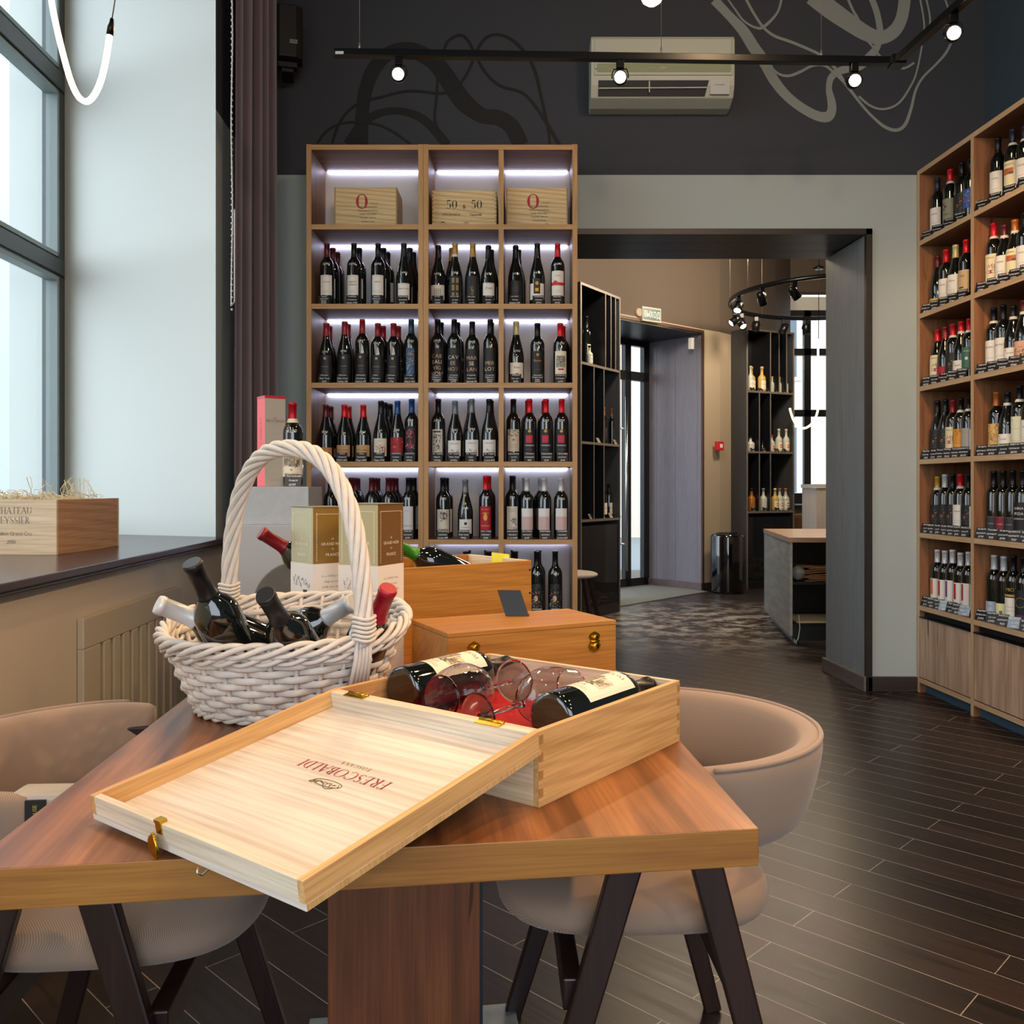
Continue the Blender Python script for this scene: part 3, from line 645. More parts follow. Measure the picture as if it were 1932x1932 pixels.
def patch(mb, fn, x0, y0, x1, y1, m, n=12):
    for i in range(n):
        a, b = x0+(x1-x0)*i/n, x0+(x1-x0)*(i+1)/n
        mb.add([fn(a, y0), fn(b, y0), fn(b, y1), fn(a, y1)], [(0, 1, 2, 3)], m, True)
def disc(mb, fn, x, y, r, m, n=18, r2=None, s=1.0):
    r2 = r2 or r
    mb.add([fn(x, y)]+[fn(x+r*math.cos(2*PI*i/n), y+r2*math.sin(2*PI*i/n)) for i in range(n)], [(0, i+1, (i+1) % n+1) for i in range(n)], m)
LABELS_ = {}
def label_meshes(kind, h, key, spec):
    """spec: colour, z0, z1, width, items.  items: ('t',text,yfrac,size,col) ('s',serif...) ('r',x0,y0,x1,y1,col) ('d',x,y,r,col) ('q',seed,col list) fractions of label"""
    k = (kind, h, key)
    if k in LABELS_: return LABELS_[k]
    col, z0, z1, wd, items = spec; f = h/.30; z0, z1 = z0*f, z1*f
    prof = bprof(kind, h); LH = z1-z0
    a = MB(); fn = wrap(prof, z0, off=.0006); 
    ny = 1 if kind == 'bord' and z1 < .185*f else 5
    for j in range(ny): patch(a, lambda x, y: fn(x, y), -wd/2, LH*j/ny, wd/2, LH*(j+1)/ny, 0, 16)
    lab = a.mesh('label', [mat('label_'+col, col, .55)])
    b = MB(); ms = []
    def mi(c):
        m = mat('print_'+c, c, .5)
        if m not in ms: ms.append(m)
        return ms.index(m)
    fn2 = wrap(prof, z0, off=.0011)
    for it in items:
        if it[0] in 'ts':
            t = (sans if it[0] == 't' else serif)(it[1], it[3])
            if t[2] > wd*.94:
                s_ = wd*.94/t[2]; t = ([(x*s_, y) for x, y in t[0]], t[1], t[2]*s_)
            put(b, t, fn2, mi(it[4]), cy=it[2]*LH)
        elif it[0] == 'v':
            vs, fs, w = sans(it[1], it[3]); put(b, ([(x, y) for x, y in vs], fs, 0), lambda x, y: fn2(-y+it[2]*wd, x), mi(it[4]))
        elif it[0] == 'r': patch(b, fn2, it[1]*wd, it[2]*LH, it[3]*wd, it[4]*LH, mi(it[5]), 10)
        elif it[0] == 'd': disc(b, fn2, it[1]*wd, it[2]*LH, it[3], mi(it[4]))
        elif it[0] == 'e': disc(b, fn2, it[1]*wd, it[2]*LH, it[3], mi(it[5]), r2=it[4])
        elif it[0] == 'l':
            for y in it[1:-2]: patch(b, fn2, -it[-2]*wd/2, y*LH, it[-2]*wd/2, y*LH+.0009, mi(it[-1]), 6)
        elif it[0] == 'q':          # painterly area: many small strokes
            rq = random.Random(it[1]); x0, y0, x1, y1 = it[2]
            fn3 = wrap(prof, z0, off=.0014)
            for i in range(it[4] if len(it) > 4 else 26):
                x = rq.uniform(x0, x1)*wd; y = rq.uniform(y0, y1)*LH; a_ = rq.uniform(0, PI); l_ = rq.uniform(.002, .006); w2 = rq.uniform(.0006, .0018)
                dx, dy = math.cos(a_)*l_, math.sin(a_)*l_; nx, ny_ = -math.sin(a_)*w2, math.cos(a_)*w2
                qd = [(x-dx-nx, y-dy-ny_), (x+dx-nx, y+dy-ny_), (x+dx+nx, y+dy+ny_), (x-dx+nx, y-dy+ny_)]
                if all(0 < yy < LH for _, yy in qd): b.add([fn3(*p) for p in qd], [(0, 1, 2, 3)], mi(rq.choice(it[3])))
    let = b.mesh('lettering', ms) if b.v else None
    LABELS_[k] = (lab, let); return LABELS_[k]
WHITE_M = mat('white_marker', 'dfe3e6', .6)
def bottle(name, label, group, loc, kind='bord', h=.30, cap='101013', spec=None, key=None, band=None, price=None, face=0, rot=None, capfrac=.235, glass=None, cat='bottle'):
    r_ = rot if rot is not None else (0, 0, face)
    t = thing(name, label, cat, loc, group=group, rot=r_)
    o = link('glass_body', body_mesh(kind, h), t)
    if glass:
        o.data = o.data.copy(); o.data.materials[0] = glass
    link('capsule', cap_mesh(kind, h, cap, capfrac), t)
    pr = bprof(kind, h)
    if spec:
        lab, let = label_meshes(kind, h, key, spec); lo = link('label', lab, t)
        if let: link('lettering', let, lo)
    if band:
        k = ('band', kind, h, band)
        if k not in BM:
            m_ = MB(); z = (.235 if kind != 'burg' else .242)*h/.30; m_.lathe([(rad(pr, z-.006)+.0012, z-.006), (rad(pr, z+.007)+.0016, z+.007)], 24, cap=False); BM[k] = m_.mesh('neck_band', [mat('band_'+band, band, .6)])
        link('neck_band', BM[k], t)
    if price:
        m_ = MB(); z = (.192 if kind == 'bord' else .15)*h/.30
        put(m_, sans(price, .0125, .12, .15, .15), wrap(pr, z, off=.0006)); m_.build('marker_price', WHITE_M, t)
    return t
CREAM = 'e9e0cc'
CASTLE = (CREAM, .055, .19, .095, [('s', 'CASTIGLIONI', .84, .008, '5a4a3a'), ('r', -.36, .3, .36, .62, 'cfc4ac'), ('r', -.3, .34, -.12, .56, '7d7460'), ('r', -.1, .3, .14, .7, '8d8470'), ('r', .18, .34, .32, .5, '7d7460'),
          ('q', 5, (-.35, .28, .35, .62), ['5a5344', 'b5aa92'], 40), ('s', 'CHIANTI', .16, .007, '5a1a20'), ('l', .1, .06, .6, '8a8072')])
ax = sdir
def incase(a, b, z): v = Vector((CN.x, CN.y, TZ))+Vector((sdir.x, sdir.y, 0))*a+Vector((-sdir.y, sdir.x, 0))*b; v.z = TZ+z; return v
def lying(a, b, z, flip=1, roll=0, tilt=0):
    """bottle axis along the case side, base at a"""
    M = Matrix.Rotation(rzc, 3, 'Z') @ Matrix.Rotation(PI/2*flip, 3, 'Y') @ Matrix.Rotation(roll, 3, 'Z')
    return incase(a, b, z), M.to_euler()
for a, b, lab in ((.088, .046, 'black-capped wine bottle lying in the opened case beside its right side board'), (.092, .332, 'black-capped wine bottle lying in the opened case nearest the basket')):
    l, e_ = lying(a, b, .082, roll=-PI*.5-(.25 if b < .1 else .15))
    bottle('wine_bottle', lab, 'bottles lying in the opened case', l, 'bord', .265, '121114', CASTLE, 'castle', rot=e_)
CLEAR = bpy.data.materials.new('clear_glass'); CLEAR.use_nodes = True; b_ = CLEAR.node_tree.nodes['Principled BSDF']
b_.inputs['Roughness'].default_value = 0; b_.inputs['Transmission Weight'].default_value = 1; b_.inputs['IOR'].default_value = 1.45
def shell_glass(mb, prof_o, t=.0009, n=40):
    pi_ = [(max(r-t, .0003), z) for r, z in prof_o]
    mb.lathe(prof_o+pi_[::-1], n, cap=False)
def wine_glass(label, loc, rot):
    t = thing('wine_glass', label, 'glass', loc, group='wine glasses lying in the opened case', rot=rot)
    m1 = MB(); k = 8
    prof = [(.0035, .088), (.012, .0905), (.026, .099), (.037, .114), (.0425, .132), (.043, .146), (.040, .165), (.0345, .185), (.031, .198)]
    fine = []
    for i in range(len(prof)-1):
        for j in range(3): f_ = j/3; fine.append((prof[i][0]*(1-f_)+prof[i+1][0]*f_, prof[i][1]*(1-f_)+prof[i+1][1]*f_))
    fine.append(prof[-1]); shell_glass(m1, fine); m1.build('bowl', CLEAR, t, recalc=True)
    MB().lathe([(.0045, .006), (.0036, .02), (.0033, .05), (.0036, .08), (.006, .0885)], 16).build('stem', CLEAR, t)
    MB().lathe([(.034, 0), (.0345, .001), (.030, .0022), (.012, .004), (.005, .0062)], 40).build('foot', CLEAR, t)
    return t
l, e_ = lying(.252, .236, .083, flip=-1); e_ = (Matrix.Rotation(rzc+.10, 3, 'Z') @ Matrix.Rotation(-PI/2+.06, 3, 'Y')).to_euler()
wine_glass('clear wine glass lying in the opened case, its bowl towards the hinge', l, e_)
l = incase(.056, .146, .078); e_ = (Matrix.Rotation(rzc-.12, 3, 'Z') @ Matrix.Rotation(PI/2-.04, 3, 'Y')).to_euler()
wine_glass('clear wine glass lying in the opened case, its foot towards the hinge', l, e_)

# closed honey-coloured gift case with brass latches
B0 = Vector((-.1614, 1.770)); B1 = Vector((.1856, 1.947)); bl = (B1-B0).length; rzb = math.atan2((B1-B0).y, (B1-B0).x)
bx = thing('gift_case', 'closed honey-coloured wooden gift case with two brass latches behind the opened case', 'box', (B0.x, B0.y, TZ), rzb)
MB().box((0, 0, 0), (bl, .21, .098)).build('body', HONEY, bx, bevel=.001)
MB().box((-.0005, -.0005, .0985), (bl+.0005, .2105, .1077)).build('lid', HONEY, bx, bevel=.001)
for x in (.055, bl-.055):
    mb = MB(); c = (x, -.001, .064)
    hx = [(x-.014, .078), (x-.010, .083), (x, .088), (x+.010, .083), (x+.014, .078), (x+.010, .068), (x-.010, .068)]
    hx2 = [(x-.010, .066), (x+.010, .066), (x+.0155, .058), (x+.011, .048), (x, .042), (x-.011, .048), (x-.0155, .058)]
    for h_ in (hx, hx2[::1]):
        pl = [(a_, -.0022, z_) for a_, z_ in h_]+[(a_, -.0002, z_) for a_, z_ in h_]; n = len(h_)
        mb.add(pl, [tuple(range(n)), tuple(range(2*n-1, n-1, -1))]+[(i, (i+1) % n, n+(i+1) % n, n+i) for i in range(n)])
    mb.tube([(x-.010, -.0045, .067), (x+.010, -.0045, .067)], .0025, 8); mb.lathe([(.0075, -.001), (.0075, .0045), (.004, .0065)], 16, c=(0, 0, 0)) if 0 else None
    mb.tube([(x, -.002, .0665+.009), (x, -.007, .0665+.0085)], .006, 10); mb.tube([(x, -.002, .057), (x, -.008, .056)], .0075, 12)
    mb.build('latch', BRASS, bx, recalc=True)
cp = Vector((G(966, 1163, TZ+.1077).x, G(966, 1163, TZ+.1077).y))
ch = thing('card_stand', 'blank black folded card standing on the honey-coloured gift case', 'card', (cp.x+.01, cp.y, TZ+.1079), rzb-.50)
mb = MB(); mb.hexa([(-.024, 0, 0), (.028, 0, 0), (.028, .0012, 0), (-.024, .0012, 0), (-.044, .019, .056), (.008, .019, .056), (.008, .0202, .056), (-.044, .0202, .056)]); mb.box((-.024, 0, 0), (.028, .034, .0008))
mb.build('folded_card', BLACK, ch)

# big open crate with bottles in it
K0 = Vector((.004, 2.35)); kd = Vector((-.786, -.618)); kn = Vector((-.618, .786)); KL = .53; KW = .288; KH = .2045
kO = K0+kd*KL; rzk = math.atan2(-kd.y, -kd.x)
cr = thing('wooden_crate', 'open honey pine crate of bottles behind the tall gold gift cartons', 'crate', (kO.x, kO.y, TZ), rzk)
for y0_ in (0, KW-.011): MB().box((0, y0_, 0), (KL, y0_+.011, KH)).build('side_board', HONEY, cr, bevel=.001)
for x0_ in (0, KL-.011): MB().box((x0_, .011, 0), (x0_+.011, KW-.011, KH)).build('end_board', wood('crate_pale', 'd8bd92', 'efdcb8', 'y', 1, .5, rings=.08), cr, bevel=.001)
mb = MB(); mb.box((KL*.64, .011, .02), (KL*.655, KW-.011, KH-.004)); mb.build('divider', PINE_Y, cr)
mb = MB(); mb.box((.011, .011, 0), (KL-.011, KW-.011, .008)); mb.build('bottom_board', PINE, cr)
for z in (.05, .12, .18): mb = MB(); mb.tube([(KL-.006, -.0006, z), (KL-.006, .002, z)], .003, 10); mb.build('nail', mat('nail_dark', '3a2a20', .5, .5), cr)
yc = thing('yellow_card', 'bright yellow price card standing in the open honey pine crate', 'card', P(945, 1100, 2.42)+Vector((0, 0, .0)), .12)
MB().hexa([(-.024, 0, 0), (.024, 0, 0), (.024, .001, 0), (-.024, .001, 0), (-.024, .012, .082), (.024, .012, .076), (.024, .013, .076), (-.024, .013, .082)]).build('card', mat('yellow_paper', 'e0dc2e', .6), yc)
kM = Matrix.Translation((kO.x, kO.y, TZ)) @ Matrix.Rotation(rzk, 4, 'Z')
def aim(top, bot):
    d = (Vector(top)-Vector(bot)).normalized(); return d.to_track_quat('Z', 'Y').to_euler()
def lean(name, lab, grp, top, bot, **k):
    top, bot = Vector(top), Vector(bot); d = (top-bot).normalized(); h = k.get('h', .30)
    return bottle(name, lab, grp, top-d*h, rot=aim(top, bot), **k)
topA = P(492, 1005, 2.06); botA = topA+Vector((.215, .13, -.165))
lean('wine_bottle', 'red-capsuled wine bottle leaning out of the crate behind the gold cartons', 'bottles in the honey crate', topA, botA, cap='7e1120')
topB = P(742, 1027, 2.19); botB = topB+Vector((.24, .13, -.125))
lean('wine_bottle', 'green-capsuled wine bottle lying in the honey crate beside the right gold carton', 'bottles in the honey crate', topB, botB, cap='2f7a1e', spec=None)
topC = kM @ Vector((.24, .15, .11)); botC = kM @ Vector((.335, .15, .205))
mb = MB()
# tall gold cartons
GOLD = mat('carton_gold', '9b7b3f', .38, .35); PALE = mat('carton_pale', 'b9b490', .45, .15); CW = mat('carton_white', 'e6e2da', .5); BRN = mat('carton_brown', '7a5a30', .45, .2); GLINE = mat('carton_dots', 'efe8d4', .5)
def carton(label, corner, rz, hh, front, side, texts=True):
    """corner: the upright edge nearest the viewer; local -x face (pale) and -y face (gold) meet there"""
    t = thing('gift_carton', label, 'gift carton', (corner.x, corner.y, TZ), rz, group='tall gold wine cartons')
    s = .098; zw = hh*.645
    m_ = MB(); m_.box((0, 0, 0), (s, s, hh))
    o = m_.build('carton_body', [front, side, CW, mat('carton_top', 'c9c8a8', .5)], t, bevel=.001)
    for p in o.data.polygons:
        p.material_index = 3 if p.normal.z > .5 else (0 if p.normal.x < -.5 else 1)
    m_ = MB(); m_.box((-.0006, -.0006, .004), (s+.0006, s+.0006, zw)); o2 = m_.build('white_sleeve', CW, t)
    m_ = MB(); m_.prism([(-.0015, -.0015), (s, -.0015), (s, s), (-.0015, s)], hh+.0003, hh+.0018); m_.build('top_flap', [mat('flap', '857b5c', .5)], t)
    L_ = plane_fn((-.0008, s/2, 0), (0, -1, 0), (0, 0, 1)); F_ = plane_fn((s/2, -.0008, 0), (1, 0, 0), (0, 0, 1))
    m_ = MB()
    for fn in (L_, F_):
        for (txt, y, sz) in (('LE', hh-.072, .0045), ('GRAND NOIR', hh-.084, .0066), ('DE', hh-.094, .0035), ('FRANCE', hh-.108, .0066)): put(m_, sans(txt, sz, .12), fn, 0, cy=y)
        for x in (-.040, .040):
            n_ = int((hh-zw-.015)/.0045)
            for i in range(n_): y = zw+.006+i*.0045; m_.add([fn(x-.0009, y), fn(x+.0009, y), fn(x+.0009, y+.0025), fn(x-.0009, y+.0025)], [(0, 1, 2, 3)], 0)
        for i in range(18):
            x = -.040+i*.0045; m_.add([fn(x, hh-.0155), fn(x+.0025, hh-.0155), fn(x+.0025, hh-.014), fn(x, hh-.014)], [(0, 1, 2, 3)], 0)
    put(m_, sans("It's a WORLD where", .0045, .08, .25), F_, 1, cy=zw-.03); put(m_, sans('things are mostly', .0045, .08, .25), F_, 1, cy=zw-.042); put(m_, sans("SAME, we're drinking", .0045, .08, .25), F_, 1, cy=zw-.054); put(m_, sans("a wine that differs", .0045, .08, .25), F_, 1, cy=zw-.066)
    rr = random.Random(5)
    for i in range(26):          # sketched vines
        x = -.036+i*.0028; y = zw-.048+rr.uniform(-.002, .02)*(1-i/40); p_ = [L_(x+rr.uniform(-.003, .003), y+rr.uniform(-.006, .006)) for k in range(4)]; m_.tube(p_, .0003, 3, 1)
    for fn, x in ((L_, .016),): m_.add([fn(x-.009, zw-.085), fn(x+.009, zw-.085), fn(x+.009, zw-.058), fn(x-.009, zw-.058)], [(0, 1, 2, 3)], 2)
    m_.build('carton_print', [GLINE, mat('ink_grey', '6b6a66', .6), mat('ink_dark', '20242a', .5)], t)
    return t
c2 = P(713, 1290, 1.86); c1 = P(590, 1200, 1.965)
carton('tall gold wine carton standing beside the crate, the one nearer the closed gift case', Vector((c2.x, 1.86, 0)), math.radians(66), .359, PALE, BRN)
carton('tall gold wine carton standing nearer the window than its twin', Vector((c1.x-.002, 1.975, 0)), math.radians(43), .350, PALE, GOLD)

# ------------------------------------------------------------------ the lit rack against the back wall
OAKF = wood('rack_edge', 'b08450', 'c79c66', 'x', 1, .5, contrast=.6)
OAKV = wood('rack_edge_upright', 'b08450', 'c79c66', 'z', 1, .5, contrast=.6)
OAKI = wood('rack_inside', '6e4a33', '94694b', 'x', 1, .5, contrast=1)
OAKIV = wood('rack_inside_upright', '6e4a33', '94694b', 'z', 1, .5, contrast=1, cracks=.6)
RBACK = mat('rack_back', 'dddad8', .6)
LED = mat('led_strip', 'd8dcff', .5, emit=12)
RD, RB = 4.66, 4.985
def bxx(px): return (px-1000)*RD/1700
def bzz(py): return H-(py-920)*RD/1700
BZ = [bzz(y) for y in (423, 573, 722, 871, 1018, 1166)]       # tops of the shelves
def rack_unit(name, label, x0, x1, divs):
    t = thing(name, label, 'shelving rack', (x0, RD, 0))
    w = x1-x0; D = RB-RD; top = bzz(273); tk = .026
    for a in (0, w-tk):
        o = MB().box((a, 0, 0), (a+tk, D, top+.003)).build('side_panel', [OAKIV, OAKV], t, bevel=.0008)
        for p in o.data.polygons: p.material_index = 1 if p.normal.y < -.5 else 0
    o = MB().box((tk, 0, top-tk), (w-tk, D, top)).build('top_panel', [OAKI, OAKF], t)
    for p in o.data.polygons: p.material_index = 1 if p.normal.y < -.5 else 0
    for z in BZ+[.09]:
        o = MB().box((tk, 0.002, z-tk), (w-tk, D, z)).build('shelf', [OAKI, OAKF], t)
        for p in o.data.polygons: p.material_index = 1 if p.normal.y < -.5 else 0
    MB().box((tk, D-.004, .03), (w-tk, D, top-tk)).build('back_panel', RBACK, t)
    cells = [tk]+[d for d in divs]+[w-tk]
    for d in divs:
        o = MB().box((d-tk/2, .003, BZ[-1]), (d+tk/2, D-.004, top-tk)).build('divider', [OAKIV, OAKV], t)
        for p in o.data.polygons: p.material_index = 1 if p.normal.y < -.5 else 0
    tops = [top-tk]+[z-tk for z in BZ[:-1]]
    for i in range(len(cells)-1):
        for z in tops:
            MB().box((cells[i]+.015, D-.016, z-.0048), (cells[i+1]-.015, D-.0045, z-.0005)).build('led_strip', LED, t)
    for a, b in zip([tk]+divs, divs+[w-tk]):
        o = MB().box((a+.003, -.001, .10), (b-.003, .018, BZ[-1]-tk-.04)).build('door', wood('rack_door', 'a68263', 'c0a082', 'z', 1, .45, cracks=.7), t, bevel=.001)
    return t
u0, u1, u2 = bxx(578), bxx(798.5), bxx(1089.5)
rack_unit('bottle_rack', 'tall oak bottle rack with one wide lit bay nearer the curtain', u0, u1, [])
rack_unit('bottle_rack', 'tall oak bottle rack with two lit bays beside the doorway', u1+.001, u2, [bxx(945)-u1])

ORD = ['first', 'second', 'third', 'fourth', 'fifth', 'sixth', 'seventh', 'eighth', 'ninth']
# capsule colours and how they are called
CAPS = {'k': ('131316', 'black'), 'm': ('5a1a22', 'maroon'), 'r': ('d01826', 'red'), 'd': ('93232b', 'dark-red'), 'g': ('b08a45', 'gold'), 'c': ('c9bd86', 'cream'), 'b': ('1c4a86', 'blue'),
        't': ('1d4350', 'teal'), 's': ('6e7479', 'grey'), 'w': ('c4c8c8', 'silver-white'), 'n': ('1c2738', 'navy'), 'o': ('b4652a', 'orange'), 'y': ('c99a32', 'yellow'), 'x': ('e8e6e6', 'multicoloured')}
WL = 'e6e2d8'
def Lb(text, ind=.012, z0=.05, z1=.145, col=WL, w=.066, extra=(), tc='2a2a2a', lines=(.12, .2)):
    it = [('l', .93, .5, '6a665e')]+[('t', s, .62-.14*i, ind, tc) for i, s in enumerate(text)]+([('l',)+tuple(lines)+(.5, '6a665e')] if lines else [])+list(extra)
    return (col, z0, z1, w, it)
DK = '17181c'
SPEC = {
 'kazak': (Lb(['KAZAЧE'], .007), 'white-labelled'), 'kab': (Lb(['КАБЕРНЕ', 'СОВИНЬОН'], .007), 'white-labelled'), 'merlo': (Lb(['МЕРЛО'], .007), 'white-labelled'),
 'pino': (Lb(['ПИНО НУАР'], .007, .028, .105), 'low white-labelled'),
 'agos': (('d9d0c2', .028, .10, .085, [('r', -.16, .3, -.12, .75, '4a4238'), ('r', -.05, .3, -.01, .75, '4a4238'), ('r', .06, .3, .10, .75, '4a4238'), ('r', .17, .3, .21, .75, '4a4238')]), 'cream-labelled'),
 'noa': ((DK, .02, .14, .06, [('r', -.28, .72, -.06, .92, '8a7a4a'), ('r', .08, .72, .3, .92, '8a7a4a'), ('r', -.28, .42, -.06, .64, '8a7a4a'), ('r', .08, .42, .3, .64, '8a7a4a'), ('r', -.28, .12, -.06, .34, '8a7a4a'), ('r', .08, .12, .3, .34, '8a7a4a')]), 'dark gold-windowed'),
 'ark': ((DK, .02, .14, .07, [('v', 'arkuri', .1, .022, 'a88f5a')]), 'dark vertical-lettered'),
 'zul': (Lb(['Zulal'], .013, .028, .11, extra=[('q', 2, (.2, .02, .48, .2), ['9a2030', '2a2a2a'], 12)]), 'white-labelled'),
 'zulr': ((DK, .02, .12, .07, [('t', 'ZULAL', .1, .008, 'c07a2a'), ('d', 0, .6, .016, '26262a')]), 'dark-labelled'),
 'ijev': (('e9e4d8', .028, .105, .086, [('r', -.2, .35, .2, 1.3, '121212'), ('d', 0, 1.0, .009, 'd9a520'), ('r', -.1, .5, .1, .7, 'd9a520'), ('t', 'IJEVAN', .1, .008, '2a2a2a')]), 'white and gold-labelled'),
 'sarr': ((WL, .045, .165, .072, [('t', 'CARAS', .78, .007, '2a2a2a'), ('r', -.5, .42, .5, .54, 'c4202a'), ('e', -.18, .54, .012, .009, 'c4202a'), ('l', .15, .22, .4, '6a665e')]), 'white red-banded'),
 'sik': ((DK, .02, .14, .07, [('d', 0, .86, .007, 'a59a86'), ('t', 'СИКОРЫ', .5, .006, 'a08a60'), ('l', .4, .3, .5, '6a655a')]), 'dark crested-label'),
 'alina': (('38597c', .035, .165, .045, [('q', 8, (-.48, .04, .48, .96), ['8ab0cc', '1a2a44', 'c9a86a', '4f7fae', '20364f'], 90), ('e', 0, .78, .016, .006, 'c07a3a')]), 'blue picture-labelled'),
 'cab': ((DK, .03, .165, .07, [('t', 'CAB', .66, .020, 'c7a27a'), ('t', 'SAU', .46, .020, 'e0cfb4'), ('t', 'VIG', .26, .020, 'c7a27a'), ('t', 'NON', .06, .020, 'e0cfb4')]), 'copper-lettered CAB SAU VIG NON'),
 'cav': ((DK, .03, .165, .07, [('t', 'CAV', .62, .020, 'e0cfb4'), ('t', 'EE', .42, .020, 'c7a27a'), ('t', 'NOT', .22, .020, 'c7a27a')]), 'copper-lettered'),
 'mar': ((DK, .03, .165, .07, [('t', 'MAR', .62, .020, 'c7a27a'), ('t', 'SE', .42, .020, 'e0cfb4'), ('t', 'LAN', .22, .020, 'c7a27a')]), 'copper-lettered MAR SE LAN'),
 'mer': ((DK, .03, .165, .07, [('t', 'MER', .42, .020, 'c7a27a'), ('t', 'LOT', .22, .020, 'e0cfb4')]), 'copper-lettered MER LOT'),
 'rema': ((CREAM, .028, .10, .08, [('t', 'Rema', .62, .010, '2a2a2a'), ('d', 0, .2, .009, 'c43a22')]), 'cream red-dotted'),
 'buna': ((DK, .03, .16, .07, [('d', 0, .86, .007, 'c08a2a'), ('t', 'Besini', .6, .012, 'd08a2a'), ('l', .3, .4, '8a8478')]), 'dark orange-lettered'),
 'kar': ((CREAM, .03, .16, .066, [('r', -.38, .38, .38, .82, '8f8b7c'), ('q', 4, (-.36, .4, .36, .8), ['2e2e28', 'd9d4c4', '6a675a'], 60), ('r', -.22, .28, .22, .34, 'a01c24'), ('l', .1, .17, .7, '8a6a50')]), 'cream picture-labelled'),
 'loco': (('c49a66', .028, .088, .082, [('t', 'LOCO CIMBALI', .5, .007, '2a2018'), ('l', .8, .2, '6a5030')]), 'tan-labelled'),
 'loco1': (('c08a4e', .028, .075, .084, [('l', .9, .9, '5a3a1c')]), 'tan low-labelled'),
 'horse': (('ded6bc', .028, .115, .075, [('q', 6, (-.25, .2, .45, .62), ['7a2018', 'b03a22', '2a1612'], 34), ('t', 'LOCO', .82, .006, '5a5244')]), 'cream red-horse'),
 'mant': (('a01a26', .03, .12, .074, [('q', 9, (-.48, .04, .48, .96), ['5a1030', 'd0303a', 'd9a23a', '2a2250', 'c01a2a'], 60)]), 'red painted-label'),
 'mant2': ((DK, .045, .17, .07, [('e', 0, .5, .026, .05, '8f1724'), ('q', 10, (-.36, .12, .36, .88), ['d0303a', '2f2c6a', 'b51d2c', 'd9c9c0', '5a1020'], 70)]), 'red and violet painted-label'),
 'leo': (('d2cec4', .045, .155, .058, [('r', -.34, .86, .34, .93, '3a3a3a'), ('q', 11, (-.36, .06, .36, .76), ['3a3a38', '8f8d86', '22221f'], 80)]), 'grey woodcut-labelled'),
 'leo2': (('e2dfd8', .028, .105, .076, [('t', 'ЛЕФКАДИЯ', .76, .006, '3a3a3a'), ('q', 12, (-.3, .02, .3, .4), ['3a3a38', '8f8d86'], 40)]), 'white woodcut-labelled'),
 'khv': (('cfc4ae', .05, .155, .068, [('q', 13, (-.48, .7, .48, .98), ['5a5040', 'a59a82', '3a3428'], 40), ('d', 0, .52, .005, 'a01c24'), ('l', .3, .2, .6, '4a4234'), ('r', -.3, -.18, .3, -.08, 'b08a45')]), 'cream mountain-labelled'),
 'sap': ((DK, .045, .155, .070, [('d', .0, .92, .008, 'c99a2e'), ('r', -.28, .42, .22, .74, 'c01a3c'), ('t', 'Саперави', .28, .008, 'e0dcd0'), ('l', .12, .5, '8a857c')]), 'black and crimson-labelled'),
 'petr': (('d3cbba', .03, .145, .072, [('d', .04, .72, .02, '55504a'), ('q', 14, (-.25, .5, .35, .95), ['2a2824', '8d877b', 'bdb6a6'], 60), ('t', 'ПЕТРИКОР', .12, .007, '3a352c')]), 'cream round-picture'),
 'shum': (('e0ddd8', .028, .10, .072, [('d', 0, .7, .008, '24262a'), ('t', 'SHUMRINKA', .38, .006, '3a3a3a'), ('l', .15, .4, '6a6a6a')]), 'white ringed-emblem'),
 'bull': (('a8122a', .04, .155, .062, [('e', 0, .55, .010, .018, 'd9a83a'), ('e', 0, .72, .018, .004, 'd9a83a'), ('t', 'INKERMAN', .17, .007, 'e0b84a'), ('t', 'ALMA VALLEY', .86, .005, 'e0b84a')]), 'red gold-bull'),
 'tulu': (('d9d3c6', .045, .155, .062, [('l', .9, .84, .78, .6, '4a463e'), ('q', 15, (-.05, .04, .4, .5), ['5a4a4e', '8a7478', '3a3034'], 40)]), 'white grape-sketch'),
 'pink': (('e0dedc', .045, .15, .066, [('r', -.5, .02, .5, .62, 'cdb0ae'), ('l',)+tuple(.05+.045*i for i in range(12))+(.94, 'b59494')]), 'white and pink-labelled'),
 'folk': ((DK, .03, .15, .072, [('q', 16, (-.48, .06, .48, .86), ['d0b03a', '2a7a8a', 'b8286a', 'e0d8c8', '3a6a3a', '23242c'], 90), ('e', 0, .95, .017, .009, '3a3a3c'), ('e', -.1, .45, .010, .016, 'd9b8a0')]), 'colourful folk-art'),
 'mor': (('d6d3d2', .045, .16, .066, [('t', 'CHAMORGAN', .15, .006, '3a3a4a'), ('l', .8, .4, '55555f')]), 'white-labelled'),
}
NOSPEC = {'x': (None, 'unlabelled dark')}
HAND = mat('chalk_white', 'e4e8ea', .7); SLATE = mat('slate_card', '0f1114', .45)
def card(label, group, loc, lines, w=.058, h=.05, face=0, tilt=.3, m=None, price_big=True):
    t = thing('price_card', label, 'price card', loc, group=group, rot=(-tilt, 0, face))
    MB().box((-w/2, -.0008, 0), (w/2, .0008, h)).build('card', m or SLATE, t)
    mb = MB(); n = len(lines); fn = plane_fn((0, -.0011, 0), (1, 0, 0), (0, 0, 1))
    for i, s in enumerate(lines):
        last = i == n-1; sz = h*.2 if last else h*.16
        tx = sans(s, sz, .08, .15, .12)
        if tx[2] > w*.94: k = w*.94/tx[2]; tx = ([(x*k, y) for x, y in tx[0]], tx[1], tx[2]*k)
        put(mb, tx, fn, cx=R.uniform(-.002, .002), cy=h*(.80-i*.76/max(n-1, 1)*.98) if n > 1 else h*.4)
    mb.build('handwriting', HAND, t)
    return t
ROWN = ['top', 'second', 'third', 'fourth', 'fifth', 'bottom']
BOT = .08
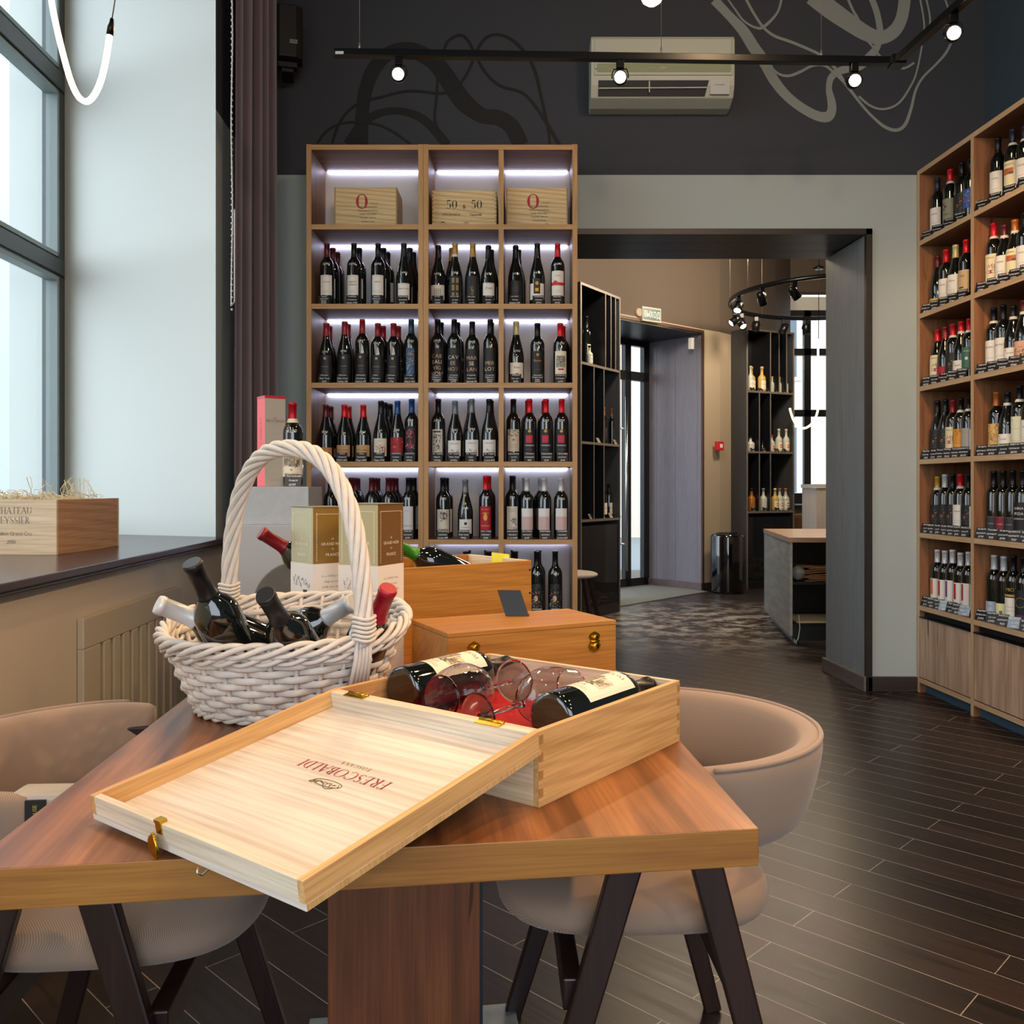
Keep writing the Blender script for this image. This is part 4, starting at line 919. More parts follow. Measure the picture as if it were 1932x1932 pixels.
def brow(row, bay, items):
    """items: (px, top py, kind, capsule, spec key, card lines or None, [(dx px, ...) of the bottles behind])"""
    z = BZ[row]; D = RD+BOT
    ca, cb_ = {'wide bay': (588, 789), 'middle bay': (807, 940), 'doorway bay': (950, 1080)}[bay]; ca, cb_ = bxx(ca)+.044, bxx(cb_)-.044
    for i, (px, ty, kind, cap, key, lines, price, behind) in enumerate(items):
        h = max(.27, min(.345, round(H-(ty-920)*D/1700-z, 2)))
        x = min(max((px-1000)*D/1700, ca), cb_)
        spec, how = SPEC.get(key, NOSPEC['x'])
        cn = CAPS[cap][1]
        bottle('wine_bottle', f"{cn}-capped bottle, {how}, {ORD[i]} from curtain, {ROWN[row]} bottle shelf, {bay}".replace('bottle shelf', 'shelf'), 'bottles on the lit rack', (x, D, z), kind, h, CAPS[cap][0], spec, key, price=price, face=R.uniform(-.12, .12), band='d8d4c8' if key in ('noa',) else None)
        yy = D
        for j, dx in enumerate(behind):
            yy += .088; dd_ = dx*D/1700
            if yy > RB-.05: break
            px2 = px+dx; x2 = min(max((px2-1000)*yy/1700, ca), cb_)
            bottle('wine_bottle', f"{cn}-capped bottle, {['directly', 'two places'][min(j, 1)]} behind {ORD[i]} from curtain, {ROWN[row]} shelf, {bay}", 'bottles on the lit rack', (x2, yy, z), kind, h, CAPS[cap][0], spec, key, face=R.uniform(-.5, .5))
        if lines:
            card(f"chalk price card below {ORD[i]} bottle from curtain, {ROWN[row]} shelf, {bay}", 'price cards on the lit rack', (x+R.uniform(-.004, .004), RD+.012, z+.0005), lines, tilt=.32)
b_, g_ = 'bord', 'burg'
A, B_, C_ = 'wide bay', 'middle bay', 'doorway bay'
brow(1, A, [(617, 459, b_, 'm', 'kazak', ['Казак', 'красное', 'Крым', '3490'], '3490', (11, 20)), (668, 460, b_, 'k', 'kab', ['Каберне', 'Совиньон', 'Крым 3490'], '3490', (10,)),
            (713.5, 460, b_, 'k', 'merlo', ['Мерло', 'Красное', 'Крым', '3490'], '3490', (10, 18)), (762, 460, g_, 'k', 'pino', ['ПиноНуар', 'Красное', '3490'], '3490', (11, 18))])
brow(1, B_, [(827, 464, g_, 'k', 'agos', ['АГОС', 'Арени', '3490'], '3490', ()), (858.6, 460, g_, 'g', 'noa', ['НОА ОФ', 'Арени', '2490'], '2190', (-6,)),
             (892, 460, g_, 'g', 'ark', ['Аркури', 'Арени', '4490'], '1490', ()), (921.5, 464, g_, 'k', 'zul', ['ЗУЛАЛ', 'Арени', '1490'], '1490', (9,))])
brow(1, C_, [(973, 464, g_, 'k', 'zulr', ['ЗУЛАЛ', 'Арени', 'резерв 2490'], '3490', (5,)), (1013.7, 462, g_, 'k', 'ijev', ['Саперави', 'Хвесни', '4990'], '4990', ()), (1052, 459, b_, 'r', 'sarr', ['Ванчина', 'красное', '4490'], '4490', ())])
brow(2, A, [(616, 610, g_, 'd', 'sik', ['Сикоры', 'Пино Нуар', '1890'], '1290', (6,)), (650.6, 608, g_, 'd', 'sik', ['Сикоры', 'Пино Нуар', 'Геленд. 3190'], '1990', (6,)), (683.6, 604, b_, 'd', 'sik', ['Каберне', 'Совиньон', 'Семигор 3190'], '3190', ()),
            (713, 610, b_, 'd', 'sik', ['Сира', 'Сикоры', '1790'], '1790', (10,)), (742.5, 610, b_, 'd', 'sik', ['Сикоры', 'Мерло', '1790'], '1790', (9,)), (776, 605, b_, 't', 'alina', ['Алина', 'Арт Глув', 'Мерло 3590'], '3590', ())])
brow(2, B_, [(826, 605, b_, 'k', 'cab', ['Усадьба', 'Мархотх', 'Каберне', '2990'], '2990', (6,)), (857, 605, b_, 'k', 'cav', ['Усадьба', 'Мархотх', 'Каберне', '2990'], '2990', (6,)), (891, 608, b_, 'k', 'mar', ['Усадьба', 'Мархотх', 'Марселан 2990'], '2990', ()),
             (925, 605, b_, 'k', 'mer', ['Усадьба', 'Мархотх', 'Мерло', '2990'], None, (3,))])
brow(2, C_, [(974, 607, g_, 'c', 'rema', ['КВЕВРИ', 'ика сух', '3290'], '3290', ()), (1014, 609, b_, 'k', 'buna', ['Красное', 'Совместное', 'вино', '2990'], '2990', ()), (1057, 609, b_, 'r', 'kar', ['Сапинкон', 'Каберне', '2490'], '2490', (5, 9))])
brow(3, A, [(615, 765, g_, 'm', 'loco1', ['ЛОКО', 'Чимбали', '1990'], '1990', (9,)), (650, 765, g_, 'r', 'loco', ['ЛОКО', 'Чимбали', 'ПИНО 1890'], None, (8,)), (685.6, 765, g_, 'r', 'loco', ['Локо', 'Чимбали', 'Пино 1890'], '1990', ()),
            (719, 756, g_, 'k', 'horse', ['ЛОКО', 'Чимбали', 'Пино 1990'], None, (7, 17)), (750, 756, g_, 'b', 'mant', ['МАНТРА', 'Гелиос', '2190р'], '2190', ()), (779, 755, b_, 'b', 'mant2', ['МАНТРА', 'мерло', '2190р'], '2190', ())])
brow(3, B_, [(827, 755, b_, 'k', 'leo', ['Лефкадия', 'Мерло', '2490р'], '2490', ()), (858.6, 758, g_, 's', 'leo2', ['Лефкадия', 'Пино Нуар', '2490р'], '2490', ()), (890, 755, g_, 's', 'leo2', ['Лефкадия', 'Сира', '1990'], '1990', (-3,)), (923, 755, g_, 'k', 'leo2', ['Лефкадия', 'красное', 'сухое 1840'], '1840', (3,))])
brow(3, C_, [(968.6, 753, b_, 'k', 'khv', ['Киндзмараули', 'сухое', '1340'], None, ()), (999, 752, b_, 'r', 'sap', ['Тбилиси', 'Саперави', '980'], '980', (-3,)), (1030, 752, b_, 'r', 'sap', ['Киндзмара', 'Саперави', '1290'], '1290', (-3,)), (1059.7, 752, b_, 'r', 'sap', ['Мукузани', 'красное', '1290'], '1290', ())])
brow(4, A, [(624, 901, b_, 'k', 'mor', None, None, (8,)), (663, 903, b_, 'm', 'mor', None, None, (8, 12)), (701.5, 903, b_, 'm', 'mor', None, None, (7, 11)), (733, 901, b_, 'm', 'mor', None, None, (7, 14)), (771, 903, b_, 'k', 'mor', ['Сенсая', 'красное', '1290'], '1290', (11,))])
brow(4, B_, [(836, 901, b_, 'k', 'petr', ['Петрикор', 'красное', 'сухое 2190'], '2190', (6,)), (878, 904, g_, 's', 'shum', ['Шумринка', 'Пино нуар', '990р'], '990', ()), (916.7, 898, b_, 'r', 'bull', ['Alma Valley', 'Каберне', '1290'], '1290', (5,))])
brow(4, C_, [(965, 898, b_, 'k', 'tulu', ['Киндзмараули', 'красное', 'п/сл 1140'], '1190', (3,)), (994, 901, b_, 'w', 'pink', ['Оджалеши', 'красное', '1640'], '1640', (-3,)), (1027, 901, b_, 'w', 'pink', ['Киндзмара', 'красное', '1440'], None, (-7,)), (1058.5, 902, b_, 'w', 'pink', ['Саперави', 'красное', 'сухое 1440'], '1440', ())])
brow(5, B_, [(835, 1044, b_, 'k', 'mor', None, None, ()), (879, 1040, b_, 'k', 'mor', None, None, (4,)), (922, 1039, b_, 'k', 'mor', None, None, (-3,))])
brow(5, C_, [(972, 1040, b_, 'k', 'folk', None, None, (-3,)), (1013, 1039, b_, 'k', 'folk', ['Саперави', '660'], '660', (3,)), (1047.5, 1039, b_, 'k', 'folk', ['Киндзм.', '890'], '890', ())])

# wine boxes on the top shelf
CASEW = wood('box_pine', 'd0b27c', 'e2c996', 'x', 1, .5, rings=.22)
def wbox(label, px0, px1, ytop, D, depth, kindb, rz=0):
    x0, x1 = (px0-1000)*D/1700, (px1-1000)*D/1700; w = x1-x0; z = BZ[0]; h = H-(ytop-920)*D/1700-z
    t = thing('wine_box', label, 'wine box', (x0, D, z+.0005), rz, group='wooden boxes on top of the lit rack')
    MB().box((0, 0, 0), (w, depth, h)).build('box_body', CASEW, t, bevel=.001)
    mb = MB(); k = 0
    if kindb == 'fifty':
        for s in (0, w-.008):
            for i in range(9): mb.box((s, -.0008, .004+i*h/9.2), (s+.008, .001, .004+i*h/9.2+h/20))
        mb.build('finger_joints', MATS['joint_wood'], t)
    else:
        mb.box((0, -.001, 0), (.006, .001, h)).box((w-.006, -.001, 0), (w, .001, h)); mb.build('edge_batten', MATS['joint_wood'], t)
    fn = plane_fn((w/2, -.0014, 0), (1, 0, 0), (0, 0, 1)); mb = MB()
    if kindb == 'fifty':
        put(mb, serif('50', .045, .08), fn, 2, cx=-.065, cy=h*.50); put(mb, sans('&', .022), fn, 2, cy=h*.50); put(mb, serif('50', .045, .08), fn, 2, cx=.065, cy=h*.50)
        put(mb, serif('AVIGNONESI', .013, .05), fn, 2, cx=-.07, cy=h*.31); put(mb, sans('Capannelle', .012, .04), fn, 2, cx=.06, cy=h*.31); put(mb, serif('2018', .011, .08), fn, 2, cx=.01, cy=h*.09)
        for i in (0, 1): mb.tube([fn(-w*.36+i*.024+.006*math.cos(a*PI/8), h*.06+.006*math.sin(a*PI/8)) for a in range(16)], .0007, 4, 2, closed=True)
        mb.tube([fn(-w*.36, h*.13), fn(-w*.30, h*.13)], .002, 5, 2)
    else:
        cx0 = -.02
        for i in range(28):
            a, b = 2*PI*i/28, 2*PI*(i+1)/28; q_ = []
            for c in (a, b): wd = .003+.011*abs(math.cos(c))**1.4; q_ += [fn(cx0+(.031-wd)*math.cos(c), h*.66+.037*math.sin(c)*.94), fn(cx0+.031*math.cos(c), h*.66+.039*math.sin(c))]
            mb.add([q_[0], q_[1], q_[3], q_[2]], [(0, 1, 2, 3)], 0)
        for i, s in enumerate(['thello', 'Napa Valley Red Wine', 'Produced and bottled by', 'Othello Wine Cellars', 'Yountville, California', 'Christian Moueix']):
            if i == 0: put(mb, sans(s, .008, .3), fn, 2, cx=.045, cy=h*.60)
            else: tx = sans(s, .0078, .06); put(mb, tx, fn, 2, cx=.012, cy=h*(.60-i*.088))
        put(mb, sans('2018', .008), fn, 0, cx=.05, cy=h*.06); put(mb, sans('13,5', .004), fn, 2, cx=-w*.42, cy=h*.05)
    mb.build('box_print', [INKR if kindb == 'fifty' else mat('ink_bright_red', 'a51226', .6), INKB, INKK], t)
wbox('pale wooden wine box with large red O standing in the wide bay', 631, 749, 354, 4.74, .20, 'O', .0)
wbox('pale wooden wine box lettered 50 & 50 with dark finger joints', 815, 937, 359, 4.715, .20, 'fifty')
wbox('pale wooden wine box with large red O standing in the doorway bay', 955, 1071, 355, 4.715, .20, 'O')

# ------------------------------------------------------------------ long bookcase of bottles on the right wall
SH_ = .0265
fx = lambda y: 2.153-.074*(y-5.02)
rr_ = math.atan2(1, -.074)            # direction of the front (away from the viewer)
OR_ = Vector((fx(3.35), 3.35)); RL = (Vector((fx(5.0), 5.0))-OR_).length
# local frame: x runs from the near end to the doorway wall, y into the bookcase is negative
wr = thing('wall_bookcase', 'long oak bookcase full of bottles standing along the blue-grey wall', 'bookcase', (OR_.x, OR_.y, 0), rr_)
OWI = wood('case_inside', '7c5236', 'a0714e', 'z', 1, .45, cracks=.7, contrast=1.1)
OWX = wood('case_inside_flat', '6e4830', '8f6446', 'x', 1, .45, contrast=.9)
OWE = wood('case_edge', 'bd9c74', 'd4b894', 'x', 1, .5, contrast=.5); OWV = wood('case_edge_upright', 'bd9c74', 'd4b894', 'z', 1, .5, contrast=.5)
OWD = wood('case_door', 'a8866e', 'd0b298', 'z', .9, .45, cracks=.9, contrast=1.3)
DEP = .335
def lx_of(y): return (Vector((fx(y), y))-OR_).length
SZ = [2.4985, 2.0955, 1.6925, 1.2895, .8845, .483]; TOPZ = 2.893
DV = [lx_of(5.0), lx_of(4.471), lx_of(3.945), lx_of(3.42)]
mb = None
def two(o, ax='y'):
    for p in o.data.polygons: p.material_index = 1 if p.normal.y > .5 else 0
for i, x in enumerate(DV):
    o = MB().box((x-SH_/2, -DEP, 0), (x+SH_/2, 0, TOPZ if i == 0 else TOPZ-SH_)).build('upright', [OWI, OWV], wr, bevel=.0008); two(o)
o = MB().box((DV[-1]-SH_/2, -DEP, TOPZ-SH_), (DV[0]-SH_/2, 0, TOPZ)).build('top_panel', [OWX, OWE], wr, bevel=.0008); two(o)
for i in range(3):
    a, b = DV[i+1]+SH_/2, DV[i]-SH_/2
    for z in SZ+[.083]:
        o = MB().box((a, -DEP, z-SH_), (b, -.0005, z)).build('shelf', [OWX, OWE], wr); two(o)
    o = MB().box((a+.002, -.018, .087), (b-.002, -.001, .415)).build('door', OWD, wr, bevel=.001)
    MB().box((a+.002, -.02, .4155), (b-.002, .004, .4215)).build('handle', mat('black_metal', '14171b', .3, .6), o)
    MB().box((a, -.05, .422), (b, -.03, .456)).build('shadow_gap', mat('gap_black', '08090a', .7), wr)
    MB().box((a, -.05, 0), (b, -.035, .056)).build('plinth', mat('plinth_blue', '3c5261', .5), wr)
MB().box((DV[-1], -DEP, 0), (DV[0], -DEP+.006, TOPZ-.01)).build('back_panel', OWI, wr)
RS = {
 'w': ((WL, .04, .15, .07, [('t', 'VIGNA', .68, .008, '2a2a2a'), ('l', .2, .3, .5, '5a564e')]), 'white-labelled'),
 'wo': ((WL, .035, .15, .075, [('t', 'BRUNCA', .7, .009, '2a2a2a'), ('l', .15, .3, .5, '5a564e')]), 'tall white-labelled'),
 'ol': (('8a8a72', .04, .155, .07, [('d', -.25, .78, .006, '5a1030'), ('d', -.1, .68, .006, '5a1030'), ('d', -.25, .58, .006, '5a1030'), ('t', 'VINO', .32, .009, '2a2a22')]), 'olive-labelled'),
 'dk': ((DK, .04, .15, .07, [('l', .2, .3, .5, '7a6a4a'), ('q', 3, (-.3, .3, .3, .8), ['5a4a3a', 'b0713a', '2a2a30'], 20)]), 'dark-labelled'),
 'bl': (('2f5fa8', .06, .15, .07, [('q', 3, (-.4, .1, .4, .9), ['d9a520', 'c04020', '7fb0e0'], 40)]), 'blue picture-labelled'),
 'cr': (('e2d7ae', .04, .16, .072, [('t', 'CONSORZIO', .85, .006, '4a3a2a'), ('r', -.36, .52, .3, .74, 'b5622a'), ('r', .05, .52, .3, .6, '3a2f4a'), ('r', -.2, .06, .3, .1, 'a01c24')]), 'cream picture-labelled'),
 'cd': (('e2d7ae', .04, .16, .07, [('t', 'RINALDI', .84, .007, '6a2a22'), ('e', .05, .35, .022, .008, 'a8202a'), ('q', 6, (-.2, .42, .4, .66), ['a8606a', '8a5a44', 'd9c8b0'], 20)]), 'cream red-marked'),
 'yl': (('c7a23c', .03, .07, .08, [('l', .5, .6, '5a4a1a')]), 'low yellow-labelled'),
 'or': (('d9962c', .045, .145, .066, [('q', 6, (-.4, .6, .3, .95), ['2a1a10', '7a3a1a'], 14), ('l', .15, .2, .6, 'f0e0c0')]), 'orange-labelled'),
 'gy': (('a7a5a0', .03, .145, .066, [('l', .2, .8, .5, '7a7874')]), 'grey-labelled'),
 'gn': (('3f6e5c', .045, .155, .066, [('t', 'REALE', .8, .008, 'c9dcd0'), ('d', 0, .5, .008, 'c9dcd0')]), 'green-labelled'),
 'rd': (('a81c2c', .035, .135, .072, [('l', .5, .56, .5, 'd9b0a0')]), 'red-labelled'),
 'rl': (('a81c2c', .028, .09, .082, [('l', .9, .5, '7a1420')]), 'low red-labelled'),
 'pc': (('d9a88a', .028, .115, .086, [('q', 6, (-.3, .1, .45, .8), ['2f3a30', '5a4a3a'], 46)]), 'peach-labelled'),
 'tn': (('c9ab80', .04, .15, .068, [('t', 'ABEL', .7, .009, '3a3a4a'), ('r', -.3, .2, .1, .26, '2a3a5a')]), 'tan-labelled'),
 'wl': ((WL, .028, .1, .076, [('t', 'Langhe', .62, .008, '4a443c'), ('l', .15, .5, '8a857c'), ('d', -.3, .85, .004, 'b08a3a')]), 'low white-labelled'),
 'pi': (('d0a85a', .045, .15, .066, [('q', 7, (-.45, .1, .45, .95), ['8a4a5a', 'd9d0c0', '6a3a4a'], 60)]), 'mauve picture-labelled'),
 'ct': (('d8d8bc', .03, .165, .062, [('l', .2, .6, .7, '7a7a62'), ('d', -.3, .88, .004, 'd9a520')]), 'tall cream-labelled'),
 'st1': ((WL, .03, .15, .05, [('r', -.4, .3, -.12, .96, 'd0702a'), ('r', -.4, .04, -.2, .14, 'd0702a')]), 'white orange-striped'),
 'st2': ((WL, .03, .15, .05, [('r', -.4, .3, -.12, .96, 'b01c3c'), ('r', -.4, .04, -.2, .14, 'b01c3c')]), 'white crimson-striped'),
 'st3': ((WL, .03, .15, .05, [('r', -.4, .3, -.12, .96, '6a2a8a'), ('r', -.4, .04, -.2, .14, '6a2a8a')]), 'white purple-striped'),
 'lb': (('a9b9cc', .03, .09, .06, [('t', 'Sette', .6, .008, '3a3a4a')]), 'low pale-blue-labelled'),
 'ly': (('dfe0a8', .03, .09, .06, [('d', 0, .35, .008, '3a8a4a'), ('r', -.1, .2, .1, .3, 'c02030')]), 'low yellow-green-labelled'),
 'mi': ((WL, .04, .12, .066, [('t', 'MIO', 1.35, .016, 'b59a4a'), ('r', -.5, 1.06, .5, 1.18, 'b5924a'), ('l', .3, .5, .6, '5a564e'), ('r', -.5, -.5, .4, -.1, 'b5924a')]), 'white and gold-labelled'),
 'md': ((DK, .03, .16, .07, [('e', .0, .6, .024, .024, '8a6f3a'), ('e', .0, .6, .021, .021, '17181c'), ('r', -.3, .08, .4, .2, '5a2a4a')]), 'dark gold-ringed'),
 'dn': (('2c2f38', .03, .10, .074, [('l', .96, .05, .95, 'a88a4a'), ('t', 'DOPPIO', .5, .006, 'a9a49a')]), 'dark gold-edged'),
 'dr': (('7a2030', .03, .10, .074, [('l', .96, .05, .95, 'a88a4a'), ('t', 'PASSO', .5, .006, 'd9c8b8')]), 'wine-red gold-edged'),
 'an': ((DK, .025, .165, .07, [('t', 'ANNA', .78, .012, 'e4e4e4'), ('t', 'SPIZIA', .62, .012, 'e4e4e4'), ('t', 'primitivo', .48, .009, 'e4e4e4'), ('t', 'SALENTO', .12, .007, 'e4e4e4')]), 'dark white-lettered'),
}
XCAP = None
def ry(px, off): k = (px-1000)/1700; return (2.153+off+.074*5.02)/(k+.074)
def rcell(row, cell, items, ncards=6):
    z = SZ[row]; cn_ = ['far bay', 'near bay'][cell]
    placed = []; ylo, yhi = [(4.50, 4.945), (3.80, 4.42)][cell]
    for i, (px, kind, cap, key, band, ty) in enumerate(items):
        off = .078; y = min(ry(px, off), yhi)
        if placed: y = min(y, placed[-1]-(.0765 if kind == 'bord' else .080))
        y = max(y, ylo); x = fx(y)+off; placed.append(y)
        h = max(.27, min(.335, round(H-(ty-920)*y/1700-z, 2))) if ty else .31
        spec, how = RS[key]
        t = bottle('wine_bottle', f"{CAPS[cap][1]}-capped bottle, {how}, {ORD[i]} from doorway, {ROWN[row] if row < 5 else 'lowest'} shelf, {cn_}, long bookcase", 'bottles on the long bookcase', (x, y, z), kind, h, CAPS[cap][0], spec, key, band='d6d6cc' if band else None, face=-.95+R.uniform(-.12, .12))
        if cap == 'x':
            for o in t.children:
                if o.name.startswith('capsule'):
                    k = ('xc', h)
                    if k not in BM:
                        m_ = MB(); pr = bprof('bord', h); rq = random.Random(2)
                        for q_ in range(60):
                            zz = rq.uniform(.238, .29)*h/.30; a_ = rq.uniform(0, 2*PI); r_ = rad(pr, zz)+.0016; da = rq.uniform(-.3, .3); dz = rq.uniform(-.008, .008); 
                            p_ = [(r_*math.cos(a_), r_*math.sin(a_), zz-.0015), (r_*math.cos(a_+da), r_*math.sin(a_+da), zz+dz-.0015), (r_*math.cos(a_+da), r_*math.sin(a_+da), zz+dz+.0015), (r_*math.cos(a_), r_*math.sin(a_), zz+.0015)]
                            m_.add(p_, [(0, 1, 2, 3)], q_ % 4)
                        BM[k] = m_.mesh('confetti', [mat('conf%d' % j, c, .5) for j, c in enumerate(('c02040', '2a5aa8', '2a8a4a', '6a2a8a'))])
                    link('confetti_print', BM[k], o)
    # price cards lean on the shelf edge
    x0, x1 = DV[cell]-SH_/2, DV[cell+1]+SH_/2; n = ncards
    for j in range(n):
        xx = x0-.035-(x0-x1-.06)*j/(n-.0)
        loc = wr_pt(xx, -.014, z+.001)
        li = [R.choice(['Кьянти', 'Бароло', 'Барбера', 'Тоскана', 'Брунелло', 'Рипассо']), R.choice(['красное', 'Классико', 'сухое']), str(R.choice([1490, 1790, 1990, 2490, 3690, 950]))]
        gl = SLATE if (j+row) % 4 else SLG
        card(f"chalk price card, {ORD[j]} from doorway, on {ROWN[row] if row < 5 else 'lowest'} shelf, {cn_}, long bookcase", 'price cards on the long bookcase', loc, li, w=.056, h=.055, face=-.92+R.uniform(-.1, .1), tilt=.38, m=SLG if row == 5 and j % 3 == 0 else SLATE)
SLG = mat('glossy_slate', '20262c', .12, coat=1)
wrM = Matrix.Translation((OR_.x, OR_.y, 0)) @ Matrix.Rotation(rr_, 4, 'Z')
def wr_pt(x, y, z): return wrM @ Vector((x, y, z))
rcell(0, 0, [(1768, b_, 'n', 'w', 0, 337), (1793, b_, 'r', 'ol', 1, 318), (1815, b_, 'k', 'dk', 0, 307), (1832, b_, 'k', 'bl', 0, 300)], 4)
rcell(0, 1, [(1883, b_, 'k', 'w', 0, 257), (1911, b_, 'n', 'cr', 1, 245), (1934, b_, 'n', 'w', 1, 0)], 4)
rcell(1, 0, [(1769, g_, 'm', 'yl', 0, 484), (1785, b_, 'r', 'w', 0, 472), (1803, g_, 'c', 'w', 0, 462), (1823, b_, 'r', 'tn', 0, 451)], 5)
rcell(1, 1, [(1875, b_, 'r', 'cd', 1, 421), (1895, g_, 'm', 'w', 1, 424), (1915, g_, 'o', 'cr', 1, 415), (1934, b_, 'k', 'w', 0, 0)], 5)
rcell(2, 0, [(1761, g_, 'r', 'cd', 0, 621), (1777, g_, 'd', 'rl', 0, 617), (1792, b_, 'r', 'dk', 1, 611), (1804, g_, 'r', 'wl', 1, 608), (1819, b_, 'r', 'gn', 1, 601), (1829, b_, 'r', 'rd', 1, 598)], 5)
rcell(2, 1, [(1873, b_, 'k', 'wo', 1, 584), (1893, b_, 'k', 'wo', 0, 577), (1910, g_, 'k', 'wl', 1, 576), (1930, g_, 'm', 'pc', 1, 565)], 5)
rcell(3, 0, [(1766, g_, 'k', 'dk', 0, 755), (1776, g_, 'k', 'dk', 0, 753), (1792, b_, 'd', 'cd', 0, 756), (1806, b_, 'k', 'or', 1, 751), (1820, b_, 'k', 'gy', 1, 751), (1831, b_, 'm', 'w', 1, 756)], 6)
rcell(3, 1, [(1880, b_, 'o', 'pi', 0, 741), (1901, g_, 'k', 'wl', 1, 739), (1924, b_, 'k', 'ct', 1, 730), (1938, b_, 'k', 'w', 0, 0)], 5)
rcell(4, 0, [(1764, b_, 'y', 'dk', 1, 900), (1778, b_, 'w', 'dk', 0, 897), (1791, b_, 'k', 'dk', 0, 894), (1806, b_, 'r', 'w', 1, 896), (1819, b_, 'k', 'dk', 0, 895), (1831, b_, 'w', 'w', 0, 897)], 7)
rcell(4, 1, [(1872, b_, 'k', 'dn', 0, 888), (1890, b_, 'k', 'dr', 0, 887), (1906, b_, 'k', 'dn', 0, 887), (1925, b_, 'k', 'an', 0, 887)], 5)
rcell(5, 0, [(1765, b_, 'x', 'st1', 0, 1038), (1776, b_, 'x', 'st2', 0, 1039), (1790, b_, 'x', 'st3', 0, 1039), (1806, b_, 'x', 'st2', 0, 1042), (1821, b_, 'x', 'st2', 0, 1042), (1832, b_, 'x', 'st1', 0, 1043)], 7)
rcell(5, 1, [(1876, b_, 'w', 'lb', 0, 1049), (1894, b_, 'w', 'ly', 0, 1050), (1909, b_, 'k', 'mi', 0, 1047), (1924, b_, 'k', 'md', 0, 1050)], 5)

# ------------------------------------------------------------------ wicker basket
WICK = mat('white_wicker', 'd6cfc6', .5, var=.12, vscale=60, bump=.3, bscale=300)
BC = Vector((-.435, 1.612, TZ)); BA, BB = .207, .188; BA0, BB0 = .150, .122
bk = thing('wicker_basket', 'white wicker basket with tall twisted handle holding four wine bottles', 'basket', BC)
def bxy(th, t):
    a = BA0+(BA-BA0)*t**.8; b = BB0+(BB-BB0)*t**.8; return a*math.cos(th), b*math.sin(th)
rimz = lambda th: .150+.022*math.sin(th)+.004*math.cos(th)
NS = 30
mb = MB()
for k in range(NS):
    th = 2*PI*k/NS
    mb.tube([Vector((*bxy(th, t), .006+(rimz(th)+.004)*t)) for t in [i/8 for i in range(9)]], .0042, 6)
mb.build('stake', WICK, bk, kind='stuff')
rows = 10; nseg = 150
def weaver(row):
    pts = []
    for i in range(nseg):
        th = 2*PI*i/nseg; t = (row+.5)/rows*.90; x, y = bxy(th, t); r = math.hypot(x, y); w = .0062*math.cos(NS/2*th+PI*row)
        pts.append(Vector((x*(1+w/r), y*(1+w/r), .008+rimz(th)*t+R.uniform(-.0006, .0006)))); 
    return pts
for row in range(rows):
    pts = weaver(row); mb = MB(); n = 8; vs = []
    for i, p in enumerate(pts):
        tg = (pts[(i+1) % nseg]-pts[i-1]).normalized(); nrm = Vector((tg.y, -tg.x, 0)).normalized(); up = Vector((0, 0, 1))
        for k in range(n): a = 2*PI*k/n; vs.append(p+nrm*math.cos(a)*.0032+up*math.sin(a)*.0062)
    fs = [(i*n+k, i*n+(k+1) % n, ((i+1) % nseg)*n+(k+1) % n, ((i+1) % nseg)*n+k) for i in range(nseg) for k in range(n)]
    mb.add(vs, fs, 0, True); mb.build('weave_row', WICK, bk)
# braided border: strands that swing in, out, up and down
def braid(name, zoff, roff, strands, rad_, amp, turns, parent=bk, tt=1.0):
    mb = MB()
    for s in range(strands):
        pts = []
        for i in range(260):
            th = 2*PI*i/260; x, y = bxy(th, tt); r = math.hypot(x, y); ph = turns*th+2*PI*s/strands
            k = 1+(roff+amp*math.cos(ph))/r
            pts.append(Vector((x*k, y*k, rimz(th)+zoff+amp*1.15*math.sin(ph)+.003*math.sin(3*th))))
        mb.tube(pts, rad_, 7, closed=True)
    mb.build(name, WICK, parent)
braid('border', .004, .004, 4, .0048, .0085, 9)
braid('upper_rope', -.012, .002, 3, .0042, .006, 12, tt=.93)
braid('foot_rope', .006-.150-.0, .004, 3, .004, .004, 12, tt=0.0) if 0 else None
mb = MB()
for s in range(3):
    pts = []
    for i in range(200):
        th = 2*PI*i/200; ph = 11*th+2*PI*s/3; k = 1+(.003+.0045*math.cos(ph))/.135
        pts.append(Vector((BA0*math.cos(th)*k, BB0*math.sin(th)*k, .0085+.0045*math.sin(ph))))
    mb.tube(pts, .0042, 7, closed=True)
mb.build('foot_rope', WICK, bk)
mb = MB(); mb.prism([(BA0*math.cos(2*PI*i/40), BB0*math.sin(2*PI*i/40)) for i in range(40)], .003, .008); mb.build('basket_floor', WICK, bk)
# twisted handle from the far left of the border to the near right
h0 = Vector((-.150, .140, .165)); h1 = Vector((.163, -.135, .140)); hc = (h0+h1)/2; hv = (h1-h0)/2; hz = .312
def hpath(t):
    a = PI*(1-t); c, s = math.cos(a), math.sin(a); c = math.copysign(abs(c)**.84, c)
    p = hc+hv*c*(1+.10*s*s); p.z = (h0.z+h1.z)/2+(h1.z-h0.z)/2*c+hz*s**.92 if s > 0 else p.z; return p
mb = MB(); N = 120; perp = Vector((-hv.y, hv.x, 0)).normalized()
for s in range(6):
    pts = []
    for i in range(N+1):
        t = i/N; p = hpath(t); tg = (hpath(min(1, t+.01))-hpath(max(0, t-.01))).normalized(); n2 = tg.cross(perp).normalized()
        ph = 2*PI*s/6+t*2*PI*3.2; am = .0108 if 0.02 < t < .98 else .006
        pts.append(p+perp*am*math.cos(ph)+n2*am*math.sin(ph))
    mb.tube(pts, .0056, 7)
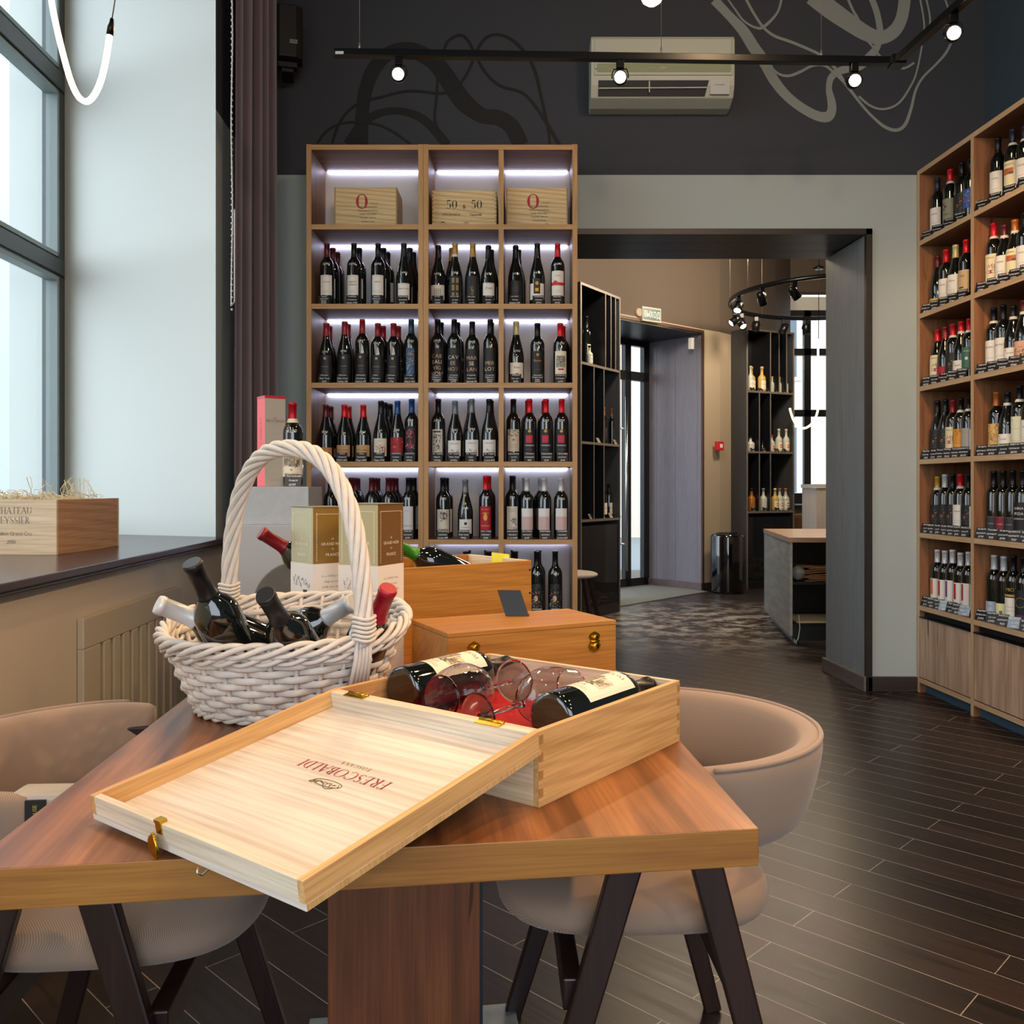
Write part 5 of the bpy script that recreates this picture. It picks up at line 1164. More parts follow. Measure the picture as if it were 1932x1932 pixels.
for e_, q in ((h0, -1), (h1, 1)):
    for s in range(5):
        off = perp*(.006*(s-2)); mb.tube([e_+off+Vector((0, 0, .02)), e_+off*1.2+Vector((hv.x, hv.y, 0)).normalized()*q*-.004+Vector((0, 0, -.03)), e_+off*1.4-Vector((hv.x, hv.y, 0)).normalized()*q*.018+Vector((0, 0, -.085))], .0042, 6)
mb.build('handle', WICK, bk)
for e_ in (h0, h1):
    mb = MB()
    for i in range(6):
        z = .006+i*.007; mb.tube([e_+perp*.019*math.cos(a*PI/8)+perp.cross(Vector((0, 0, 1)))*.016*math.sin(a*PI/8)+Vector((0, 0, z+.002*math.sin(a))) for a in range(16)], .0032, 6, closed=True)
    mb.build('binding', WICK, bk)
# white paper filling in the basket
mb = MB(); rq = random.Random(11)
for i in range(90):
    th = rq.uniform(0, 2*PI); r = rq.uniform(0, .8); x, y = BA*r*math.cos(th)*.8, BB*r*math.sin(th)*.8; z = .075+rq.uniform(-.02, .035)
    p0 = Vector((x, y, z)); d = Vector((rq.uniform(-1, 1), rq.uniform(-1, 1), rq.uniform(-.3, .3))).normalized(); L_ = rq.uniform(.04, .09); w2 = Vector((-d.y, d.x, rq.uniform(-.4, .4))).normalized()*.005
    pts = [p0+d*L_*(k/4-.5)+Vector((0, 0, .01*math.sin(k*2.2+i))) for k in range(5)]
    vs = []
    for p in pts: vs += [p-w2, p+w2]
    mb.add([v for v in vs], [(2*k, 2*k+1, 2*k+3, 2*k+2) for k in range(4)], 0, True)
o = mb.build('paper_filling', mat('white_paper', 'e6e4e0', .7), None, loc=BC, kind='stuff'); tag(o, 'crinkled white paper strips filling the wicker basket', 'filling')
o.modifiers.new('thick', 'SOLIDIFY').thickness = .0006
GB = 'bottles standing in the wicker basket'
lean('wine_bottle', 'white-capped bottle leaning over the basket rim nearest the radiator', GB, P(297, 1140, 1.44), P(297, 1140, 1.44)+Vector((.205, .12, -.115)), cap='d9dbda')
lean('wine_bottle', 'tall black-capped bottle standing highest in the wicker basket', GB, P(362, 1062, 1.40), P(362, 1062, 1.40)+Vector((.06, .15, -.25)), cap='14161a')
lean('wine_bottle', 'black-capped bottle leaning towards the viewer in the middle of the basket', GB, P(500, 1122, 1.38), P(500, 1122, 1.38)+Vector((.04, .20, -.185)), cap='1c2026')
lean('wine_bottle', 'red-capped bottle leaning out beside the basket handle', GB, P(733, 1110, 1.50), P(733, 1110, 1.50)+Vector((-.11, .12, -.24)), cap='a3142c')
lean('wine_bottle', 'silver-foiled bottle lying deep in the basket behind the handle foot', GB, P(665, 1138, 1.60), P(665, 1138, 1.60)+Vector((-.16, .05, -.09)), cap='b9bdc0', h=.27)

# ------------------------------------------------------------------ chairs
FAB = mat('chair_fabric', 'a98f7c', .9); 
nt = FAB.node_tree; b_m = nt.nodes['Principled BSDF']; tc = nt.nodes.new('ShaderNodeTexCoord'); wv = nt.nodes.new('ShaderNodeTexWave'); wv.inputs['Scale'].default_value = 170; wv.inputs['Distortion'].default_value = .4; wv.bands_direction = 'DIAGONAL'
nt.links.new(tc.outputs['Object'], wv.inputs['Vector']); rp = ramp(nt, [(0, hexc('806a5b')), (.5, hexc('95806f')), (1, hexc('9d8877'))]); nt.links.new(wv.outputs['Fac'], rp.inputs[0]); nt.links.new(rp.outputs[0], b_m.inputs['Base Color'])
bp = nt.nodes.new('ShaderNodeBump'); bp.inputs['Strength'].default_value = .12; bp.inputs['Distance'].default_value = .001; nt.links.new(wv.outputs['Fac'], bp.inputs['Height']); nt.links.new(bp.outputs[0], b_m.inputs['Normal'])
b_m.inputs['Sheen Weight'].default_value = .25
WENGE = wood('wenge', '1e1210', '33201b', 'z', 1, .35)
def chair(label, loc, rz, tagged=False, group=None):
    t = thing('tub_chair', label, 'chair', loc, rz, group=group)
    # seat: superellipse cushion
    def seat(u, v):
        a = u*2*PI; s = math.sin(PI*(v-.5)); c = math.cos(PI*(v-.5))**.45
        ex = lambda q: math.copysign(abs(q)**.62, q)
        x = .245*ex(math.cos(a))*c; y = .235*ex(math.sin(a))*c*(1-.10*ex(math.cos(a)) if 0 else 1)
        return Vector((x*(.96 if x < 0 else 1), y, .438+.040*math.copysign(abs(s)**.8, s)+.012*(1 if s > 0 else 0)*math.exp(-(x*x+y*y)*18)-.0))
    mb = MB(); mb.grid(48, 15, seat, cu=True); mb.build('seat', FAB, t, recalc=True)
    # backrest: upholstered band round the rear, tapering to the arm ends
    def back(u, v):
        s = u*2-1; a = s*math.radians(90); ex = .95
        x = .045+.275*math.cos(a) if abs(a) < PI/2 else .045+.275*math.cos(a)*.75; y = .262*math.sin(a)
        if abs(s) > .8: y = .262*math.sin(a)
        k = min(1, (1-abs(s))/.28); k = math.sqrt(max(0, 1-(1-k)**2)) if k < 1 else 1
        hh = .028+.047*k; zc = .665-.038*k; th = .014+.012*k
        b = v*2*PI; cc = math.copysign(abs(math.cos(b))**.5, math.cos(b)); ss = math.copysign(abs(math.sin(b))**.75, math.sin(b))
        n = Vector((math.cos(a)*.262, math.sin(a)*.315, 0)).normalized()
        p = Vector((x, y, zc))+n*(th*cc+.018*ss*k)+Vector((0, 0, hh*ss)); 
        return p
    mb = MB(); mb.grid(56, 20, back, cv=True)
    n0 = len(mb.v); 
    mb.f.append([j for j in range(20)]); mb.m.append(0); mb.sm.append(True); mb.f.append([55*20+j for j in range(20)][::-1]); mb.m.append(0); mb.sm.append(True)
    mb.build('backrest', FAB, t, recalc=True)
    mb = MB(); mb.tube([back(.06+.88*i/60, .25)+(back(.06+.88*i/60, .0)-back(.06+.88*i/60, .5))*.28+Vector((0, 0, -.002)) for i in range(61)], .0045, 8); mb.build('piping', FAB, t)
    for sy in (-1, 1):
        y = sy*.262
        mb = MB().beam((-.20, y*1.08, 0), (.00, y*1.0, .655), .036, .024, w2=.052, h2=.026, up=(0, 1, 0)); mb.build('leg', WENGE, t, bevel=.004)
        mb = MB().beam((.235, y*1.08, 0), (.065, y*1.0, .655), .036, .024, w2=.052, h2=.026, up=(0, 1, 0)); mb.build('leg', WENGE, t, bevel=.004)
        mb = MB().beam((-.02, y*.97, .645), (.10, y*.97, .645), .03, .028); mb.build('arm_rest', WENGE, t, bevel=.005)
    mb = MB().beam((-.115, -.26, .345), (-.115, .26, .345), .03, .05); mb.beam((.15, -.26, .345), (.15, .26, .345), .03, .05)
    mb.prism([(-.13, -.10), (.17, -.10), (.17, .10), (-.13, .10)], .36, .40); mb.build('seat_frame', WENGE, t, bevel=.003)
    return t
chair('beige corduroy tub chair pushed under the table on the doorway side', (.172, 1.665, 0), math.radians(2))
ch2 = chair('beige fabric tub chair between the table and the radiator, strap on its arm', (-.685, 1.56, 0), math.radians(186))
# fabric strap with a woven tag on the arm
STR = mat('strap_fabric', 'b5b1ab', .85, bump=.5, bscale=900)
c0 = P(36, 1512, 1.27)
mb = MB()
def strap(u, v):
    a = v*2*PI; r = .026; return Vector((.0, 0, 0))+Vector((r*1.0*math.cos(a), (u-.5)*.055, r*.95*math.sin(a)))
st = bpy.data.objects.new('arm_strap', None); COL.objects.link(st); st.parent = ch2
M2 = Matrix.Translation(ch2.location) @ Matrix.Rotation(ch2.rotation_euler.z, 4, 'Z')
st.location = (0, 0, 0)
mb = MB(); mb.beam((.0, .255, .660), (.085, .250, .660), .056, .078); mb.build('strap', STR, st, bevel=.008)
mb = MB(); mb.box((.030, .2805, .636), (.058, .2845, .692)); tgm = mb.build('tag', mat('tag_black', '101210', .6), st)
mb = MB(); vs, fs, w = sans('DEEPHOUSE', .0055, .1); mb.add([(.042+y*1, .2848, .665+(x-w/2)) for x, y in vs], [f[::-1] for f in fs], 0); mb.build('tag_text', mat('tag_yellow', 'a8a83a', .6), tgm)
bpy.data.objects.remove(st) if 0 else None

# ------------------------------------------------------------------ crate on the sill
SZt = .9076
cs = thing('wooden_crate', 'pale wooden wine crate with straw standing on the window sill', 'crate', (-1.592, 3.03, SZt), math.radians(0))
W1 = wood('sill_crate', 'd0b592', 'e6d2b4', 'x', .8, .55, rings=.07, contrast=.7); W2 = wood('sill_crate_y', 'b98a60', 'd4a87c', 'y', .8, .55, rings=.15, contrast=.8)
L_, Wd, Hh = .50, .46, .186
# local: x runs from the corner to the glass (negative), y away
for y0_ in (0, Wd-.01): MB().box((-L_, y0_, 0), (0, y0_+.010, Hh)).build('side_board', W1, cs, bevel=.001)
for x0_ in (-L_, -.013): MB().box((x0_, .0102, 0), (x0_+.013, Wd-.0102, Hh)).build('end_board', W2, cs, bevel=.001)
MB().box((-L_+.012, .01, .003), (-.013, Wd-.01, .012)).build('bottom_board', W1, cs)
mb = MB(); fn = plane_fn((-.05, -.0006, 0), (1, 0, 0), (0, 0, 1)); CI = mat('crate_ink', '7d756d', .7)
put(mb, serif('CHATEAU', .0225, .04), plane_fn((-.145, -.0006, 0), (1, 0, 0), (0, 0, 1)), 0, cy=.138)
put(mb, serif('TEYSSIER', .0225, .04), plane_fn((-.148, -.0006, 0), (1, 0, 0), (0, 0, 1)), 0, cy=.106)
put(mb, sans('Saint-Emilion Grand Cru', .0125, .06), plane_fn((-.165, -.0006, 0), (1, 0, 0), (0, 0, 1)), 0, cy=.066)
put(mb, serif('2018', .0125, .06), plane_fn((-.152, -.0006, 0), (1, 0, 0), (0, 0, 1)), 1, cy=.038)
mb.build('crate_print', [CI, mat('crate_ink_dark', '4e4c4a', .7)], cs)
mb = MB(); rq = random.Random(4)
for i in range(150):
    x = rq.uniform(-.46, -.03); y = rq.uniform(.04, .4); hgt = rq.uniform(0, .03)+(.05 if rq.random() < .25 and -.16 < x < -.05 else 0)
    p0 = Vector((x, y, Hh-.03)); a = rq.uniform(0, 2*PI); ln_ = rq.uniform(.03, .07)
    pts = [p0+Vector((math.cos(a)*ln_*(k/5-.5)*1.3+.008*math.sin(k*1.7+i), math.sin(a)*ln_*(k/5-.5)+.008*math.cos(k*1.3+i), .03+hgt*math.sin(k/5*PI)+.006*math.sin(k+i))) for k in range(6)]
    mb.tube(pts, .0011, 4)
for i in range(60):
    x, y = rq.uniform(-.47, -.02), rq.uniform(.02, .44); mb.tube([Vector((x, y, Hh-.02)), Vector((x+rq.uniform(-.03, .03), y+rq.uniform(-.03, .03), Hh-.01)), Vector((x+rq.uniform(-.06, .06), y+rq.uniform(-.06, .06), Hh-.02))], .0012, 4)
o = mb.build('straw', mat('straw', 'e4d2a6', .7), None, loc=cs.location, kind='stuff'); tag(o, 'curly wood-wool straw sticking out of the crate on the sill', 'straw')

# ------------------------------------------------------------------ display plinth by the curtain
CONC = mat('concrete_look', 'a4a9ad', .6, var=.16, vscale=38)
PLG = mat('plinth_grey', 'a7a8ab', .5)
x0, x1 = (428-1000)*3.16/1700, (606-1000)*3.16/1700
pl = tag(MB().box((x0, 3.16, 0), (x1, 3.62, 1.002)).build('display_plinth', PLG, bevel=.002), 'plain light grey plinth standing beside the curtain', 'plinth')
x0b = (445-1000)*3.2/1700; x1b = (582-1000)*3.2/1700
cb = tag(MB().box((x0b, 3.2, 1.0025), (x1b, 3.41, 1.1375)).build('display_block', CONC, bevel=.001), 'concrete-look block standing on the light grey plinth', 'block')
gx = thing('gift_carton', 'slim red and silver gift carton standing on the concrete block', 'gift carton', P(498, 920, 3.245).to_3d()*0+Vector(((499.5-1000)*3.225/1700, 3.225, 1.138)), math.radians(36.5))
mb = MB(); s = .077; mb.box((0, 0, 0), (s, s, .325)); REDC = mat('carton_red', 'e0443f', .45); SIL = mat('carton_silver', 'b4b0a6', .45, .15); TOPR = mat('carton_top_red', 'c0232c', .45)
o = mb.build('carton_body', [REDC, SIL, TOPR], gx, bevel=.0008)
for p in o.data.polygons: p.material_index = 2 if p.normal.z > .5 else (0 if abs(p.normal.x) > .5 else 1)
MB().box((-.0004, -.0004, .317), (s+.0004, s+.0004, .3265)).build('carton_lid', TOPR, gx)
mb = MB(); fn = plane_fn((s/2, -.0006, 0), (1, 0, 0), (0, 0, 1)); put(mb, serif('FRESCOBALDI', .0088, .06), fn, 0, cy=.232)
put(mb, serif('TOSCANA', .0028, .2), fn, 0, cy=.225); mb.tube([fn(-.006+i*.0012, .245+.002*abs(math.sin(i))) for i in range(11)], .0007, 4, 1)
put(mb, sans('VINI E TENUTE DI TOSCANA DAL 1308', .0018, .06), fn, 0, cy=.022)
L2 = plane_fn((-.0006, s/2, .16), (0, 0, 1), (0, 1, 0)); put(mb, serif('FRESCOBALDI', .021, .12), L2, 2, cy=-.01)
mb.build('carton_print', [mat('ink_wine', '6a1a20', .6), INKB, mat('ink_pale_red', 'b82c2c', .5)], gx)
CH2 = (CREAM, .035, .155, .095, CASTLE[4][:6]+[('t', 'FRESCOBALDI', .06, .006, '8a2a20'), ('d', 0, .2, .004, 'b08a3a')])
bottle('wine_bottle', 'red-capped chianti bottle standing on the concrete block beside the red carton', None, ((552-1000)*3.29/1700, 3.29, 1.138), 'bord', .305, 'b3141f', CH2, 'ch2', band='e4ddd0', price='4290', face=.15) if 0 else None
tb = thing('wine_bottle', 'red-capped bottle with castle label standing on the concrete block', 'bottle', ((552-1000)*3.29/1700, 3.29, 1.138), .15)
link('glass_body', body_mesh('bord', .305), tb); link('capsule', cap_mesh('bord', .305, 'b3141f'), tb)
lab, let = label_meshes('bord', .305, 'ch2', CH2); lo = link('label', lab, tb); link('lettering', let, lo)
m_ = MB(); pr = bprof('bord', .305); m_.lathe([(rad(pr, .232)+.0014, .232), (rad(pr, .247)+.0017, .247)], 24, cap=False); m_.build('neck_band', mat('band_cream', 'e0d8c6', .6), tb)
m_ = MB(); put(m_, sans('4290', .012, .12, .15, .1), wrap(pr, .195, off=.0006)); m_.build('marker_price', WHITE_M, tb)
card('brown chalk price card in front of the bottle on the concrete block', None, ((552-1000)*3.225/1700, 3.222, 1.138), ['Кастильони', 'Кьянти', '4290'], w=.062, h=.045, face=-.1, tilt=.3, m=mat('brown_card', '3a3230', .5))
# round black cafe table glimpsed behind the basket
rt = thing('round_table', 'round dark stone-topped side table behind the gold cartons', 'side table', ((556-1000)*2.9/1700, 2.9, 0))
mb = MB(); cT = 0
mb.lathe([(.125, -.008), (.13, -.004), (.13, .004), (.125, .008)], 40)
o = mb.build('table_disc', mat('dark_slate', '4c4a48', .6, var=.3, vscale=40), rt, loc=(0, 0, .765)); o.rotation_euler = (math.radians(78), 0, math.radians(6))
MB().lathe([(.016, .02), (.016, .70)], 16).build('column', MATS['black_metal'], rt); MB().lathe([(.15, 0), (.15, .012), (.03, .02)], 32).build('foot', MATS['black_metal'], rt)

# ------------------------------------------------------------------ curtain, blind chain, speaker
VEL = mat('plum_velvet', '57454d', .85, var=.15, vscale=9); VEL.node_tree.nodes['Principled BSDF'].inputs['Sheen Weight'].default_value = .5
cu0, cu1 = (436-1000)*4.2/1700, (511-1000)*4.72/1700
mb = MB()
def curt(u, v):
    z = .02+v*4.2; wdt = 1+.10*(1-v)**2
    x = cu0+.012+(cu1-cu0)*u; y = 4.26+.46*u
    a = u*2*PI*4.3+.9*math.sin(u*9)+.5*math.sin(v*3); return Vector((x+.022*math.sin(a)*1.0+(u-.5)*.03*(1-v), y-.045*math.sin(a+.9), z))
mb.grid(90, 24, curt); o = mb.build('curtain', VEL); tag(o, 'floor-length plum velvet curtain hanging beside the window recess', 'curtain')
m = o.modifiers.new('thick', 'SOLIDIFY'); m.thickness = .006
mb = MB(); xc = (437.5-1000)*4.1/1700; mb.tube([Vector((xc+.003*math.sin(i*.5), 4.1, 4.2-i*.064)) for i in range(36)]+[Vector((xc+.012, 4.1, 1.98+i*.06)) for i in range(8)], .0035, 6)
for i in range(60): mb.tube([Vector((xc, 4.1, 3.6-i*.028)), Vector((xc, 4.1, 3.592-i*.028))], .0052, 6)
tag(mb.build('blind_chain', mat('chain_white', 'c9c9c4', .5)), 'white beaded blind chain hanging beside the plum curtain', 'chain')
sp = thing('wall_speaker', 'black loudspeaker mounted high on the dark wall beside the curtain', 'speaker', P(543, 131, 4.86), math.radians(14))
mb = MB(); pl_ = [(-.082, 0), (-.072, -.11), (.05, -.125), (.075, -.095), (.075, 0)]
mb.prism([(-.078, .0), (-.080, -.10), (-.04, -.125), (.045, -.125), (.078, -.10), (.078, .0)], .015, .29); mb.build('cabinet', mat('speaker_black', '0a0a0b', .6), sp, bevel=.006)
mb = MB(); mb.prism([(-.05, 0.0), (-.05, -.06), (.05, -.06), (.05, .0)], -.012, .014); mb.box((-.03, -.04, -.03), (.03, .1, -.012)); mb.build('bracket', MATS['speaker_black'], sp)
mb = MB(); mb.box((.012, -.1265, .085), (.052, -.1255, .105)); mb.build('badge', mat('badge_grey', '8a8a86', .4), sp)
mb = MB(); put(mb, sans('SVEN', .013, .05), plane_fn((.032, -.127, .089), (1, 0, 0), (0, 0, 1))); mb.build('badge_text', MATS['speaker_black'], sp)

# ------------------------------------------------------------------ lights
WARM = mat('lamp_glow', (1, .80, .56), .5, emit=60); TUBE = mat('tube_glow', (1, .80, .46), .5, emit=3.4); BM_ = MATS['black_metal']
tl = thing('neon_loop', 'glowing flexible light tube hanging in a loop before the window recess', 'pendant light', P(150, -10, 2.2))
def tp(px, py, D=2.2): return P(px, py, D)-P(150, -10, 2.2)
mb = MB(); ctl = [(92, -60), (97, 0), (106, 48), (118, 98), (132, 148), (145, 178), (157, 190), (168, 190), (180, 176), (191, 150), (200, 112), (207, 66)]
def smooth(pts, n=6):
    out = []
    P_ = [Vector((a, b)) if len(pt) == 2 else Vector(pt) for pt in pts for a, b in [pt[:2]]]
    for i in range(len(P_)-1):
        p0, p1, p2, p3 = P_[max(i-1, 0)], P_[i], P_[i+1], P_[min(i+2, len(P_)-1)]
        for k in range(n):
            t = k/n; out.append(.5*((2*p1)+(p2-p0)*t+(2*p0-5*p1+4*p2-p3)*t*t+(3*p1-p0-3*p2+p3)*t**3))
    out.append(P_[-1]); return out
mb.tube([tp(a[0], a[1]) for a in smooth(ctl)], .0072, 10); mb.build('light_tube', TUBE, tl)
mb = MB(); mb.tube([tp(207, 67), tp(208.5, 52), tp(210, 45), tp(211, 35)], [.0085, .0085, .0065, .004], 10); mb.build('end_cap', BM_, tl)
mb = MB(); mb.tube([tp(211, 38), tp(217, 0), tp(226, -60), tp(240, -180), tp(260, -420)], .0015, 6); mb.build('cord', mat('cord_grey', '55524e', .6), tl)
lamp_point(P(160, 150, 2.35), 5, (1, .74, .36), .12); lamp_point(P(110, 30, 2.35), 4, (1, .74, .36), .12)
# rail and its heads
RZ = lambda D: 0
rl = thing('track_rail', 'black ceiling rail on wires crossing in front of the air conditioner', 'light rail', P(1160, 109, 3.89))
c0 = P(1160, 109, 3.89); zr = 2.995
a0 = Vector(((630-1000)*3.86/1700, 3.86, zr)); a1 = Vector(((1692-1000)*3.935/1700, 3.935, zr)); a2 = Vector((2.05, .2, zr)); 
mb = MB().beam(a0-c0, a1-c0, .036, .030); mb.build('rail', BM_, rl, bevel=.002)
mb = MB().beam(a1-c0+Vector((.0, -.02, 0)), a2-c0, .036, .030); mb.build('rail', BM_, rl, bevel=.002)
mb = MB().box(tuple(a1-c0-Vector((.03, .03, .02))), tuple(a1-c0+Vector((.03, .03, .02)))); mb.build('corner_joint', BM_, rl)
mb = MB(); mb.box(tuple(a0-c0+Vector((.01, -.0185, -.012))), tuple(a0-c0+Vector((.045, -.0178, .0)))); mb.build('sticker', mat('sticker', 'b9c0c4', .5), rl)
for px in (680, 1249, 1556):
    D = 3.88; p = Vector(((px-1000)*D/1700, a0.y+(a1.y-a0.y)*(px-630)/1060, zr))-c0
    mb = MB(); mb.tube([p+Vector((0, 0, .014)), p+Vector((0, 0, 1.3))], .0013, 5); mb.tube([p+Vector((0, 0, .014)), p+Vector((0, 0, .045))], .004, 8); mb.build('suspension_wire', mat('wire', '8d8d8a', .4, .7), rl)
p = Vector((1.66, 3.42, zr))-c0; mb = MB(); mb.tube([p, p+Vector((0, 0, 1.3))], .0013, 5); mb.build('suspension_wire', MATS['wire'], rl)
def head(label, top, aimv, power, lit=True, sc=1.0, group='lit spotlights on the black rail', hang=.075):
    """top: point on the rail's underside; aimv: direction of the beam"""
    t = thing('track_spotlight', label, 'spotlight', top, group=group)
    d = Vector(aimv).normalized(); c = Vector((0, 0, -hang*sc)); r = .030*sc; L = .085*sc
    mb = MB().box((-.016*sc, -.016*sc, -.035*sc), (.016*sc, .016*sc, 0)); mb.build('adapter', BM_, t, bevel=.002)
    sd = d.cross(Vector((0, 0, 1))); sd = sd.normalized() if sd.length > .01 else Vector((1, 0, 0))
    mb = MB(); w = r*1.15; mb.tube([c+sd*w, c+sd*w+Vector((0, 0, .02*sc)), Vector((0, 0, -.036*sc))+sd*w*.8, Vector((0, 0, -.036*sc))-sd*w*.8, c-sd*w+Vector((0, 0, .02*sc)), c-sd*w], .003*sc, 6); mb.build('yoke', BM_, t)
    q = d.to_track_quat('Z', 'Y').to_matrix().to_4x4(); q.translation = c
    m = MB().lathe([(r*.5, -L*.62), (r*.9, -L*.5), (r, -L*.3), (r, L*.5), (r*.88, L*.5), (r*.86, L*.42)], 28)
    o = m.build('lamp_housing', BM_, t); o.matrix_local = q
    m = MB().lathe([(r*.85, L*.40), (r*.7, L*.455), (r*.3, L*.475)], 24, cap=True); o = m.build('lens', WARM if lit else mat('lens_off', '3a3a3c', .1), t); o.matrix_local = q
    if lit: spot(Vector(top)+c+d*(L*.6+.01), Vector(top)+c+d, power, size=95, blend=.9, r=.028)
    return t
for i, (px, py, lab) in enumerate([(752, 158, 'lit black spotlight hanging above the tall oak racks'), (1170, 160, 'lit black spotlight hanging in front of the air conditioner'), (1611, 163, 'lit black spotlight hanging before the light grey mural')]):
    y = a0.y+(a1.y-a0.y)*(px-630)/1060; x = (px-1000)*y/1700
    head(lab, (x, y, zr-.015), (-x*.55-.12*(i == 1), -y*.92, -1.15), 45)
kx = 3.52; ky = a1.x+(a2.x-a1.x)*(a1.y-kx)/(a1.y-a2.y)
head('lit black spotlight beyond the corner of the ceiling rail', (ky, kx, zr-.015), (-ky*.7, -kx, -1.2), 45)
# bulb pendant
pb = thing('pendant_bulb', 'glowing round bulb hanging above the air conditioner', 'pendant light', P(1230, -14, 2.6))
MB().lathe([(.002, -.038), (.014, -.035), (.027, -.025), (.035, -.008), (.036, .004), (.030, .022), (.018, .038), (.014, .05)], 28).build('bulb', TUBE, pb)
MB().lathe([(.016, .048), (.017, .085), (.006, .095), (.002, .1)], 16).build('socket', BM_, pb)
mb = MB(); mb.tube([(0, 0, .095), (0, 0, 1.6)], .002, 6); mb.build('cord', BM_, pb)

# ------------------------------------------------------------------ air conditioner
AC = mat('ac_plastic', 'b9bcae', .45); ACG = mat('ac_gloss', '9aa184', .15, coat=.6); DKI = mat('ac_inside', '17181b', .5)
ac = thing('air_conditioner', 'old white split air conditioner mounted on the dark wall above the doorway', 'air conditioner', (Vector(((1115-1000)*4.83/1700, 4.83, 0))+Vector((0, 0, H-(190-920)*4.83/1700))))
w_, hh = .772, .352; dp = .188
prof = [(dp, 0), (dp-.075, .004), (.035, .03), (.006, .085), (0, .15), (0, .33), (.012, .35), (dp, .352)]
mb = MB()
n = len(prof); vs = [(0, y, z) for y, z in prof]+[(w_, y, z) for y, z in prof]
mb.add(vs, [tuple(range(n))[::-1], tuple(range(n, 2*n))]+[(i, (i+1) % n, n+(i+1) % n, n+i) for i in range(n)]); mb.build('casing', AC, ac, bevel=.006, recalc=True)
MB().box((.018, -.008, .168), (w_-.018, .006, .330)).build('front_panel', AC, ac, bevel=.005)
MB().box((.016, -.007, .135), (w_-.012, .004, .164)).build('lower_panel', AC, ac, bevel=.004)
MB().box((.032, -.0095, .150), (w_-.025, -.0065, .196)).build('gloss_strip', ACG, ac)
mb = MB(); fa = plane_fn((w_/2, -.0099, 0), (1, 0, 0), (0, 0, 1)); put(mb, sans('GREE', .008, .2), fa, cy=.170); put(mb, sans('inverter', .006), fa, cx=.30, cy=.17) if 0 else None
mb.tube([fa(-.33+i*.012, .168+.009*math.sin(i*.9)*math.exp(-i*.02)) for i in range(30)], .0006, 4); mb.build('decor_line', mat('gold_line', 'd9cf8a', .4), ac)
mb = MB(); pf = lambda x, z, o_=.002: Vector((x, .035+(.006-.035)*(z-.03)/.055-o_, z))
mb.add([pf(.04, .040), pf(.62, .040), Vector((.63, .001, .110)), Vector((.04, .001, .110))], [(0, 1, 2, 3)]); 
mb = MB(); mb.hexa([pf(.04, .036, .006), pf(.615, .036, .006), pf(.615, .036, -.02), pf(.04, .036, -.02), (.04, -.004, .108), (.632, -.004, .108), (.632, .02, .108), (.04, .02, .108)]); mb.build('air_outlet', DKI, ac)
mb = MB(); mb.beam((.042, .002, .066), (.62, .002, .070), .012, .005); mb.box((.31, -.003, .045), (.316, .006, .105)); mb.build('louver', AC, ac)
mb = MB(); mb.hexa([(.640, .010, .040), (.745, .010, .040), (.745, .022, .040), (.640, .022, .040), (.640, -.006, .112), (.745, -.006, .112), (.745, .0, .112), (.640, .0, .112)]); cpn = mb.build('control_panel', mat('ac_panel', 'b4b6b4', .4), ac)
mb = MB(); ff = plane_fn((.69, -.0035, .09), (1, 0, 0), (0, .2, .98)); put(mb, sans('ооооо', .005, .5), ff, cy=.01); put(mb, sans('COLD PLASMA', .0055), ff, cy=-.008); mb.build('panel_text', mat('ac_ink', '3a3c44', .6), cpn)

# ------------------------------------------------------------------ painted line mural on the back wall
BLK = mat('mural_black', '0b0c0f', .7); GRY = mat('mural_grey', '868d8a', .75)
def ribbon(mb, pts, ox, oy, sc, y):
    q = [Vector((ox+a/sc, oy+b/sc, c/sc)) for a, b, c in pts]; out = []
    for i in range(len(q)-1):
        p0, p1, p2, p3 = q[max(i-1, 0)], q[i], q[i+1], q[min(i+2, len(q)-1)]
        for k in range(8):
            t = k/8; out.append(.5*((2*p1)+(p2-p0)*t+(2*p0-5*p1+4*p2-p3)*t*t+(3*p1-p0-3*p2+p3)*t**3))
    out.append(q[-1])
    W_ = [(P(a, b, y), c*y/1700) for a, b, c in out]; vs = []
    for i, (p, w) in enumerate(W_):
        t = (W_[min(i+1, len(W_)-1)][0]-W_[max(i-1, 0)][0]).normalized(); n = Vector((-t.z, 0, t.x))*w/2; vs += [p-n, p+n]
    vs2 = [v+Vector((0, .002, 0)) for v in vs]; N = len(vs)
    fs = []
    for i in range(len(W_)-1): a = 2*i; fs += [(a, a+1, a+3, a+2), (N+a+2, N+a+3, N+a+1, N+a), (a, a+2, N+a+2, N+a), (a+3, a+1, N+a+1, N+a+3)]
    mb.add(vs+vs2, fs)
S1 = 3.22
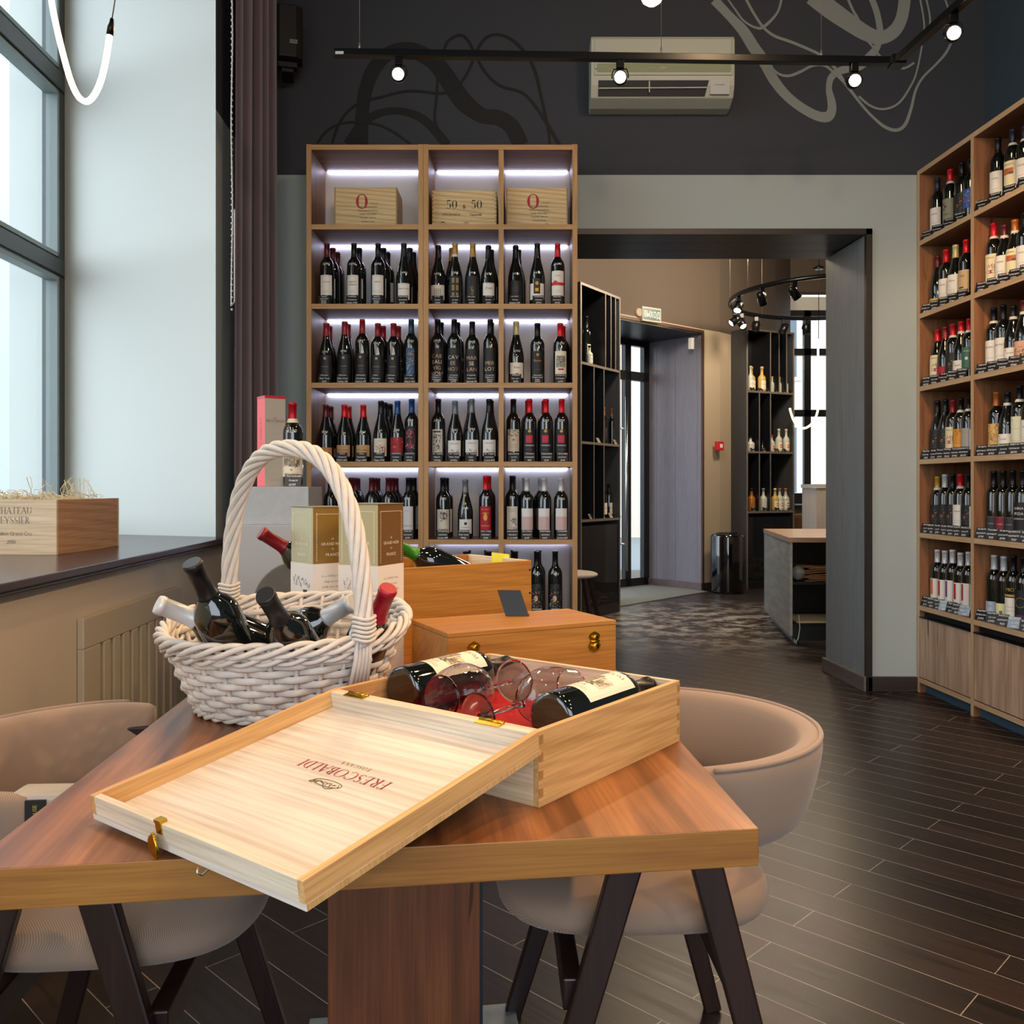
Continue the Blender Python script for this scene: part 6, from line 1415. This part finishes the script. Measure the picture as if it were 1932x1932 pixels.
blk = [[(580, 875, 90), (590, 700, 80), (610, 550, 82), (660, 420, 85), (750, 325, 85), (880, 303, 95), (1000, 355, 100), (1080, 435, 105), (1150, 540, 108), (1220, 630, 108), (1320, 700, 90), (1420, 715, 92), (1500, 770, 95), (1555, 880, 95)],
 [(500, 875, 50), (580, 760, 50), (680, 692, 45), (800, 672, 42), (920, 700, 48), (1010, 765, 52), (1105, 880, 56)],
 [(315, 870, 14), (380, 790, 14), (470, 748, 14), (560, 742, 14), (680, 755, 14), (780, 800, 14), (880, 872, 14)],
 [(408, 870, 15), (450, 750, 15), (520, 660, 15), (600, 615, 15), (700, 590, 15), (800, 562, 15), (900, 550, 15), (1000, 560, 15), (1080, 565, 15), (1150, 545, 15), (1230, 440, 15), (1290, 300, 15), (1340, 230, 15), (1410, 208, 15), (1500, 240, 17), (1580, 320, 18), (1640, 430, 18), (1680, 600, 16), (1720, 780, 14), (1728, 872, 14)],
 [(1085, 312, 14), (1110, 250, 15), (1180, 212, 16), (1230, 240, 16), (1280, 335, 16), (1340, 440, 15), (1430, 520, 15), (1560, 560, 15), (1640, 640, 16), (1720, 760, 18), (1790, 880, 18)],
 [(1050, 455, 14), (1040, 600, 14), (1030, 720, 14), (1052, 792, 14)]]
for i, (pts, dsc) in enumerate(zip(blk, ['broad arching', 'medium arched', 'thin low-arched', 'long thin double-looped', 'thin wandering', 'short thin upright'])):
    mb = MB(); ribbon(mb, pts, 500, 0, S1, 5.016-i*.0004)
    tag(mb.build('mural_line', BLK), f'{dsc} black painted line on the dark wall above the rack', 'mural', 'black mural lines')
S2 = 3.632
gry = [[(-190, 0, 66), (-87, 109, 60), (7, 210, 75), (84, 330, 80), (150, 421, 78), (218, 548, 70), (300, 650, 66), (400, 732, 64), (510, 792, 66), (585, 800, 72), (615, 755, 62), (612, 690, 55), (596, 610, 42), (612, 530, 45), (680, 482, 52), (790, 460, 58), (865, 400, 62), (925, 320, 48), (946, 220, 45), (925, 90, 42), (885, -20, 42)],
 [(480, -30, 125), (600, 60, 130), (720, 145, 120), (850, 228, 105), (950, 258, 92), (1040, 215, 90), (1095, 120, 82), (1118, -25, 82)],
 [(20, -20, 18), (80, 90, 18), (145, 185, 18), (220, 245, 20), (330, 285, 20), (440, 330, 20), (550, 385, 20), (640, 470, 22), (700, 560, 22), (760, 640, 20), (830, 730, 18), (900, 805, 18), (980, 870, 22), (1060, 892, 24), (1120, 850, 24), (1160, 740, 20), (1190, 620, 18), (1240, 530, 16), (1330, 440, 16), (1405, 350, 18), (1453, 225, 14), (1430, 110, 12), (1390, -10, 12)],
 [(272, -10, 16), (240, 90, 16), (150, 182, 22), (90, 188, 16), (10, 140, 14), (-50, 60, 12), (-100, -10, 12)],
 [(190, 450, 14), (250, 505, 16), (320, 520, 20), (400, 492, 20), (480, 452, 18), (560, 448, 18), (620, 488, 18), (700, 565, 18)],
 [(725, -10, 18), (760, 70, 18), (795, 130, 18), (850, 260, 16), (905, 330, 16), (950, 390, 16), (1030, 450, 16), (1110, 468, 16), (1180, 430, 16)],
 [(1220, -10, 12), (1243, 120, 12), (1245, 230, 12), (1200, 480, 12), (1150, 600, 14), (1070, 710, 16), (970, 748, 16), (880, 725, 16), (800, 660, 16)],
 [(1262, -10, 12), (1284, 90, 12), (1288, 160, 12), (1270, 270, 12)]]
for i, (pts, dsc) in enumerate(zip(gry, ['broad hooked', 'very broad looping', 'long thin outermost', 'thin scooped', 'thin wavy middle', 'thin slanting', 'thin low-swinging', 'short thin upper'])):
    mb = MB(); ribbon(mb, pts, 1400, 0, S2, 5.016-i*.0004)
    tag(mb.build('mural_line', GRY), f'{dsc} grey painted line of the wall mural beside the bookcase', 'mural', 'grey mural lines')

# ------------------------------------------------------------------ entrance room
CAB = wood('black_cabinet', '14151a', '1a1b21', 'z', 1, .35, contrast=.5, bump=.03); CABE = mat('cabinet_edge', '6d655e', .5); CABS = wood('cabinet_side_lit', '3a3d42', '44474c', 'z', 1, .4, contrast=.5, bump=.03)  # side grey is the black cabinet with light put into its colour
SMOKE = bpy.data.materials.new('smoked_glass'); SMOKE.use_nodes = True; b_ = SMOKE.node_tree.nodes['Principled BSDF']; b_.inputs['Base Color'].default_value = (.01, .011, .014, 1); b_.inputs['Roughness'].default_value = .03; b_.inputs['Alpha'].default_value = .62
def cabinet(label, pa, pb, hgt, zs, vert, glass_top, depth=.34):
    """front runs pa -> pb (left to right as seen), zs: shelf heights top to bottom, vert: divider fractions per tier"""
    pa, pb = Vector(pa), Vector(pb); w = (pb-pa).length; rz = math.atan2((pb-pa).y, (pb-pa).x)
    t = thing('spirits_cabinet', label, 'cabinet', (pa.x, pa.y, 0), rz); tk = .022
    for x in (0, w-tk):
        o = MB().box((x, 0, 0), (x+tk, depth, hgt)).build('side_panel', [CABS, CABE], t)
        for p in o.data.polygons: p.material_index = 1 if p.normal.y < -.5 else 0
    MB().box((tk, depth-.01, 0), (w-tk, depth, hgt)).build('back_panel', CAB, t)
    for z in [hgt]+zs:
        o = MB().box((tk, .002, z-tk), (w-tk, depth-.01, z)).build('shelf', [CAB, CABE], t)
        for p in o.data.polygons: p.material_index = 1 if p.normal.y < -.5 else 0
    lv = [hgt-tk]+zs
    for k, fr in enumerate(vert):
        for f in fr:
            o = MB().box((f*w-.008, .004, zs[k]), (f*w+.008, depth-.01, lv[k]-(tk if k else 0))).build('divider', [CAB, CABE], t)
            for p in o.data.polygons: p.material_index = 1 if p.normal.y < -.5 else 0
    o = MB().box((tk, .01, .10), (w-tk, .016, glass_top)).build('glass_door', SMOKE, t)
    MB().box((tk, .0, 0), (w-tk, .03, .095)).build('plinth', CAB, t)
    M = Matrix.Translation((pa.x, pa.y, 0)) @ Matrix.Rotation(rz, 4, 'Z')
    return t, M, w
def z_at(px, py, D): return H-(py-920)*D/1700
cl, ML, wl = cabinet('tall black spirits cabinet with thin dividers beside the oak racks', (.428, 7.63), (.83, 8.27), 2.88, [z_at(0, 692, 8.0), z_at(0, 836, 8.0), z_at(0, 978, 8.0)], [(.62, .76, .88), (.33, .58), (.33, .58)], z_at(0, 990, 8))
tag(MB().box((.408, 7.60, 0), (.427, 7.66, 2.9)).build('cabinet_edge_panel', mat('edge_caught_light', '9fb4c2', .5)), 'upright edge of the black spirits cabinet, caught light painted pale blue', 'board') if 0 else None  # light caught by the cabinet edge, put into a pale blue colour
cr2, MR, wr2 = cabinet('tall black spirits cabinet standing behind the waste bin', (2.412, 10.04), (3.04, 10.36), 2.915, [z_at(0, 738, 10.15), z_at(0, 852, 10.2), z_at(0, 964, 10.2)], [(.5, .68, .84), (.27, .5), (.27, .5)], z_at(0, 975, 10.2), depth=.33)
# spirits: clear, amber and dark bottles
SP = {'clear': mat('pale_spirit', (.55, .58, .5), .05, spec=.7, coat=.5), 'amber': mat('amber_spirit', (.35, .12, .02), .05, coat=.5), 'gold': mat('gold_spirit', (.62, .42, .12), .05, coat=.5), 'dark': BGLASS}
def spirit(label, M, lx, ly, z, h, gl, cap, spec, kind='spirit', face=0, w=1.0, group=None):
    loc = M @ Vector((lx, ly, z)); rz = M.to_euler().z
    sp_, key = spec if spec else (None, None)
    t = bottle('spirit_bottle', label, group, loc, kind, h, cap, sp_, key, face=rz+face, glass=SP[gl] if gl != 'dark' else None, capfrac=.262 if kind == 'spirit' else .235)
    t.scale = (w, w, 1); return t
LBW = ((CREAM, .03, .13, .06, [('t', 'ORIGIN', .5, .010, '4a443c'), ('l', .2, .8, .5, '7a766e')]), 'spw')
LBR = ((CREAM, .03, .12, .06, [('d', 0, .5, .022, 'b8202c'), ('d', 0, .5, .013, 'e0a050')]), 'spr')
LBO = ((CREAM, .03, .13, .064, [('d', 0, .5, .021, 'd9902a')]), 'spo'); LBP = ((CREAM, .03, .13, .064, [('d', 0, .5, .021, 'b98ab0')]), 'spp'); LBB = ((CREAM, .03, .13, .064, [('d', 0, .5, .021, '5a3a2a'), ('d', 0, .5, .010, 'e9e0cc')]), 'spb')
LBD = (('2a2226', .03, .14, .06, [('q', 3, (-.45, .1, .45, .9), ['b0602a', '8a5a9a', 'd9a23a'], 26)]), 'spd')
def lxr(px, M, yy=8.0):      # local x on the cabinet front seen at px
    inv_ = M.inverted(); best = 0
    for i in range(200):
        f = i/199; q = M @ Vector((f*.78, .10, 0))
        if 1000+1700*q.x/q.y < px: best = f*.78
    return best
zL = [z_at(0, 692, 8.0), z_at(0, 836, 8.0), z_at(0, 978, 8.0)]; zR = [z_at(0, 738, 10.15), z_at(0, 852, 10.2), z_at(0, 964, 10.2)]
spirit('large white-labelled bottle standing highest in the black cabinet beside the oak racks', ML, lxr(1110, ML), .12, zL[0], .44, 'dark', '1a1a1c', LBW, 'bord', w=1.05)
spirit('small bottle beside the large one in the black cabinet by the oak racks', ML, lxr(1103, ML), .05, zL[0], .17, 'clear', '1a1a1c', LBW, w=.8)
for i, px in enumerate((1136, 1142, 1151)):
    spirit(f'orange-capped slim dark bottle, {ORD[i]} from the oak racks, middle shelf of black cabinet', ML, lxr(px, ML), .08+.07*(i % 2), zL[1], .33, 'dark', 'b5652a', LBD, 'bord', w=.7, group='slim liqueur bottles')
for i, px in enumerate((1137, 1147)):
    spirit(f'white-labelled dark bottle, {ORD[i]} from the oak racks, lowest shelf of black cabinet', ML, lxr(px, ML), .09, zL[2], .31, 'dark', '1a1a1c', LBW, 'bord', w=.9, group='white-labelled dark bottles')
for i, px in enumerate((1413, 1420, 1434)):
    spirit(f'pale squat spirit bottle, {ORD[i]} from the bin side, upper shelf of far cabinet', MR, lxr(px, MR), .07+.05*(i % 2), zR[0], .29, 'gold' if i else 'clear', 'c9b48a', LBW, w=1.25 if i else .9, group='pale squat bottles')
for i, px in enumerate((1457, 1471, 1486)):
    spirit(f'small yellow-topped bottle, {ORD[i]} of three between thin dividers, far cabinet', MR, lxr(px, MR), .10, zR[0], .19, 'clear', 'd9a52a', None, w=.7, group='yellow-topped small bottles')
for i, px in enumerate((1457, 1465, 1479)):
    spirit(f'red round-labelled bottle, {ORD[i]} from the bin side, middle shelf of far cabinet', MR, lxr(px, MR), .06+.05*(i == 0), zR[1], .27 if i else .2, 'clear', 'd9cdb0' if i else 'c0202c', LBR, w=1.05, group='red round-labelled bottles')
for i, px in enumerate((1414, 1436)):
    spirit(['square-shouldered carafe bottle on the middle shelf nearest the bin', 'small dark bottle between dividers on the middle shelf of far cabinet'][i], MR, lxr(px, MR), .08, zR[1], .17-.05*i, ['clear', 'dark'][i], '1a1a1c', None, w=1.3-.4*i)
for i, (px, g__, lb, d_) in enumerate([(1416, 'amber', None, 'amber whisky bottle on the lowest shelf nearest the bin'), (1438, 'clear', None, 'clear handled bottle between dividers on the lowest shelf of far cabinet'), (1460, 'gold', LBO, 'orange round-labelled bottle on the lowest shelf of far cabinet'),
                                (1469, 'clear', LBP, 'lilac round-labelled bottle on the lowest shelf of far cabinet'), (1480, 'clear', LBB, 'brown round-labelled bottle on the lowest shelf of far cabinet')]):
    spirit(d_, MR, lxr(px, MR), .08, zR[2], .26, g__, ['1a1a1c', '8a8f92', 'e0d8c4', 'b0763a', 'b0763a'][i], lb, w=1.2)
for i, (px, k) in enumerate([(1412, 0), (1427, 0), (1442, 0), (1457, 0), (1472, 0), (1486, 0), (1413, 1), (1433, 1), (1457, 1), (1475, 1), (1414, 2), (1435, 2), (1458, 2), (1482, 2)]):
    q = MR @ Vector((lxr(px, MR), .018, zR[k]))
    card(f"small price card, {ORD[[i, i-6, i-10][k]]} from the bin, {['upper', 'middle', 'lowest'][k]} shelf of far cabinet", 'price cards in the far cabinet', q, ['Джин', '2390'], w=.065, h=.045, face=MR.to_euler().z, tilt=.5)
for i, (px, k) in enumerate([(1116, 1), (1148, 1), (1101, 2), (1124, 2), (1139, 2), (1155, 2)]):
    q = ML @ Vector((lxr(px, ML), .018, zL[k]))
    card(f"small price card, {ORD[[0, i, i-2][k]]} from the oak racks, {['', 'middle', 'lowest'][k]} shelf of black cabinet", 'price cards in the near black cabinet', q, ['Ром', '1990'], w=.055, h=.05, face=ML.to_euler().z, tilt=.5, m=mat('kraft_card', '8d8478', .6))
# corks heaped behind the glass
CORK = mat('cork', 'b9895a', .8)
def corks(name, label, M, w, top, n):
    mb = MB(); rq = random.Random(9)
    for i in range(n):
        c = Vector((rq.uniform(.05, w-.05), rq.uniform(.04, .25), 0)); c.z = .105+rq.uniform(0, top)*(1-abs(c.x/w-.45)); a, b = rq.uniform(0, PI), rq.uniform(-.4, .4); d = Vector((math.cos(a)*math.cos(b), math.sin(a)*math.cos(b), math.sin(b)))*.022
        mb.tube([M @ (c-d), M @ (c+d)], .0115, 7)
    tag(mb.build(name, CORK, kind='stuff'), label, 'corks')
corks('cork_heap', 'heap of wine corks behind the glass of the far cabinet', MR, wr2, .22, 330); corks('cork_heap', 'heap of wine corks behind glass in the cabinet beside the oak racks', ML, wl, .12, 200)
# waste bin
wb = thing('waste_bin', 'glossy black round waste bin standing before the far cabinet', 'bin', (2.135, 9.74, 0))
MB().lathe([(.165, 0), (.175, .01), (.18, .03), (.18, .60), (.174, .625), (.15, .64), (.0, .641)], 48).build('bin_body', mat('bin_gloss', (.004, .004, .006), .06, coat=1), wb)
MB().lathe([(.12, .639), (.125, .6425), (.11, .644)], 40, cap=False).build('rim_ring', BM_, wb)
# exit sign, alarm button, sensor
q0 = Vector((.85, 8.97)); wd_ = Vector((.7455, .6665)); 
def onwall(px):
    best = None
    for i in range(400):
        p = q0+wd_*(i/400*1.6); 
        if best is None or abs(1000+1700*p.x/p.y-px) < best[0]: best = (abs(1000+1700*p.x/p.y-px), p)
    return best[1]
p = onwall(1223)-Vector((-.6665, .7455))*.05
ex = thing('exit_sign', 'green and white ВЫХОД exit sign above the entrance niche', 'sign', (p.x, p.y, z_at(0, 606, 9.22)), math.atan2(wd_.y, wd_.x)-.12)
MB().box((-.13, 0, 0), (.13, .04, .15)).build('sign_case', mat('sign_white', 'a9a9a0', .5), ex, bevel=.004)
MB().box((-.115, -.002, .018), (.115, .0, .132)).build('sign_face', mat('sign_green', '1f5450', .4), ex)
tx_ = sans('ВЫХОД', .064, .14); k_ = .212/tx_[2]; tx_ = ([(x*k_, y) for x, y in tx_[0]], tx_[1], .212); mb = MB(); put(mb, tx_, plane_fn((0, -.0035, .044), (1, 0, 0), (0, 0, 1))); mb.build('sign_text', mat('sign_text', 'f2f5f2', .5), ex)
MB().lathe([(.05, -.012), (.055, 0), (.04, .022)], 20).build('sounder', mat('sounder_tan', '8a7a66', .5), ex, loc=(-.16, .03, .085))
for o in ex.children:
    if o.name.startswith('sounder'): o.rotation_euler = (PI/2, 0, 0)
p = Vector((2.06, 10.0)); fa_ = thing('alarm_button', 'red fire alarm button on the wall beside the far cabinet', 'alarm', (p.x+.035, p.y-.015, z_at(0, 850, 10.0)), math.atan2(.195, .241))
MB().box((-.05, -.03, 0), (.05, .02, .10)).build('box', mat('alarm_red', 'c81e22', .4), fa_, bevel=.005); MB().box((-.022, -.033, .03), (.022, -.03, .07)).build('press_plate', mat('alarm_white', 'dcdcdc', .5), fa_)
sn = thing('motion_sensor', 'white motion sensor high on the entrance niche panel', 'sensor', (1.79, 9.92, z_at(0, 661, 9.95)), -.75)
MB().box((-.03, -.05, 0), (.03, -.005, .13)).build('housing', mat('sensor_white', 'dedfdc', .4), sn, bevel=.012)
# ribbed mat
mp_ = [G(1170, 1145), G(1335, 1117), G(1236, 1104), G(1150, 1109)]
mb = MB(); cen = sum(mp_, Vector())/4
mb.prism([(v.x-cen.x, v.y-cen.y) for v in mp_], .001, .010)
mm = mat('mat_rubber', '5d615d', .8); nt = mm.node_tree; b_m = nt.nodes['Principled BSDF']; tc = nt.nodes.new('ShaderNodeTexCoord'); wv = nt.nodes.new('ShaderNodeTexWave'); wv.inputs['Scale'].default_value = 26; wv.bands_direction = 'DIAGONAL'; nt.links.new(tc.outputs['Object'], wv.inputs['Vector']); rp = ramp(nt, [(.2, hexc('2b2e2c')), (.6, hexc('8b8f8a'))]); nt.links.new(wv.outputs['Fac'], rp.inputs[0]); nt.links.new(rp.outputs[0], b_m.inputs['Base Color'])
tag(mb.build('door_mat', mm, loc=(cen.x, cen.y, 0)), 'grey ribbed door mat lying before the entrance door', 'mat')
# circular rail
cc = Vector((3.05, 8.9, 3.0)); cr_ = 1.05
ct = thing('circular_track', 'round black light track hanging in the entrance room', 'light rail', cc)
mb = MB(); n = 90; vs = []; fs = []
for i in range(n):
    a = 2*PI*i/n
    for r, z in ((cr_-.018, -.018), (cr_+.018, -.018), (cr_+.018, .018), (cr_-.018, .018)): vs.append((r*math.cos(a), r*math.sin(a), z))
for i in range(n):
    j = (i+1) % n
    for k in range(4): fs.append((i*4+k, j*4+k, j*4+(k+1) % 4, i*4+(k+1) % 4))
mb.add(vs, fs, 0, True); mb.build('ring', BM_, ct, recalc=True)
for a in (120, 168, 200, 245): 
    p = Vector((cr_*math.cos(math.radians(a)), cr_*math.sin(math.radians(a)), .018)); mb = MB(); mb.tube([p, p+Vector((0, 0, 1.25))], .002, 5); mb.build('suspension_wire', MATS['wire'], ct)
def onring(px, far):
    best = None
    for i in range(90, 271):
        a = math.radians(i); q = cc+Vector((math.cos(a), math.sin(a), 0))*cr_
        if (q.y > cc.y) != far: continue
        d = abs(1000+1700*q.x/q.y-px)
        if best is None or d < best[0]: best = (d, q)
    return best[1]
for px, far, aim_, lit, lab in [(1393, False, (-.3, -.5, -.7), True, 'lit spotlight on the round track, the one nearest the shop opening'), (1386, True, (-.8, -.2, -.6), True, 'lit spotlight at the leftward bend of the round track'), (1399, True, (.3, -.6, -.8), True, 'lit spotlight just behind the bend of the round track'),
        (1437, False, (.35, .3, -.85), False, 'unlit spotlight on the near side of the round track'), (1500, False, (.6, .2, -.7), False, 'unlit spotlight on the near side of the round track, closer to the boarded jamb'),
        (1427, True, (-.2, -.3, -.9), False, 'unlit spotlight on the far side of the round track above the cabinet'), (1480, True, (-.5, -.3, -.8), False, 'unlit spotlight on the far side of the round track before the dark wall'), (1543, True, (0, -.1, -1), False, 'unlit spotlight on the far side of the round track before the window')]:
    q = onring(px, far); head(lab, (q.x, q.y, q.z-.018), aim_, 18, lit, 1.35, 'spotlights on the round track')
# second light loop
l2 = thing('neon_loop', 'glowing flexible light tube hanging in a loop before the far window', 'pendant light', P(1545, 505, 10.2))
def t2(px, py): return P(px, py, 10.2)-P(1545, 505, 10.2)
mb = MB(); mb.tube([t2(a[0], a[1]) for a in smooth([(1544, 640), (1543, 700), (1544, 760), (1540, 785), (1530, 801), (1517, 808), (1505, 803), (1496, 790), (1490, 770)])], .012, 8); mb.build('light_tube', TUBE, l2)
mb = MB(); mb.tube([t2(1544.5, 640), t2(1545, 505), t2(1545, 380)], .004, 5); mb.build('cord', BM_, l2); MB().lathe([(.05, -.02), (.06, 0), (.02, .02)], 20).build('ceiling_cup', BM_, l2)
# counter with bags
def bx2(label, name, x0, y0, x1, y1): return thing(name, label, 'counter', (x0, y0, 0))
WASH = wood('washed_wood', '8b959b', 'b4bcc0', 'y', 1, .5, contrast=.9); TOPW = wood('counter_top', 'a98a6c', 'c4a688', 'x', 1, .35, contrast=.7); CB = mat('counter_black', '101114', .5)
co = thing('shop_counter', 'washed-wood counter with oak top and open black shelves behind the jamb', 'counter', (1.865, 6.47, 0), 0)
zt_ = .775; sk = .175/1.38
def skp(mb, x0, x1, y0, y1, z0, z1, m=0): mb.prism([(x0+sk*y0, y0), (x1+sk*y0, y0), (x1+sk*y1, y1), (x0+sk*y1, y1)], z0, z1, m)
mb = MB(); skp(mb, 0, .02, 0, 1.38, .07, zt_-.035); skp(mb, .05, .06, .05, 1.34, 0, .07); mb.build('side_panel', WASH, co, recalc=True)
mb = MB(); skp(mb, -.005, 1.15, -.01, 1.39, zt_-.034, zt_); mb.build('counter_top', TOPW, co, recalc=True)
mb = MB()
for z in (.155, .455): skp(mb, .0205, 1.12, .02, .6, z-.02, z)
skp(mb, .0205, 1.12, .58, .6, .1, zt_-.036); skp(mb, .0205, 1.12, .04, .6, .10, .12); mb.build('shelf', CB, co, recalc=True)
mb = MB(); skp(mb, .0205, 1.12, .0, .02, .035, .135); mb.build('lower_box', mat('box_blue_black', '1c2530', .5), co, recalc=True)
tag(MB().box((.03, .03, .0), (.5, .42, .012)).build('paper_stack', mat('cream_paper', 'd9cfae', .7), loc=(1.90, 6.48, .156)), 'flat cream paper sheets on the lowest shelf of the washed-wood counter', 'paper')
KR = mat('kraft_paper', '9d7650', .75, var=.25, vscale=14)
for i in range(9):
    mb = MB(); rq = random.Random(i); z0 = .457+i*.0125
    f = lambda u, v, z0=z0, ph=i: Vector((.16+.5*u+rq.uniform(-.004, .004), .03+.3*v, z0+.014*math.sin(u*7+ph)*u+.006*math.sin(v*5+ph)+(.0))) 
    mb.grid(12, 5, lambda u, v: Vector((.12+.03*math.sin(i*2.1)+.5*u, .03+.3*v, z0+.006*math.sin(u*7+i)+.010*u)))
    o = mb.build('paper_bag', KR, loc=(1.88, 6.49, 0)); o.modifiers.new('thick', 'SOLIDIFY').thickness = .006
    tag(o, f'brown kraft paper bag, {ORD[i]} from the bottom of the stack in the counter', 'paper bag', 'kraft bags stacked in the counter')
mb = MB(); mb.grid(16, 12, lambda u, v: Vector((.05*math.cos(2*PI*u)*math.sin(PI*v)*(1+.15*math.sin(9*u)), .05*math.sin(2*PI*u)*math.sin(PI*v)*(1+.1*math.sin(13*v)), .11*(1-math.cos(PI*v))/2*2*.5+.0)), cu=True)
tag(mb.build('plastic_bag', mat('film', '8f979c', .15, coat=.5), loc=(1.955, 6.58, .457)), 'crumpled clear plastic bag beside the kraft bags in the counter', 'bag')
mb = MB(); mb.tube([P(1507, 1160, 6.46), P(1509, 1185, 6.43), P(1506, 1205, 6.42), P(1500, 1213, 6.40), P(1498, 1206, 6.41)], .004, 6); tag(mb.build('cable', mat('cable_white', 'd0d3d4', .5)), 'white cable hanging at the corner of the washed-wood counter', 'cable')
tc_ = thing('tall_counter', 'tall pale ash reception counter beyond the washed-wood counter', 'counter', (2.99, 9.4, 0))
MB().box((0, 0, 0), (1.5, .5, 1.13)).build('body', wood('ash', 'b9b3ad', 'cbc6c0', 'z', 1, .5, contrast=.6), tc_); MB().box((-.012, -.012, 1.131), (1.51, .51, 1.17)).build('top', mat('pale_top', 'c9c9c6', .4), tc_)
def simple_chair(label, loc, rz, c1, c2):
    t = thing('side_chair', label, 'chair', loc, rz)
    mb = MB(); mb.grid(28, 9, lambda u, v: Vector((.215*math.cos(2*PI*u)*math.cos(PI*(v-.5))**.5, .205*math.sin(2*PI*u)*math.cos(PI*(v-.5))**.5, .465+.028*math.sin(PI*(v-.5)))), cu=True); mb.build('seat', c2, t)
    mb = MB(); mb.grid(20, 6, lambda u, v: Vector((.06+.20*math.cos((u-.5)*2.2), .22*math.sin((u-.5)*2.2)*1.05, .60+.20*v)), cu=False); o = mb.build('backrest', c1, t); o.modifiers.new('thick', 'SOLIDIFY').thickness = .018
    for sx in (-1, 1):
        for sy in (-1, 1): mb = MB().beam((sx*.21, sy*.2, 0), (sx*.13, sy*.14, .445), .022, .022, w2=.034, h2=.034); mb.build('leg', WENGE, t)
    for sy in (-1, 1): mb = MB().beam((.15, sy*.14, .45), (.235, sy*.17, .66), .03, .02); mb.build('back_post', c1, t)
    return t
LEA = mat('brown_wood_back', '6e4632', .4)
simple_chair('round-seated chair standing between the oak racks and the black spirits cabinet', (.31, 6.95, 0), math.radians(168), LEA, mat('seat_light', 'c4bcb4', .8))
simple_chair('brown-backed chair behind the washed-wood counter', (3.32, 10.72, 0), math.radians(70), LEA, LEA)
mb = MB()
for i in range(3): 
    m2 = MB().box((-.14, -.1, 0), (.14, .1, .012)); m2.v = [tuple(Matrix.Rotation(.3*i, 3, 'Z') @ Vector(v)) for v in m2.v]
    tag(m2.build('magazine', mat('mag%d' % i, ['c9ccd0', '8f98a0', 'd9d4cc'][i], .3), loc=(3.62+i*.18, 11.9, .906+.0*i)), ['pale magazine lying on the far window sill nearest the cabinet', 'grey magazine lying in the middle of the far window sill', 'cream magazine lying on the far window sill nearest the pale counter'][i], 'magazine', None)
